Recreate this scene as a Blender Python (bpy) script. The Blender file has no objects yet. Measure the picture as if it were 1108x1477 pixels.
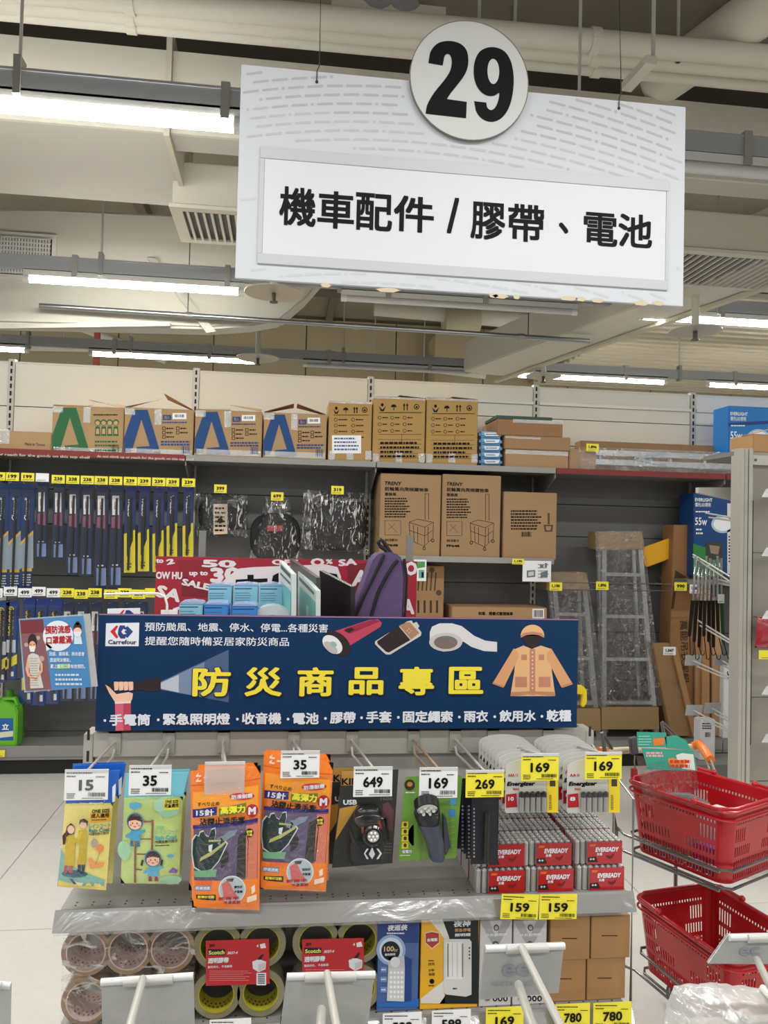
import bpy, bmesh, math, random
from mathutils import Vector, Matrix
random.seed(7)
sc = bpy.context.scene
COL = sc.collection
PI = math.pi
# ------------------------------------------------------------------ camera
F = 1150.0                      # focal length in pixels of a 1108 x 1477 frame
PITCH, YAW, ROLL, CH = math.radians(1.65), math.radians(7.2), math.radians(1.38), 1.5
_f = Vector((math.sin(YAW)*math.cos(PITCH), math.cos(YAW)*math.cos(PITCH), math.sin(PITCH)))
_r = Vector((math.cos(YAW), -math.sin(YAW), 0)); _u = _r.cross(_f)
RT = _r*math.cos(ROLL) + _u*math.sin(ROLL); UP = -_r*math.sin(ROLL) + _u*math.cos(ROLL)
cam_d = bpy.data.cameras.new('camera'); cam = bpy.data.objects.new('camera', cam_d); COL.objects.link(cam)
cam_d.sensor_fit = 'VERTICAL'; cam_d.sensor_height = 36; cam_d.lens = 36*F/1477; cam_d.clip_start = .05
cam.matrix_world = Matrix(((RT.x, UP.x, -_f.x, 0), (RT.y, UP.y, -_f.y, 0), (RT.z, UP.z, -_f.z, CH), (0, 0, 0, 1)))
sc.camera = cam
# ------------------------------------------------------------------ world and exposure
w = bpy.data.worlds.new('world'); sc.world = w; w.use_nodes = True
w.node_tree.nodes['Background'].inputs[0].default_value = (1.0, .985, .95, 1)
w.node_tree.nodes['Background'].inputs[1].default_value = .40
sc.view_settings.view_transform = 'Standard'; sc.view_settings.look = 'None'
sc.view_settings.exposure = 0.0; sc.view_settings.gamma = 1; sc.view_settings.use_curve_mapping = False
TUBE_E = 30.0                    # strength of the lit fluorescent tubes
LAMP_W = 27.0                    # watts of the area lamp inside each tube row behind the camera
for lx in (-3.0, -.9, 1.2, 3.3):
    for ly in (.9, -1.4, -3.7):
        ld = bpy.data.lights.new('tube_light', 'AREA'); ld.shape = 'RECTANGLE'; ld.size = 1.4; ld.size_y = .1
        ld.energy = LAMP_W; ld.color = (1, .98, .94)
        lo = bpy.data.objects.new('tube_light', ld); COL.objects.link(lo); lo.location = (lx, ly, 3.12)
for lx in (-3.3, -1.2, 1.0, 3.2, 5.4):
    for ly in (3.27, 5.6, 7.9):
        ld = bpy.data.lights.new('tube_light', 'AREA'); ld.shape = 'RECTANGLE'; ld.size = 1.4; ld.size_y = .1
        ld.energy = LAMP_W*.8; ld.color = (1, .98, .94)
        lo = bpy.data.objects.new('tube_light', ld); COL.objects.link(lo); lo.location = (lx, ly, 3.12)

# ------------------------------------------------------------------ pixel rays of the photograph -> points in the room
def ray(px, py):
    return _f + RT*((px-554)/F) + UP*((738.5-py)/F)
def PY(px, py, Y):
    d = ray(px, py); t = Y/d.y; return Vector((d.x*t, Y, CH+d.z*t))
def PZ(px, py, Z):
    d = ray(px, py); t = (Z-CH)/d.z; return Vector((d.x*t, d.y*t, Z))
def PX(px, py, X):
    d = ray(px, py); t = X/d.x; return Vector((X, d.y*t, CH+d.z*t))
def rect(x0, y0, x1, y1, Y):
    """pixel box -> world x0, x1, z0, z1 on the plane y=Y"""
    ym, xm = (y0+y1)/2, (x0+x1)/2
    return PY(x0, ym, Y).x, PY(x1, ym, Y).x, PY(xm, y1, Y).z, PY(xm, y0, Y).z

# ------------------------------------------------------------------ materials
def lin(v):
    v /= 255.0
    return v/12.92 if v <= .04045 else ((v+.055)/1.055)**2.4
MATS = {}
def M(r, g=None, b=None, rough=.55, metal=0.0, emit=0.0, alpha=1.0, grain=0.0, gs=30.0, bump=0.0, bs=200.0, coat=0.0, trans=0.0, spec=.5):
    if g is None: g = b = r
    key = (r, g, b, rough, metal, emit, alpha, grain, gs, bump, bs, coat, trans, spec)
    if key in MATS: return MATS[key]
    m = bpy.data.materials.new('paint_%d_%d_%d' % (r, g, b)); m.use_nodes = True
    nt = m.node_tree; p = nt.nodes['Principled BSDF']
    c = (lin(r), lin(g), lin(b), 1)
    p.inputs['Base Color'].default_value = c; p.inputs['Roughness'].default_value = rough
    p.inputs['Metallic'].default_value = metal; p.inputs['Coat Weight'].default_value = coat
    p.inputs['Transmission Weight'].default_value = trans; p.inputs['Specular IOR Level'].default_value = spec
    if coat: p.inputs['Coat Roughness'].default_value = .12
    if emit:
        p.inputs['Emission Color'].default_value = c; p.inputs['Emission Strength'].default_value = emit
    if alpha < 1: p.inputs['Alpha'].default_value = alpha
    if grain or bump:
        tc = nt.nodes.new('ShaderNodeTexCoord')
        if grain:
            n = nt.nodes.new('ShaderNodeTexNoise'); n.inputs['Scale'].default_value = gs; n.inputs['Detail'].default_value = 4
            nt.links.new(tc.outputs['Object'], n.inputs['Vector'])
            mx = nt.nodes.new('ShaderNodeMix'); mx.data_type = 'RGBA'
            mx.inputs[6].default_value = tuple(v*(1-grain) for v in c[:3])+(1,)
            mx.inputs[7].default_value = tuple(min(1, v*(1+grain)) for v in c[:3])+(1,)
            nt.links.new(n.outputs['Fac'], mx.inputs[0]); nt.links.new(mx.outputs[2], p.inputs['Base Color'])
        if bump:
            n2 = nt.nodes.new('ShaderNodeTexNoise'); n2.inputs['Scale'].default_value = bs; n2.inputs['Detail'].default_value = 3
            nt.links.new(tc.outputs['Object'], n2.inputs['Vector'])
            bp = nt.nodes.new('ShaderNodeBump'); bp.inputs['Strength'].default_value = bump; bp.inputs['Distance'].default_value = .003
            nt.links.new(n2.outputs['Fac'], bp.inputs['Height']); nt.links.new(bp.outputs['Normal'], p.inputs['Normal'])
    MATS[key] = m
    return m
def film(name, gloss=.12, tint=(1, 1, 1), rough=.12, wrinkle=.6, scale=18.0, milky=0.0, fres=.3, crease=0.0, stretch=(1, 1, 1), lo=.60):
    """clear plastic film: see-through with glossy wrinkled reflections"""
    if name in MATS: return MATS[name]
    m = bpy.data.materials.new(name); m.use_nodes = True; nt = m.node_tree
    nt.nodes.remove(nt.nodes['Principled BSDF']); out = nt.nodes['Material Output']
    tr = nt.nodes.new('ShaderNodeBsdfTransparent'); tr.inputs[0].default_value = tuple(tint)+(1,)
    gl = nt.nodes.new('ShaderNodeBsdfGlossy'); gl.inputs['Roughness'].default_value = rough
    mx = nt.nodes.new('ShaderNodeMixShader'); lw = nt.nodes.new('ShaderNodeLayerWeight'); lw.inputs[0].default_value = .35
    ma = nt.nodes.new('ShaderNodeMath'); ma.operation = 'ADD'; ma.use_clamp = True; ma.inputs[1].default_value = gloss
    mu = nt.nodes.new('ShaderNodeMath'); mu.operation = 'MULTIPLY'; mu.inputs[1].default_value = fres
    tc = nt.nodes.new('ShaderNodeTexCoord'); n = nt.nodes.new('ShaderNodeTexNoise'); n.inputs['Scale'].default_value = scale
    n.inputs['Detail'].default_value = 5; n.inputs['Distortion'].default_value = 1.5
    bp = nt.nodes.new('ShaderNodeBump'); bp.inputs['Strength'].default_value = wrinkle; bp.inputs['Distance'].default_value = .02
    L = nt.links.new
    L(tc.outputs['Object'], n.inputs['Vector']); L(n.outputs['Fac'], bp.inputs['Height']); L(bp.outputs['Normal'], gl.inputs['Normal'])
    L(bp.outputs['Normal'], lw.inputs['Normal']); L(lw.outputs['Fresnel'], mu.inputs[0]); L(mu.outputs[0], ma.inputs[0]); L(ma.outputs[0], mx.inputs[0])
    L(tr.outputs[0], mx.inputs[1]); L(gl.outputs[0], mx.inputs[2])
    if crease:                      # bright scattering folds in the film
        mp = nt.nodes.new('ShaderNodeMapping'); mp.inputs['Scale'].default_value = stretch; L(tc.outputs['Object'], mp.inputs['Vector'])
        n3 = nt.nodes.new('ShaderNodeTexNoise'); n3.inputs['Scale'].default_value = scale*1.6; n3.inputs['Detail'].default_value = 3; n3.inputs['Distortion'].default_value = 2.0
        L(mp.outputs[0], n3.inputs['Vector']); rp = nt.nodes.new('ShaderNodeMapRange'); rp.inputs[1].default_value = lo; rp.inputs[2].default_value = lo+.09
        rp.inputs[3].default_value = 0; rp.inputs[4].default_value = crease; L(n3.outputs['Fac'], rp.inputs[0])
        g2 = nt.nodes.new('ShaderNodeBsdfGlossy'); g2.inputs['Roughness'].default_value = .38; L(bp.outputs['Normal'], g2.inputs['Normal'])
        m3 = nt.nodes.new('ShaderNodeMixShader'); L(rp.outputs[0], m3.inputs[0]); L(mx.outputs[0], m3.inputs[1]); L(g2.outputs[0], m3.inputs[2]); mx = m3
    if milky:
        df = nt.nodes.new('ShaderNodeBsdfDiffuse'); df.inputs[0].default_value = (.85, .87, .86, 1)
        m2 = nt.nodes.new('ShaderNodeMixShader'); m2.inputs[0].default_value = milky
        L(mx.outputs[0], m2.inputs[1]); L(df.outputs[0], m2.inputs[2]); L(m2.outputs[0], out.inputs[0])
    else: L(mx.outputs[0], out.inputs[0])
    MATS[name] = m; return m

WHITE = M(232, 232, 228, .5); BLACK = M(16, 16, 18, .5); INK = M(12, 12, 14, .7, spec=.25)
CARTON = M(168, 138, 98, .8, grain=.08, gs=14, bump=.1); CARTON_D = M(150, 114, 76, .85)
STEEL = M(172, 172, 168, .35, .8, grain=.06); STEEL_W = M(205, 205, 200, .4, .25)
GREY_RACK = M(150, 149, 144, .45, .15, grain=.05, gs=8)
CREAM = M(214, 210, 197, .7, grain=.04, gs=3); TAPE_CLEAR = film('packing_tape', .25, (.93, .92, .88), .2, .4, 60, .18)
CLEAR = film('clear_film', .03, wrinkle=1.0, scale=26, rough=.06, crease=.38, lo=.665); BLISTER = film('blister_plastic', .015, wrinkle=.1, scale=8, rough=.04, fres=.22)
YEL_TAG = M(240, 228, 60, .5); WHT_TAG = M(236, 238, 240, .45); RED = M(180, 16, 34, .4)

# ------------------------------------------------------------------ object helpers
WL = {}                         # world location of each root / part (all parts sit at their root's base)
def tag(o, label, cat, group=None, kind=None):
    if label: o['label'] = label
    if cat: o['category'] = cat
    if group: o['group'] = group
    if kind: o['kind'] = kind
    return o
def thing(name, label, cat, loc, group=None, rz=0.0):
    o = bpy.data.objects.new(name, None); COL.objects.link(o); o.empty_display_size = .05
    o.location = loc; WL[o.name] = Vector(loc)
    if rz: o.rotation_euler.z = rz
    return tag(o, label, cat, group)
class B:
    """collects simple solids in world coordinates"""
    def __init__(s): s.bm = bmesh.new()
    def box(s, x0, y0, z0, x1, y1, z1, mat=None):
        g = bmesh.ops.create_cube(s.bm, size=1.0)['verts']
        for v in g:
            v.co = Vector((x0+(v.co.x+.5)*(x1-x0), y0+(v.co.y+.5)*(y1-y0), z0+(v.co.z+.5)*(z1-z0)))
            if mat: v.co = mat @ v.co
        return s
    def cyl(s, a, b, r, seg=12, r2=None, cap=True):
        a, b = Vector(a), Vector(b); d = b-a
        q = d.to_track_quat('Z', 'Y').to_matrix().to_4x4()
        bmesh.ops.create_cone(s.bm, cap_ends=cap, segments=seg, radius1=r, radius2=r if r2 is None else r2, depth=d.length,
                              matrix=Matrix.Translation((a+b)/2) @ q)
        return s
    def tube(s, pts, r, seg=8):
        pts = [Vector(p) for p in pts]; rings = []
        n = len(pts)
        up = Vector((0, 0, 1))
        for i, p in enumerate(pts):
            d = (pts[min(i+1, n-1)]-pts[max(i-1, 0)]).normalized()
            x = d.cross(up)
            if x.length < .05: x = d.cross(Vector((0, 1, 0)))
            x.normalize(); y = x.cross(d)
            rings.append([s.bm.verts.new(p + x*math.cos(2*PI*k/seg)*r + y*math.sin(2*PI*k/seg)*r) for k in range(seg)])
        for a, b in zip(rings, rings[1:]):
            for k in range(seg): s.bm.faces.new((a[k], a[(k+1) % seg], b[(k+1) % seg], b[k]))
        s.bm.faces.new(rings[0][::-1]); s.bm.faces.new(rings[-1])
        return s
    def sph(s, c, rx, ry=None, rz=None, seg=14, rings=9, mat=None):
        ry = rx if ry is None else ry; rz = rx if rz is None else rz
        T = Matrix.Translation(c) @ (mat.to_4x4() if mat else Matrix()) @ Matrix.Diagonal((rx, ry, rz, 1))
        bmesh.ops.create_uvsphere(s.bm, u_segments=seg, v_segments=rings, radius=1, matrix=T); return s
    def prism(s, pts, d):
        """closed outline of 3-D points extruded by vector d"""
        d = Vector(d); a = [s.bm.verts.new(p) for p in pts]; b = [s.bm.verts.new(Vector(p)+d) for p in pts]
        s.bm.faces.new(a); s.bm.faces.new(b[::-1]); n = len(a)
        for k in range(n): s.bm.faces.new((a[k], b[k], b[(k+1) % n], a[(k+1) % n]))
        return s
    def xz(s, pts, y0, y1):
        return s.prism([Vector((x, y0, z)) for x, z in pts], (0, y1-y0, 0))
    def px(s, pts, Y, depth):
        """outline given in photograph pixels on plane y=Y, extruded back"""
        return s.prism([PY(x, y, Y) for x, y in pts], (0, depth, 0))
    def quad(s, *p):
        s.bm.faces.new([s.bm.verts.new(q) for q in p]); return s
    def lathe(s, prof, c, axis='Z', seg=24):
        rings = []
        for k in range(seg):
            a = 2*PI*k/seg; row = []
            for r, h in prof:
                v = (r*math.cos(a), r*math.sin(a), h)
                if axis == 'Y': v = (v[0], v[2], v[1])
                if axis == 'X': v = (v[2], v[0], v[1])
                row.append(s.bm.verts.new(Vector(c)+Vector(v)))
            rings.append(row)
        for k in range(seg):
            a, b = rings[k], rings[(k+1) % seg]
            for j in range(len(prof)-1): s.bm.faces.new((a[j], b[j], b[j+1], a[j+1]))
        return s
    def wall(s, o, ux, uz, nx, nz, holes, t):
        """grid panel from corner o along ux, uz; cells in holes are left out; thickness vector t (gives slotted walls)"""
        o, ux, uz, t = Vector(o), Vector(ux), Vector(uz), Vector(t); V = {}
        def v(i, j, k):
            if (i, j, k) not in V: V[i, j, k] = s.bm.verts.new(o+ux*(nx[i])+uz*(nz[j])+t*k)
            return V[i, j, k]
        ni, nj = len(nx)-1, len(nz)-1
        solid = lambda i, j: 0 <= i < ni and 0 <= j < nj and (i, j) not in holes
        for i in range(ni):
            for j in range(nj):
                if not solid(i, j): continue
                s.bm.faces.new((v(i, j, 0), v(i+1, j, 0), v(i+1, j+1, 0), v(i, j+1, 0)))
                s.bm.faces.new((v(i, j, 1), v(i, j+1, 1), v(i+1, j+1, 1), v(i+1, j, 1)))
                for di, dj, a, b in ((-1, 0, (i, j), (i, j+1)), (1, 0, (i+1, j), (i+1, j+1)), (0, -1, (i, j), (i+1, j)), (0, 1, (i, j+1), (i+1, j+1))):
                    if not solid(i+di, j+dj): s.bm.faces.new((v(*a, 0), v(*b, 0), v(*b, 1), v(*a, 1)))
        return s
    def out(s, name, mat, parent=None, bevel=0.0, smooth=False, loc=None, label=None, kind=None):
        me = bpy.data.meshes.new(name)
        bmesh.ops.recalc_face_normals(s.bm, faces=s.bm.faces[:])
        if bevel:
            bmesh.ops.bevel(s.bm, geom=[e for e in s.bm.edges if e.is_manifold and e.calc_face_angle(0) > .5], offset=bevel, segments=2, affect='EDGES', clamp_overlap=True)
        if smooth:
            for f in s.bm.faces: f.smooth = True
        base = Vector(loc) if loc is not None else (WL.get(parent.name, Vector()) if parent else Vector())
        if loc is None and not parent:
            cs = [v.co for v in s.bm.verts]
            base = Vector(((min(c.x for c in cs)+max(c.x for c in cs))/2, (min(c.y for c in cs)+max(c.y for c in cs))/2, min(c.z for c in cs)))
        bmesh.ops.translate(s.bm, verts=s.bm.verts[:], vec=-base)
        s.bm.to_mesh(me); s.bm.free()
        if smooth: me.set_sharp_from_angle(angle=.7)
        me.materials.append(mat)
        o = bpy.data.objects.new(name, me); COL.objects.link(o)
        if parent: o.parent = parent
        else: o.location = base
        WL[o.name] = base
        if label: o['label'] = label
        if kind: o['kind'] = kind
        return o
KIDS = {}
def dup(root, delta, label=None, group=None):
    """copy of a thing with its parts and sub-parts, sharing mesh data"""
    def cp(o, par):
        c = o.copy(); COL.objects.link(c); WL[c.name] = WL.get(o.name, Vector())+Vector(delta)
        if par: c.parent = par
        for ch in list(o.children): cp(ch, c)
        return c
    c = cp(root, None); c.location = root.location + Vector(delta)
    if label: c['label'] = label
    if group: c['group'] = group
    return c
GLY = {}
def glyphs(s, bold, res=2, shear=0.0):
    k = (s, bold, res, shear)
    if k not in GLY:
        c = bpy.data.curves.new('lettering', 'FONT'); c.body = s; c.resolution_u = res; c.shear = shear
        o = bpy.data.objects.new('lettering', c); me = bpy.data.meshes.new_from_object(o)
        v0 = [tuple(v.co) for v in me.vertices]; f0 = [tuple(p.vertices) for p in me.polygons]
        bpy.data.meshes.remove(me); bpy.data.objects.remove(o); bpy.data.curves.remove(c)
        sh = [(0, 0)]                      # heavier weights: the same letters overprinted with small shifts
        if bold: sh = [(math.cos(PI/4+PI*2*q/n_)*bold, math.sin(PI/4+PI*2*q/n_)*bold) for n_ in ((4 if bold < .03 else 8),) for q in range(n_)]
        if bold > .045 and len(s) == 1: sh = [(math.cos(PI*2*q/28)*bold, math.sin(PI*2*q/28)*bold) for q in range(28)]
        if bold > .05: sh += [(u*.5, v*.5) for u, v in sh]
        vs, fs = [], []
        for u, v in sh:
            k_ = len(vs); vs += [(p[0]+u, p[1]+v, k_*1.6e-5/len(v0)) for p in v0]; fs += [tuple(i+k_ for i in f) for f in f0]
        x0 = min(v[0] for v in vs); x1 = max(v[0] for v in vs); z0 = min(v[1] for v in vs); z1 = max(v[1] for v in vs)
        GLY[k] = ([((v[0]-x0)/(x1-x0), (v[1]-z0)/(z1-z0), v[2]) for v in vs], fs)
    return GLY[k]
class Print:
    """flat print on a surface: polygons and letters in photograph pixels on plane y=Y, or bent over a puffed face by fn(x, z) -> dy"""
    def __init__(s, Y, parent, fn=None, lift=.0008): s.Y, s.par, s.fn, s.lift, s.n = Y, parent, fn, lift, 0
    def _put(s, bm, mat, name, layer):
        s.n += 1
        off = s.lift*(1+layer)
        if s.fn:
            xs = [v.co.x for v in bm.verts]; zs = [v.co.z for v in bm.verts]
            for ax, lo, hi in ((0, min(xs), max(xs)), (2, min(zs), max(zs))):
                k = int((hi-lo)/.012)
                for i in range(1, k+1):
                    no = Vector((1, 0, 0)) if ax == 0 else Vector((0, 0, 1))
                    co = no*(lo+(hi-lo)*i/(k+1)) + Vector((0, s.Y, 0)) * 0
                    bmesh.ops.bisect_plane(bm, geom=bm.verts[:]+bm.edges[:]+bm.faces[:], plane_co=co, plane_no=no)
            for v in bm.verts: v.co.y = v.co.y - s.fn(v.co.x, v.co.z) - off
        else:
            for v in bm.verts: v.co.y = v.co.y - off
        me = bpy.data.meshes.new(name); base = WL.get(s.par.name, Vector())
        for v in bm.verts: v.co -= base
        for f in bm.faces:
            if f.normal.y > 0: f.normal_flip()
        bm.normal_update()
        for f in bm.faces:
            if f.normal.y > 0: f.normal_flip()
        bm.to_mesh(me); bm.free(); me.materials.append(mat)
        o = bpy.data.objects.new(name, me); COL.objects.link(o); o.parent = s.par; WL[o.name] = base
        return o
    def poly(s, polys, mat, name='print', layer=0):
        bm = bmesh.new()
        if polys and not isinstance(polys[0][0], (tuple, list)): polys = [polys]
        for p in polys:
            bm.faces.new([bm.verts.new(PY(x, y, s.Y)) for x, y in p])
        o = s._put(bm, mat, name, layer)
        if len(polys) > 1: o['kind'] = 'stuff'
        return o
    def ell(s, cx, cy, rx, ry, mat, name='print', layer=0, a0=0, a1=360, rot=0.0, seg=24):
        p = []
        for k in range(seg if a1-a0 >= 360 else seg+1):
            a = math.radians(a0+(a1-a0)*k/seg); u, v = rx*math.cos(a), ry*math.sin(a)
            p.append((cx+u*math.cos(rot)-v*math.sin(rot), cy+u*math.sin(rot)+v*math.cos(rot)))
        return s.poly(p, mat, name, layer)
    def text(s, t, x0, x1, yc, h, mat, bold=.0, layer=1, name='lettering', rot=0.0, shear=0.0, res=2):
        """letters fitted between pixel columns x0..x1, centred on row yc at the middle, h pixels tall"""
        vs, fs = glyphs(t, bold, res, shear); bm = bmesh.new()
        xm = (x0+x1)/2; a = PY(x0, yc, s.Y).x; b = PY(x1, yc, s.Y).x; z0 = PY(xm, yc+h/2, s.Y).z; z1 = PY(xm, yc-h/2, s.Y).z
        cx, cz = (a+b)/2, (z0+z1)/2; c, q = math.cos(rot), math.sin(rot); V = []
        for u, v, dk in vs:
            dx, dz = a+u*(b-a)-cx, z0+v*(z1-z0)-cz
            V.append(bm.verts.new((cx+dx*c-dz*q, s.Y-dk, cz+dx*q+dz*c)))
        for f in fs:
            try: bm.faces.new([V[i] for i in f])
            except ValueError: pass
        return s._put(bm, mat, name, layer)
    def lines(s, x0, y0, x1, y1, rows, mat, name='fine_print', layer=1, fill=.8, seed=1, thick=.45):
        """rows of print too small to read in the photograph: broken dashes"""
        rnd = random.Random(seed); P = []
        for r in range(rows):
            y = y0+(y1-y0)*(r+.5)/rows; t = (y1-y0)/rows*thick; x = x0; end = x0+(x1-x0)*rnd.uniform(fill, 1)
            while x < end:
                wd = rnd.uniform(.8, 2.2)*t; P.append([(x, y-t/2), (min(x+wd, end), y-t/2), (min(x+wd, end), y+t/2), (x, y+t/2)]); x += wd+t*.35
        return s.poly(P, mat, name, layer)
    def bars(s, x0, y0, x1, y1, n, mat, name='barcode', layer=1, seed=1):
        rnd = random.Random(seed); P = []; x = x0; st = (x1-x0)/n
        for i in range(n):
            wd = st*rnd.choice((.35, .5, .75)); P.append([(x, y0), (x+wd, y0), (x+wd, y1), (x, y1)]); x += st
        return s.poly(P, mat, name, layer)
def pbox(b, x0, y0, x1, y1, Y, depth):
    """solid box whose front face covers the pixel box on plane y=Y"""
    a, c, z0, z1 = rect(x0, y0, x1, y1, Y); b.box(a, Y, z0, c, Y+depth, z1); return (a, c, z0, z1)
ORD = ['first', 'second', 'third', 'fourth', 'fifth', 'sixth', 'seventh', 'eighth', 'ninth', 'tenth', 'eleventh', 'twelfth', 'thirteenth', 'fourteenth', 'fifteenth', 'sixteenth']
def card_print(p, x0, y0, x1, y1, num, seed=1, color=INK, big=.36):
    """price card layout: two fine lines on top, the price in the middle, fine print and a barcode below"""
    w_, h_ = x1-x0, y1-y0
    p.lines(x0+w_*.05, y0+h_*.06, x0+w_*.65, y0+h_*.15, 1, color, seed=seed); p.lines(x0+w_*.05, y0+h_*.18, x0+w_*.3, y0+h_*.26, 1, color, seed=seed+5)
    p.lines(x0+w_*.72, y0+h_*.2, x0+w_*.95, y0+h_*.27, 1, color, seed=seed+7)
    nw = .17*len(num)*w_
    p.text(num, x0+w_*.5-nw/2, x0+w_*.5+nw/2, y0+h_*.51, h_*big, color, bold=.034, name='price')
    p.lines(x0+w_*.05, y0+h_*.76, x0+w_*.27, y0+h_*.96, 3, color, seed=seed+3); p.bars(x0+w_*.54, y0+h_*.75, x0+w_*.94, y0+h_*.88, 22, color, seed=seed)
    p.lines(x0+w_*.4, y0+h_*.91, x0+w_*.94, y0+h_*.96, 1, color, seed=seed+9)
def price_tag(x0, y0, x1, y1, Y, num, yellow, label, group, big=True, seed=1, cat='price tag', name='price_tag'):
    r = rect(x0, y0, x1, y1, Y)
    t = thing(name, label, cat, ((r[0]+r[1])/2, Y, r[2]), group)
    B().box(r[0], Y, r[2], r[1], Y+.0012, r[3]).out('card', YEL_TAG if yellow else WHT_TAG, t)
    p = Print(Y, t)
    if big: card_print(p, x0, y0, x1, y1, num, seed)
    else:
        w_, h_ = x1-x0, y1-y0
        if num: p.text(num, x0+w_*.18, x1-w_*.18, y0+h_*.45, h_*.42, INK, bold=.04, name='price')
        p.lines(x0+w_*.1, y1-h_*.25, x1-w_*.1, y1-h_*.1, 1, M(90, 90, 80), seed=seed)
    return t
# ================================================================== THE SETTING
fl = B().box(-6, -5, -.06, 9, 12, -.006).out('floor', M(150, 146, 138, .6), kind='structure')
tb = None
FT = M(206, 203, 197, .34, grain=.07, gs=26, bump=.12, bs=90)
for i in range(9):
    for j in range(7):
        x0, y0 = -3.4+i*.9, .9+j*.9
        if tb is None:
            tb = B().box(-.4485, -.4485, -.006, .4485, .4485, 0).out('floor_tile', FT, fl, loc=(0, 0, 0), bevel=.0015)
            tb0 = tb
        else:
            tb = tb0.copy(); COL.objects.link(tb)
        tb.parent = fl
        tb.location = Vector((x0, y0, 0)) - fl.location
    # the floor beyond the tiles
B().box(-6, 7.2, -.006, 9, 12, 0).out('floor_far', FT, fl)
B().box(-6, -5, -.006, 9, .45, 0).out('floor_near', FT, fl)
B().box(-6, .45, -.006, -3.85, 7.2, 0).out('floor_side', FT, fl); B().box(4.25, .45, -.006, 9, 7.2, 0).out('floor_side', FT, fl)
CEIL = M(150, 143, 127, .85, grain=.15, gs=2)
cl = B().box(-6, -5, 4.5, 9, 12, 4.6).out('ceiling', CEIL, kind='structure')
for y in (1.6, 5.1, 8.6): B().box(-6, y, 4.15, 9, y+.3, 4.5).out('ceiling_beam', M(98, 92, 80, .8), cl)
for x in (-5.2, -3.3, -1.4, .5, 2.4, 4.3, 6.2): B().box(x, -5, 4.38, x+.09, 12, 4.5).out('ceiling_rib', M(116, 109, 95, .8), cl)
WALLC = M(198, 184, 152, .75, grain=.05, gs=2)
wb = B().box(-6, 11.0, 0, 9, 11.1, 4.5).out('wall_back', M(120, 108, 88), kind='structure')
for i in range(12):
    B().box(-6+i*1.25+.008, 10.97, 0, -6+(i+1)*1.25-.008, 10.999, 4.45).out('wall_panel', WALLC, wb)
def beam(b, p, q, wd, ht):
    p, q = Vector(p), Vector(q); d = (q-p).normalized(); s_ = Vector((-d.y, d.x, 0)).normalized()*wd/2
    c = [p-s_, p+s_, p+s_+Vector((0, 0, ht)), p-s_+Vector((0, 0, ht))]
    return b.prism(c, q-p)

B().box(-6, 4.68, 4.25, 9, 5.09, 4.499).out('void_shade_box', M(104, 99, 90, .9), cl)  # dark box added in place of the shade in the void above the duct
# ---- sheet metal air ducts
t = thing('air_duct', 'long cream box-shaped air duct running across behind the nearest lit tube', 'air duct', (0, 4.2, 3.4))
xe = PY(236, 220, 3.87).x
B().box(-6, 3.87, 3.4, xe, 3.89, 3.80).out('face_panel', CREAM, t)
B().box(xe+.03, 3.87, 3.4, 9, 3.89, 3.80).out('face_panel', CREAM, t)
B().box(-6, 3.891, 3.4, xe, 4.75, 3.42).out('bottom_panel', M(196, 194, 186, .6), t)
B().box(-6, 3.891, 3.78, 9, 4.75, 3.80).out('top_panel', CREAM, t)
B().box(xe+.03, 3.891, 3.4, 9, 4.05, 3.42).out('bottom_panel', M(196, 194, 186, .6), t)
B().box(xe+.002, 3.84, 3.37, xe+.028, 4.77, 3.90).out('flange', M(206, 200, 184, .5), t)
for x in (-3.4, 1.2, 3.6): B().cyl((x, 4.3, 3.86), (x, 4.3, 4.5), .008, 6).out('hanger_rod', STEEL, t)
t = thing('air_duct', 'big cream ventilation duct with a rounded end, left, behind the second row of lights', 'air duct', (PY(200, 480, 6.2).x, 6.8, 3.0))
B().px([(-200, 300), (60, 300), (530, 322), (497, 345), (470, 398), (440, 432), (405, 462), (360, 470), (300, 474), (-200, 462)], 6.2, .22).out('duct_body', CREAM, t, bevel=.02)
B().px([(212, 372), (224, 372), (312, 478), (298, 480)], 6.17, .03).out('seam_strip', M(200, 196, 184), t)
B().px([(-20, 474), (245, 470), (245, 464), (-20, 468)], 6.15, .05).out('seam_strip', M(200, 196, 184), t)
g = PY(40, 368, 6.19); r = rect(-40, 334, 80, 402, 6.16)
B().box(r[0], 6.17, r[2], r[1], 6.198, r[3]).out('vent_frame', M(222, 220, 212), t)
b = B()
for k in range(24): x = r[0]+.04+k*(r[1]-r[0]-.08)/24; b.box(x+.006, 6.155, r[2]+.04, x+.020, 6.169, r[3]-.04)
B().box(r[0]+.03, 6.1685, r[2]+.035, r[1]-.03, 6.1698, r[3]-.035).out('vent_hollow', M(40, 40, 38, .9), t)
b.out('vent_louvres', M(205, 203, 196), t, kind='stuff')
b = B()
for k in range(9): z = r[2]+.045+k*(r[3]-r[2]-.09)/8; b.box(r[0]+.035, 6.148, z-.005, r[1]-.035, 6.156, z+.005)
b.out('vent_bars', M(205, 203, 196), t, kind='stuff')
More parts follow.
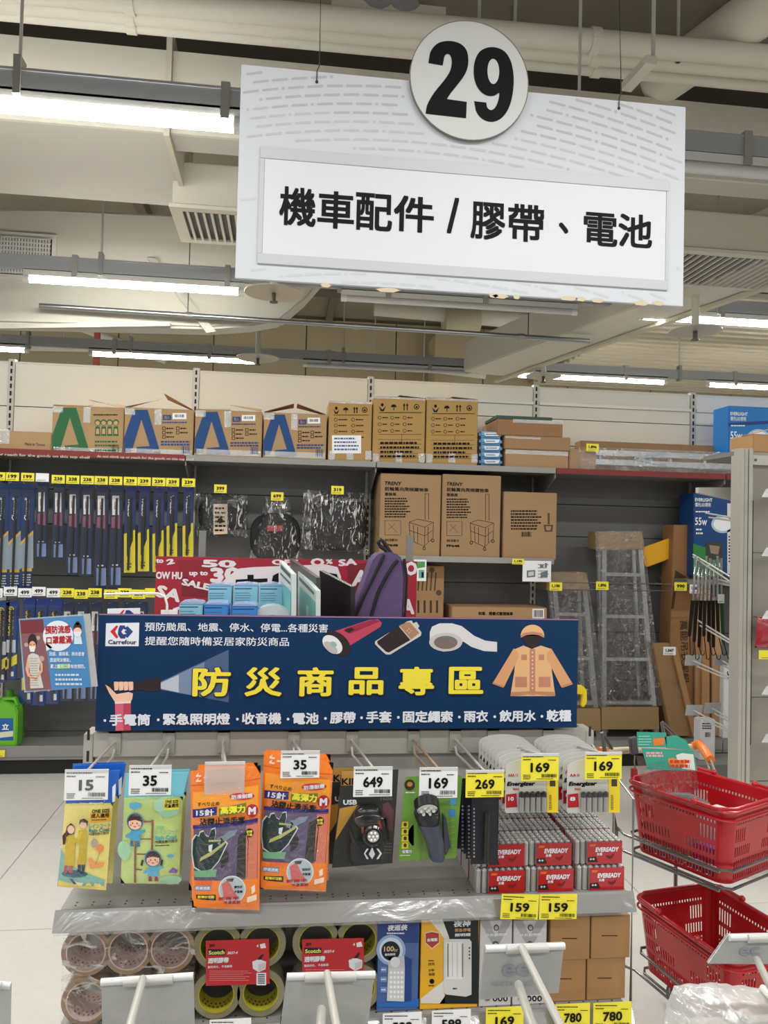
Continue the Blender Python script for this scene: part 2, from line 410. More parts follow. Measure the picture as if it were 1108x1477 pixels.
def diffuser(x0, x1, yf, zb, depth, h, label):
    t = thing('air_diffuser', label, 'air diffuser', ((x0+x1)/2, yf, zb))
    B().box(x0, yf, zb+.02, x1, yf+depth, zb+h).out('housing', CREAM, t, bevel=.008)
    B().box(x0-.015, yf-.015, zb, x0+.05, yf+depth, zb+.02).out('grille_frame', CREAM, t)
    B().box(x1-.05, yf-.015, zb, x1+.015, yf+depth, zb+.02).out('grille_frame', CREAM, t)
    B().box(x0+.05, yf-.015, zb, x1-.05, yf+.04, zb+.02).out('grille_frame', CREAM, t)
    B().box(x0+.05, yf+depth-.05, zb, x1-.05, yf+depth, zb+.02).out('grille_frame', CREAM, t)
    B().box(x0+.05, yf+.04, zb+.014, x1-.05, yf+depth-.05, zb+.02).out('grille_hollow', M(70, 68, 62), t)
    n = int((x1-x0)/.05)
    for k in range(n):
        x = x0+.07+k*(x1-x0-.12)/n
        B().box(x, yf+.045, zb-.002, x+.014, yf+depth-.055, zb+.013).out('grille_slat', M(200, 198, 190), t)
diffuser(PY(248, 300, 4.4).x, PY(420, 300, 4.4).x, 4.4, PY(295, 303, 4.4).z, .52, .26, 'cream ceiling air diffuser with slatted underside just left of the hanging aisle sign')
diffuser(PY(966, 360, 4.2).x, PY(1250, 360, 4.2).x, 4.2, PY(1040, 366, 4.2).z, .6, .24, 'cream ceiling air diffuser with slatted underside right of the hanging aisle sign')
# ---- ribbed roof deck and slanting beams on the right
t = thing('roof_deck', 'ribbed cream metal deck below the roof, far right above the shelves', 'roof deck', (5, 8, 3.66))
B().box(3.4, 6.6, 3.70, 8.8, 10.9, 3.74).out('deck_sheet', M(168, 160, 142, .7), t)
for k in range(24): B().box(3.4, 6.65+k*.175, 3.655, 8.8, 6.73+k*.175, 3.70).out('rib', M(212, 204, 184, .6), t)
t = thing('slanting_beam', 'wide cream beam slanting up to the right, behind the hanging sign', 'beam', PZ(720, 545, 3.15))
beam(B(), PZ(700, 540, 3.15), PZ(1300, 330, 3.15), .5, .3).out('beam_body', CREAM, t, bevel=.01)
beam(B(), PZ(715, 552, 3.12), PZ(1300, 350, 3.12), .05, .025).out('beam_lip', M(205, 198, 178), t)
t = thing('wall_column', 'square tan column standing behind the top of the grey shelving', 'column', (PY(660, 500, 10.5).x, 10.5, 0))
B().box(PY(628, 500, 10.4).x, 10.4, 0, PY(690, 500, 10.4).x, 10.9, 4.2).out('column_body', M(196, 180, 148, .8), t)
t = thing('ceiling_pipe', 'cream pipe column above a grey duct, middle, rising to the roof', 'pipe', PY(660, 460, 9))
B().cyl(PY(640, 460, 8.6), PY(690, 458, 8.6), .16, 20).out('pipe_body', M(186, 176, 150), t, smooth=True)
B().cyl(PY(540, 442, 8.6), PY(760, 462, 8.6), .1, 20).out('pipe_run', M(205, 200, 186), t, smooth=True)
# ---- pipes along the top
z0 = 3.75
for (ya, yb, rr, lab) in ((-16, 82, .05, 'uppermost of three parallel cream pipes under the roof'), (3, 101, .045, 'middle one of three parallel cream pipes under the roof'), (17, 122, .036, 'lowest of three parallel cream pipes under the roof')):
    a, c = PZ(0, ya, z0), PZ(1108, yb, z0); d = (c-a)
    t = thing('ceiling_pipe', lab, 'pipe', a)
    B().cyl(a-d*.6, c+d*.6, rr, 20).out('pipe_body', CREAM, t, smooth=True)
    for k in (.15, .75): B().cyl(a+d*k, a+d*(k+.012), rr*1.18, 20).out('pipe_coupling', CREAM, t)
a, c = PZ(1160, -30, 3.9), PZ(948, 122, 3.9)
t = thing('ceiling_pipe', 'thick cream pipe slanting down from the top right corner', 'pipe', c)
B().cyl(a, c, .115, 24).out('pipe_body', CREAM, t, smooth=True); B().cyl(c, c+(c-a)*.6, .075, 24).out('pipe_tail', M(170, 162, 142), t, smooth=True)
t = thing('steel_strut', 'perforated cream steel strut hung aslant above the right end of the sign', 'strut', PZ(905, 140, 3.5))
a, c = PZ(903, 132, 3.5), PZ(940, 92, 3.5)
beam(B(), a, c, .05, .035).out('strut_body', CREAM, t)
B().cyl(PZ(942, 92, 3.52), PZ(942, 92, 3.52)+Vector((0, 0, .98)), .009, 8).out('hanger_rod', STEEL_W, t)
t = thing('cable_tray', 'short cream cable tray with a grey flexible hose, top centre', 'cable tray', PZ(560, 30, 3.95))
a, c = PZ(478, 20, 3.95), PZ(640, 38, 3.95)
beam(B(), a, c, .1, .06).out('tray', CREAM, t)
B().tube([a+Vector((.12+.02*k, .0, .08+.02*math.sin(k))) for k in range(14)], .07, 12).out('hose', M(150, 150, 152), t, smooth=True)
for i, px_ in enumerate((690, 742, 836, 978)):
    p = PZ(px_, 90, 3.72)
    t = thing('hanger_rod', '%s thin hanger rod from the left above the right half of the sign' % ORD[i], 'hanger rod', p)
    B().cyl(p, p+Vector((0, 0, .78)), .008, 8).out('rod', STEEL_W, t); B().cyl(p, p+Vector((0, 0, .03)), .014, 6).out('nut', STEEL, t)
# ---- wall-hung service pipes far behind
for i, (a, c, rr) in enumerate((((0, 500), (300, 505), .05), ((90, 462), (240, 520), .05), ((470, 512), (700, 540), .06), ((690, 560), (420, 545), .04))):
    a, c = PY(*a, 10.2-.25*i), PY(*c, 10.2-.25*i)
    t = thing('service_pipe', ('far cream pipe running level above the wiper blades', 'far cream pipe slanting down at the upper left', 'far cream pipe behind the disc plate over the boxes', 'far thin pipe just above the shelving, centre')[i], 'pipe', a)
    B().cyl(a.lerp(c, .3)+Vector((0, 0, rr)), Vector((a.lerp(c, .3).x, a.y, 4.5)), .008, 6).out('hanger_rod', STEEL_W, t); B().cyl(a, c, rr, 12).out('pipe_body', CREAM, t, smooth=True); B().cyl(a, a+(c-a)*.03, rr*1.25, 12).out('pipe_coupling', CREAM, t)
p = PY(139, 520, 9.2)
t = thing('service_pipe', 'thin red upright pipe at upper left above the shelving', 'pipe', (p.x, 9.2, 2.9))
B().cyl((p.x, 9.2, 0), (p.x, 9.2, 4.3), .035, 10).out('pipe_body', M(178, 84, 60), t, smooth=True)
B().cyl((p.x, 9.2, 3.52), (p.x, 9.2, 3.56), .05, 10).out('pipe_collar', M(178, 84, 60), t)

# ---- cable rails and tube lights (rows at y = 3.27, 5.6, 7.9)
RAILM = M(164, 168, 172, .45, .2)
def rail(Y, z, h, lab, clamps, hang=()):
    t = thing('lighting_rail', lab, 'lighting rail', (0, Y, z))
    B().box(-5.5, Y-.02, z, 8.5, Y+.02, z+h).out('rail_body', RAILM, t)
    B().box(-5.5, Y-.026, z+h*.92, 8.5, Y+.026, z+h*1.04).out('rail_lip', RAILM, t)
    for px_ in clamps:
        x = PY(px_, 770-(z-1.5)*1150/Y, Y).x
        B().box(x-.018, Y-.032, z-.045, x+.018, Y+.032, z+h+.02).out('clamp', M(168, 168, 164, .4, .4), t)
    for px_ in hang:
        x = PY(px_, 770-(z-1.5)*1150/Y, Y).x
        B().cyl((x, Y, z+h), (x, Y, 4.5), .007, 8).out('hanger_rod', STEEL_W, t)
        B().box(x-.014, Y-.036, z-.02, x+.014, Y+.036, z+h+.05).out('clamp', M(160, 160, 156, .4, .4), t)
rail(3.27, 3.215, .085, 'nearest grey lighting rail, passing behind the top of the aisle sign', (325, 1075), (26, 835))
rail(5.6, 3.235, .09, 'second grey lighting rail, passing behind the bottom of the aisle sign', (108, 328, 560, 700, 1040), (145, 490, 1035))
rail(7.9, 3.215, .09, 'farthest grey lighting rail, just above the top of the shelving', (165, 302, 475, 620, 690, 902, 1060), (40, 188, 495, 770, 980))
LIT = M(255, 253, 246, .5, emit=TUBE_E); OFF = M(200, 202, 202, .4)
def tube_light(x0, x1, Y, z, lit, lab, rr=.022):
    t = thing('tube_light', lab, 'tube light', ((x0+x1)/2, Y, z))
    B().box(x0, Y-.02, z+rr*.9, x1, Y+.02, z+rr+.035).out('light_housing', M(210, 210, 206, .4), t)
    B().cyl((x0+.04, Y, z), (x1-.04, Y, z), rr, 16).out('tube', LIT if lit else OFF, t, smooth=True)
    for x in (x0, x1-.04): B().cyl((x, Y, z), (x+.04, Y, z), rr*1.12, 14).out('end_cap', M(225, 225, 222), t)
zt = 3.17
tube_light(-2.35, PY(352, 170, 3.27).x, 3.27, 3.16, True, 'thick bright tube light at upper left, running in behind the aisle sign', .030)
tube_light(PY(880, 225, 3.27).x, 3.9, 3.27, 3.15, False, 'unlit tube light at the right edge beside the aisle sign', .026)
tube_light(PY(34, 403, 5.6).x, PY(352, 424, 5.6).x, 5.6, zt, True, 'lit tube light below the left end of the aisle sign', .024)
tube_light(PY(492, 430, 5.6).x, PY(832, 452, 5.6).x, 5.6, zt, False, 'unlit grey tube light directly below the middle of the aisle sign')
tube_light(PY(920, 460, 5.6).x, PY(1250, 470, 5.6).x, 5.6, zt, True, 'lit tube light at the right edge below the aisle sign', .024)
tube_light(-3.9, PY(42, 507, 7.9).x, 7.9, zt, True, 'lit tube light cut off by the left edge, in the farthest row')
tube_light(PY(128, 512, 7.9).x, PY(372, 524, 7.9).x, 7.9, zt, True, 'lit tube light of the farthest row above the letter boxes')
tube_light(PY(437, 527, 7.9).x, PY(680, 538, 7.9).x, 7.9, zt, False, 'unlit tube light of the farthest row, centre')
tube_light(PY(742, 544, 7.9).x, PY(962, 551, 7.9).x, 7.9, zt, True, 'lit tube light of the farthest row beside the hanging disc plate')
tube_light(PY(1018, 553, 7.9).x, PY(1260, 562, 7.9).x, 7.9, zt, True, 'lit tube light of the farthest row at the right edge')
# curved cable on the near rail, steel conduit and its wires
t = thing('steel_conduit', 'bare steel conduit hung below the second row of lights, from left to centre', 'conduit', PZ(450, 466, 3.1))
a, c = PY(57, 441, 6.1), PY(850, 492, 6.1)
B().cyl(a, c, .020, 12).out('conduit_tube', M(170, 172, 174, .3, .9), t, smooth=True)
for k in (.25, .55, .86): q = a+(c-a)*k; B().cyl(q, q+(c-a)*.012, .026, 12).out('conduit_joint', STEEL, t)
for k in (.253, .88): q = a+(c-a)*k; B().cyl(q, (q.x, q.y, 4.4), .004, 6).out('hanger_wire', M(70, 70, 70), t)
for px_, yy, Yd, zr, lab, ps in ((395, 423, 5.2, .19, 'round grey disc plate with sprinkler at the lower left corner of the aisle sign', None),
                            (784, 543, 7.4, .17, 'round grey disc plate with sprinkler on a short bent pipe above the stacked cartons', 500),
                            (372, 517, 7.2, .19, 'round grey disc plate with sprinkler on a long upright pipe, above the letter boxes', 434),
                            (1003, 478, 5.0, .17, 'round grey disc plate with sprinkler on a pipe below the right diffuser', 400)):
    p = PY(px_, yy, Yd)
    t = thing('sprinkler', lab, 'sprinkler', p)
    B().cyl(p, p+Vector((0, 0, .008)), zr, 32).out('disc_plate', M(190, 188, 180, .4, .3), t)
    B().cyl(p-Vector((0, 0, .05)), p, .015, 10).cyl(p-Vector((0, 0, .06)), p-Vector((0, 0, .054)), .028, 12).out('sprinkler_head', M(90, 88, 80, .4, .6), t)
    top = PY(px_, ps, Yd).z if ps else p.z+.14
    B().cyl(p+Vector((0, 0, .008)), (p.x, p.y, top), .025, 12).out('drop_pipe', CREAM, t, smooth=True)
    B().tube([(p.x, p.y, top), (p.x-.03, p.y+.05, top+.04), (p.x-.06, p.y+.12, top+.06), (p.x-.06, p.y+.12, 4.15 if p.y < 6 else 4.5)], .025, 10).out('branch_pipe', CREAM, t, smooth=True)
# ================================================================== THE LONG SHELVING AGAINST THE BACK
YB, YS = 5.5, 5.05
PANEL_W = M(224, 222, 211, .55, grain=.05, gs=3); PANEL_G = M(108, 109, 108, .5, .1, grain=.08, gs=4); SHELF_G = M(128, 128, 124, .45, .2)
POSTS = [-3.0, -1.80, -.61, .58, 1.77, 2.96, 4.15]
gon = thing('shelving', 'long wall of grey slotted shelving with white upper panels and bays of stock', 'shelving', (.6, YB, 0))
for i in range(6):
    x0, x1 = POSTS[i]+.022, POSTS[i+1]-.022
    zz = [1.985, 2.29, 2.585] if i < 3 else [1.985, 2.17, 2.36, 2.46, 2.585]
    for a, c in zip(zz, zz[1:]): B().box(x0, YB, a+.003, x1, YB+.015, c-.003).out('back_panel', PANEL_W, gon)
    zz = [.16, .5, .84, 1.18, 1.52, 1.75, 1.98]
    for a, c in zip(zz, zz[1:]): B().box(x0, YB, a+.003, x1, YB+.015, c-.003).out('back_panel', PANEL_G, gon)
    B().box(x0, YB+.016, .1, x1, YB+.022, 2.58).out('light_stop_sheet', M(70, 70, 68, .8), gon)  # added sheet, keeps light from behind out of the panel joints
    z_r = 2.585
    B().box(x0, YB-.004, z_r-.012, x1, YB+.02, z_r).out('top_rail', M(214, 212, 204, .4), gon)
    if i >= 3: B().box(x0, YB-.02, 2.455, x1, YB-.001, 2.475).out('cross_rail', M(214, 214, 208, .4, .2), gon)
for x in POSTS:
    p = B().box(x-.020, YB-.012, 0, x+.020, YB+.04, 2.6).out('upright', M(188, 187, 180, .45, .2), gon)
    s = B()
    for k in range(48):
        z = .25+k*.049
        s.box(x-.006, YB-.0135, z, x+.006, YB-.0118, z+.03)
    s.out('slots', M(30, 30, 30, .8), p, kind='stuff')
    for z in (1.90,):
        B().xz([(0, 0)], 0, 0) if 0 else None
        b = B(); b.prism([(x-.004, YB-.013, z-.16), (x-.004, YB-.013, z+.03), (x-.004, YS+.01, z+.03), (x-.004, YS+.01, z)], (.008, 0, 0)); b.out('shelf_bracket', SHELF_G, gon)
zt_ = 1.955
LIPR = M(122, 40, 38, .5); LIPG = M(146, 146, 142, .4, .3)
for i in range(6):
    x0, x1 = POSTS[i]+.003, POSTS[i+1]-.003
    B().box(x0, YS+.004, zt_-.022, x1, YB-.022, zt_).out('top_shelf', SHELF_G, gon)
    l = B().box(x0, YS-.008, zt_-.024, x1, YS+.003, zt_+.012).out('shelf_lip', LIPR if i in (0, 1, 4, 5) else LIPG, gon)
    B().box(x0, YS, .10, x1, YB-.02, .165).out('base_shelf', M(140, 139, 134, .4, .25), gon)
    B().box(x0, YS-.006, .12, x1, YS-.0005, .185).out('shelf_lip', LIPG, gon)
    B().box(x0, YS+.06, .0, x1, YS+.08, .098).out('kick_plate', M(30, 30, 30), gon)
    if i in (0, 1, 4):
        p = Print(YS-.008, l)
        if i < 2:
            for q in range(2): p.text('do not climb up or reach for the goods on this top shelf', PY(-150+q*285-(i == 0)*300, 660, YS).x and (-60+q*200 if i == 1 else -500), (130+q*150 if i == 1 else -200), 657+q*4, 5, M(232, 214, 200), layer=1) if (i == 1) else None
b = B().box(.585, YS+.002, 1.345, 1.765, YB-.03, 1.362); b.out('middle_shelf', SHELF_G, gon)
B().box(.585, YS-.010, 1.335, 1.765, YS+.001, 1.372).out('shelf_lip', M(160, 160, 156, .35, .3), gon)
for x in (.60, 1.75): B().prism([(x-.004, YB-.013, 1.20), (x-.004, YB-.013, 1.33), (x-.004, YS+.02, 1.33), (x-.004, YS+.02, 1.31)], (.008, 0, 0)).out('shelf_bracket', SHELF_G, gon)
# ---- cartons on the top shelf
def carton(x0, y0, x1, y1, Y, depth, label, group=None, mat=CARTON, name='cardboard_box', cat='box', tapes=(), flaps=(), bevel=.004, zfloor=None):
    a, c, z0, z1 = rect(x0, y0, x1, y1, Y)
    if zfloor is not None: z0 = zfloor
    t = thing(name, label, cat, ((a+c)/2, Y+depth/2, z0), group)
    B().box(a, Y, z0, c, Y+depth, z1).out('carton_body', mat, t, bevel=bevel)
    for tx0, ty0, tx1, ty1 in tapes:
        q = rect(tx0, ty0, tx1, ty1, Y); B().box(q[0], Y-.0012, q[2], q[1], Y-.0002, q[3]).out('packing_tape', TAPE_CLEAR, t)
    for pts in flaps:                    # (x, z, y) offsets from the top corner a, z1
        B().prism([Vector((a+fx*(c-a), Y+fy*depth, z1+fz)) for fx, fy, fz in pts], (0, .003, .003)).out('flap', CARTON_D, t)
    return t, Print(Y, t)
YT = 5.06
T, P = carton(-14, 622, 74, 656, YT, .35, 'plain flat cardboard box at the far left of the top shelf', tapes=((-2, 619, 14, 640),), zfloor=1.957)
P.text('Made in Taiwan', 36, 65, 641, 4, INK)
grn, blu = M(34, 98, 58, .7), M(18, 66, 122, .7)
def a_box(x0, y0, x1, y1, col, lab, fl_, people=False):
    T, P = carton(x0, y0, x1, y1, YT, .36, lab, 'cardboard boxes printed with a large letter A on the top shelf', zfloor=1.957, flaps=fl_,
                  tapes=((x0+1, y0, x0+16, y0+9), (x0+2, y1-9, x1-2, y1-1), (x0+.44*(x1-x0), y0+1, x0+.54*(x1-x0), y0+24)))
    w_, h_ = x1-x0, y1-y0; X = lambda u: x0+u*w_; Z = lambda v: y0+v*h_
    P.poly([(X(.0), Z(.93)), (X(.0), Z(.62)), (X(.14), Z(.03)), (X(.34), Z(.03)), (X(.53), Z(.97)), (X(.18), Z(.97)), (X(.18), Z(.82)), (X(.37), Z(.80)), (X(.25), Z(.24)), (X(.11), Z(.93))], col, name='printed_letter')
    if people:
        for k in range(4):
            cx = X(.64+.085*k)
            P.ell(cx, Z(.34), 4.6, 4.6, col, layer=1); P.ell(cx, Z(.35), 3.2, 3.0, M(190, 152, 104), layer=2)
            P.poly([(cx-4, Z(.62)), (cx-3, Z(.42)), (cx+3, Z(.42)), (cx+4, Z(.62))], col, layer=1); P.poly([(cx-2.4, Z(.58)), (cx-1.8, Z(.47)), (cx+1.8, Z(.47)), (cx+2.4, Z(.58))], M(190, 152, 104), layer=2)
        P.lines(X(.58), Z(.15), X(.98), Z(.21), 1, INK, seed=3); P.lines(X(.6), Z(.7), X(.97), Z(.86), 2, grn, seed=4); P.lines(X(.6), Z(.88), X(.95), Z(.96), 1, grn, seed=4)
    else:
        P.poly([(X(.56), Z(.14)), (X(.68), Z(.14)), (X(.68), Z(.25)), (X(.56), Z(.25))], col, layer=1); P.text('個人', X(.58), X(.66), Z(.195), h_*.07, M(190, 152, 104), layer=2)
        P.poly([(X(.70), Z(.10)), (X(.9), Z(.10)), (X(.9), Z(.23)), (X(.70), Z(.23))], WHT_TAG, layer=1); P.bars(X(.73), Z(.13), X(.87), Z(.19), 10, INK, layer=2)
        P.lines(X(.55), Z(.27), X(.97), Z(.33), 1, blu, seed=3)
        for v in range(3):
            for u in range(2):
                if v == 2 and u: continue
                xx, yy = X(.55+.2*u), Z(.39+.09*v)
                P.poly([[(xx, yy), (xx+4.5, yy), (xx+4.5, yy+.9), (xx, yy+.9)], [(xx, yy+4), (xx+4.5, yy+4), (xx+4.5, yy+4.8), (xx, yy+4.8)], [(xx, yy), (xx+.8, yy), (xx+.8, yy+4.8), (xx, yy+4.8)], [(xx+4, yy), (xx+4.8, yy), (xx+4.8, yy+4.8), (xx+4, yy+4.8)]], INK, 'tick_box')
                P.lines(xx+6, yy+.5, xx+17, yy+4.5, 1, INK, seed=v+u)
        P.lines(X(.53), Z(.68), X(.97), Z(.80), 2, blu, seed=6, thick=.6)
    P.bars(X(.83), Z(.80), X(.95), Z(.96), 7, grn if people else blu, name='square_code_print')
    return T
up = lambda h1, h2: [(0, 0, 0), (1, 0, 0), (.98, .5, h1), (.02, .5, h2)]
a_box(75, 586, 178, 655, grn, 'open cardboard box with a large green letter A and printed figures', [[(0, 0, 0), (.5, 0, 0), (.48, .4, .03), (.02, .4, .02)], [(.5, .02, .04), (.98, .02, .0), (.98, .4, .03), (.52, .4, .05)]], True)
a_box(179, 589, 279, 657, blu, 'blue letter A box, first from the left, flaps standing highest', [[(0, 0, 0), (.48, 0, .05), (.5, .3, .08), (.02, .4, .02)], [(.55, .02, .095), (.98, .02, .0), (.98, .2, .0), (.60, .1, .06)]])
a_box(281, 592, 378, 658, blu, 'blue letter A box in the middle of the three, one flap up at right', [[(0, 0, 0), (.5, 0, 0), (.5, .4, .03), (.02, .4, .02)], [(.5, .02, .035), (.98, .02, .0), (.98, .3, .03), (.5, .3, .05)]])
a_box(380, 596, 471, 661, blu, 'blue letter A box, rightmost, with flaps meeting in a low roof', [[(0, 0, 0), (.47, 0, .06), (.47, .5, .06), (.02, .5, .02)], [(.52, 0, .06), (.98, .0, .0), (.98, .5, .02), (.52, .5, .06)]])
def umb_box(x0, y0, x1, y1, lab, sticker=False, dbl=True):
    ym = M(172, 138, 82, .8, grain=.06, gs=14)
    T, P = carton(x0, y0, x1, y1, YT, .3, lab, 'tall yellowish cardboard boxes with handling symbols', mat=ym, zfloor=1.957,
                  tapes=((x0, y0, x1, y0+3), (x0, y1-14, x0+9, y1-1), (x1-9, y1-14, x1, y1-1), ((x0+x1)/2-5, y1-16, (x0+x1)/2+5, y1-1)),
                  flaps=[] if sticker else [[(0, 0, 0), (.5, 0, 0), (.5, .4, .015), (.02, .4, .012)], [(.5, 0, 0.012), (1, 0, 0), (.98, .4, .01), (.5, .4, .02)]])
    w_, h_ = x1-x0, y1-y0; X = lambda u: x0+u*w_; Z = lambda v: y0+v*h_
    # handling symbols: cupped hands, umbrella, arrows, ring
    P.ell(X(.18), Z(.115), 2.0, 2.4, INK, 'symbol'); P.poly([(X(.11), Z(.13)), (X(.18), Z(.19)), (X(.25), Z(.13)), (X(.21), Z(.21)), (X(.15), Z(.21))], INK, 'symbol')
    P.ell(X(.4), Z(.15), 4, 4, INK, 'symbol', a0=180, a1=360); P.poly([(X(.395), Z(.14)), (X(.41), Z(.14)), (X(.41), Z(.2)), (X(.395), Z(.2))], INK, 'symbol')
    for u in (.6, .66): P.poly([(X(u)-.7, Z(.2)), (X(u)-.7, Z(.13)), (X(u)-2, Z(.13)), (X(u), Z(.09)), (X(u)+2, Z(.13)), (X(u)+.7, Z(.13)), (X(u)+.7, Z(.2))], INK, 'symbol')
    P.ell(X(.84), Z(.145), 4, 4, INK, 'symbol'); P.ell(X(.84), Z(.145), 2.8, 2.8, ym, 'symbol', layer=1); P.ell(X(.84), Z(.15), 1.6, 1.6, INK, 'symbol', layer=2)
    P.lines(X(.12), Z(.22), X(.95), Z(.245), 1, INK, seed=2)
    rows, cols = (4, 2) if sticker else (3, 3)
    for r_ in range(rows):
        for c_ in range(cols):
            xx, yy = X((.17+.4*c_) if cols == 2 else (.13+.24*c_)), Z(.31+.1*r_)
            P.ell(xx, yy, 2.6, 2.6, INK, 'tick_circle', seg=14); P.ell(xx, yy, 1.9, 1.9, ym, 'tick_circle', layer=1, seg=14)
            P.lines(xx+4, yy-1.8, xx+(17 if cols == 2 else 12), yy+1.8, 1, INK, seed=r_*3+c_)
    if sticker:
        P.poly([(479, 628), (521, 628), (521, 654), (479, 654)], WHT_TAG, 'paper_label', layer=2)
        P.lines(482, 630, 518, 651, 4, M(70, 90, 150), layer=3, seed=8)
    else:
        for q in range(5): P.poly([(X(.1), Z(.64+.07*q)), (X(.93), Z(.64+.07*q)), (X(.93), Z(.645+.07*q)), (X(.1), Z(.645+.07*q))], INK, 'printed_rule')
        P.poly([[(X(.55), Z(.56)), (X(.557), Z(.56)), (X(.557), Z(.71)), (X(.55), Z(.71))], [(X(.1), Z(.56)), (X(.93), Z(.56)), (X(.93), Z(.565)), (X(.1), Z(.565))]], INK, 'printed_rule')
        P.lines(X(.14), Z(.66), X(.9), Z(.93), 4, INK, seed=5)
umb_box(474, 579, 536, 664, 'yellowish handling-symbol box with a white paper sticker', True)
umb_box(538, 573, 613, 668, 'yellowish handling-symbol box without a sticker, left one of the pair')
umb_box(615, 575, 689, 668.5, 'yellowish handling-symbol box without a sticker, right one of the pair, flap slightly raised')
for k in range(5):
    y0 = 622+k*9.9
    r = rect(692, y0, 725, y0+9.2, 5.07)
    t = thing('tissue_pack', 'blue and white plastic pack, %s from the top of its stack of five' % ORD[k], 'pack', ((r[0]+r[1])/2, 5.07, r[2]), 'blue and white packs stacked on the top shelf')
    B().box(r[0], 5.07, r[2], r[1], 5.22, r[3]).out('wrapper', M(70, 140, 190, .25, coat=.5), t, bevel=.012)
    P = Print(5.07, t); P.poly([(698, y0+2), (721, y0+2), (719, y0+7), (700, y0+7)], M(226, 236, 240), layer=1); P.lines(701, y0+3, 717, y0+6, 1, M(30, 70, 140), layer=2, seed=k)
carton(729, 649.5, 820, 676, 5.06, .38, 'brown carton at the bottom of the stack of three on the top shelf', 'flat brown cartons stacked on the top shelf', mat=M(166, 132, 96, .7), tapes=((729, 650, 820, 656),), zfloor=1.957)
carton(728, 629.5, 823, 649, 5.06, .38, 'brown carton in the middle of the stack of three on the top shelf', 'flat brown cartons stacked on the top shelf', mat=M(158, 124, 90, .8), tapes=((729, 630, 780, 633),))
carton(717, 606, 812, 629, 5.06, .38, 'brown carton at the top of the stack of three, under a green folder', 'flat brown cartons stacked on the top shelf', mat=M(150, 112, 78, .8), tapes=((740, 606, 812, 611),))
T, P = carton(716, 600.5, 797, 605.5, 5.09, .3, 'thin dark green flat folder lying on top of the stacked brown cartons', mat=M(50, 84, 70, .6), name='green_folder', cat='folder', bevel=.002)
# long wrapped items
a = PY(822, 660, 5.13)
T, P = carton(838, 640, 1075, 655, 5.28, .12, 'long narrow brown box behind the wrapped folded ladder on the top shelf', mat=M(150, 118, 84, .8), name='long_box', zfloor=1.957)
r = rect(858, 652, 1075, 673, 5.07)
t = thing('folded_ladder', 'folded aluminium ladder in clear film lying on the top shelf with a cardboard end', 'ladder', ((r[0]+r[1])/2, 5.07, 1.957))
B().box(r[0], 5.10, r[2], r[1], 5.16, r[2]+.036).box(r[0], 5.10, r[3]-.036, r[1], 5.16, r[3]).out('side_rail', M(205, 208, 210, .3, .85), t)
b = B()
for k in range(5): b.cyl((r[0]+.06+k*.25, 5.13, r[2]+.03), (r[0]+.06+k*.25, 5.13, r[3]-.03), .012, 10)
b.out('rungs', M(190, 192, 194, .3, .85), t)
for a_, c_ in (((915, 663), (963, 656)), ((918, 664), (963, 673))):
    p0, p1 = PY(*a_, 5.095), PY(*c_, 5.095); beam(B(), p0, p1, .004, .018).out('hinge_arm', M(176, 196, 206, .3, .7), t)
q = rect(821, 648, 860, 675, 5.065)
B().box(q[0], 5.062, 1.958, q[1], 5.2, q[3]).out('cardboard_end', M(160, 130, 96, .6), t, bevel=.006)
B().box(r[0]-.12, 5.058, 1.9575, r[1], 5.0595, r[3]+.012).box(r[0]-.12, 5.058, r[3]+.011, r[1], 5.2, r[3]+.0125).out('wrapping_film', film('ladder_film', .06, wrinkle=1.0, scale=16, rough=.06, fres=.35, crease=.5, lo=.60), t)
price_tag(846, 640, 864, 651, 5.03, '1,896', True, 'yellow price tag on the wrapped ladder end on the top shelf', None, big=False)
# lamp box, top right
def lamp_box(x0, y0, x1, y1, Y, lab, full):
    T, P = carton(x0, y0, x1, y1, Y, .2, lab, None, mat=M(14, 66, 122, .4) if full else M(24, 116, 190, .4), name='lamp_box', cat='box')  # full one: same blue darkened, shade of its bay put into the colour
    w_ = 66; X = lambda u: x0+u*w_; h_ = y1-y0
    P.poly([(x0, y0+22), (x1, y0+15), (x1, y0+19), (x0, y0+27)], M(14, 60, 130), layer=0)
    P.text('EVERLIGHT', X(.04), X(.42), y0+9, 5, WHT_TAG, bold=.03); P.text('億光LED照明', X(.04), X(.38), y0+16, 6, WHT_TAG, bold=.02)
    P.lines(X(.05), y0+24, X(.42), y0+28, 1, WHT_TAG, seed=1); P.text('55w', X(.04), X(.30), y0+40, 11, WHT_TAG, bold=.02)
    P.lines(X(.06), y0+49, X(.22), y0+60, 2, WHT_TAG, seed=3)
    P.ell(x0+43, y0+44, 17, 13, M(170, 200, 220), layer=1); P.ell(x0+43, y0+44, 14, 10, M(236, 242, 246), layer=2)
    if full:
        P.poly([(x0, y0+72), (x0+42, y0+85), (x0+42, y1), (x0, y1)], M(40, 130, 60), layer=0)
        P.poly([(x0+18, y0+70), (x0+42, y0+70), (x0+42, y0+95), (x0+18, y0+95)], M(60, 56, 48), layer=1); P.poly([(x0+23, y0+74), (x0+38, y0+76), (x0+36, y0+88), (x0+25, y0+86)], M(150, 130, 110), layer=2)
        for k in range(3): P.ell(x0+22+k*8, y0+103, 3, 3, M(206, 214, 206), layer=1, seg=14)
        P.poly([(x0+49, y0+14), (x1+2, y0+14), (x1+2, y1-4), (x0+49, y1-4)], M(214, 216, 214), layer=1); P.lines(x0+51, y0+60, x1, y0+100, 9, INK, layer=2, seed=4)
        P.bars(x0+53, y1-16, x1, y1-8, 9, INK, layer=2)
    return T
lamp_box(1051, 588, 1180, 662, 5.10, 'blue lamp box with a round white light on the top shelf, right edge', False)
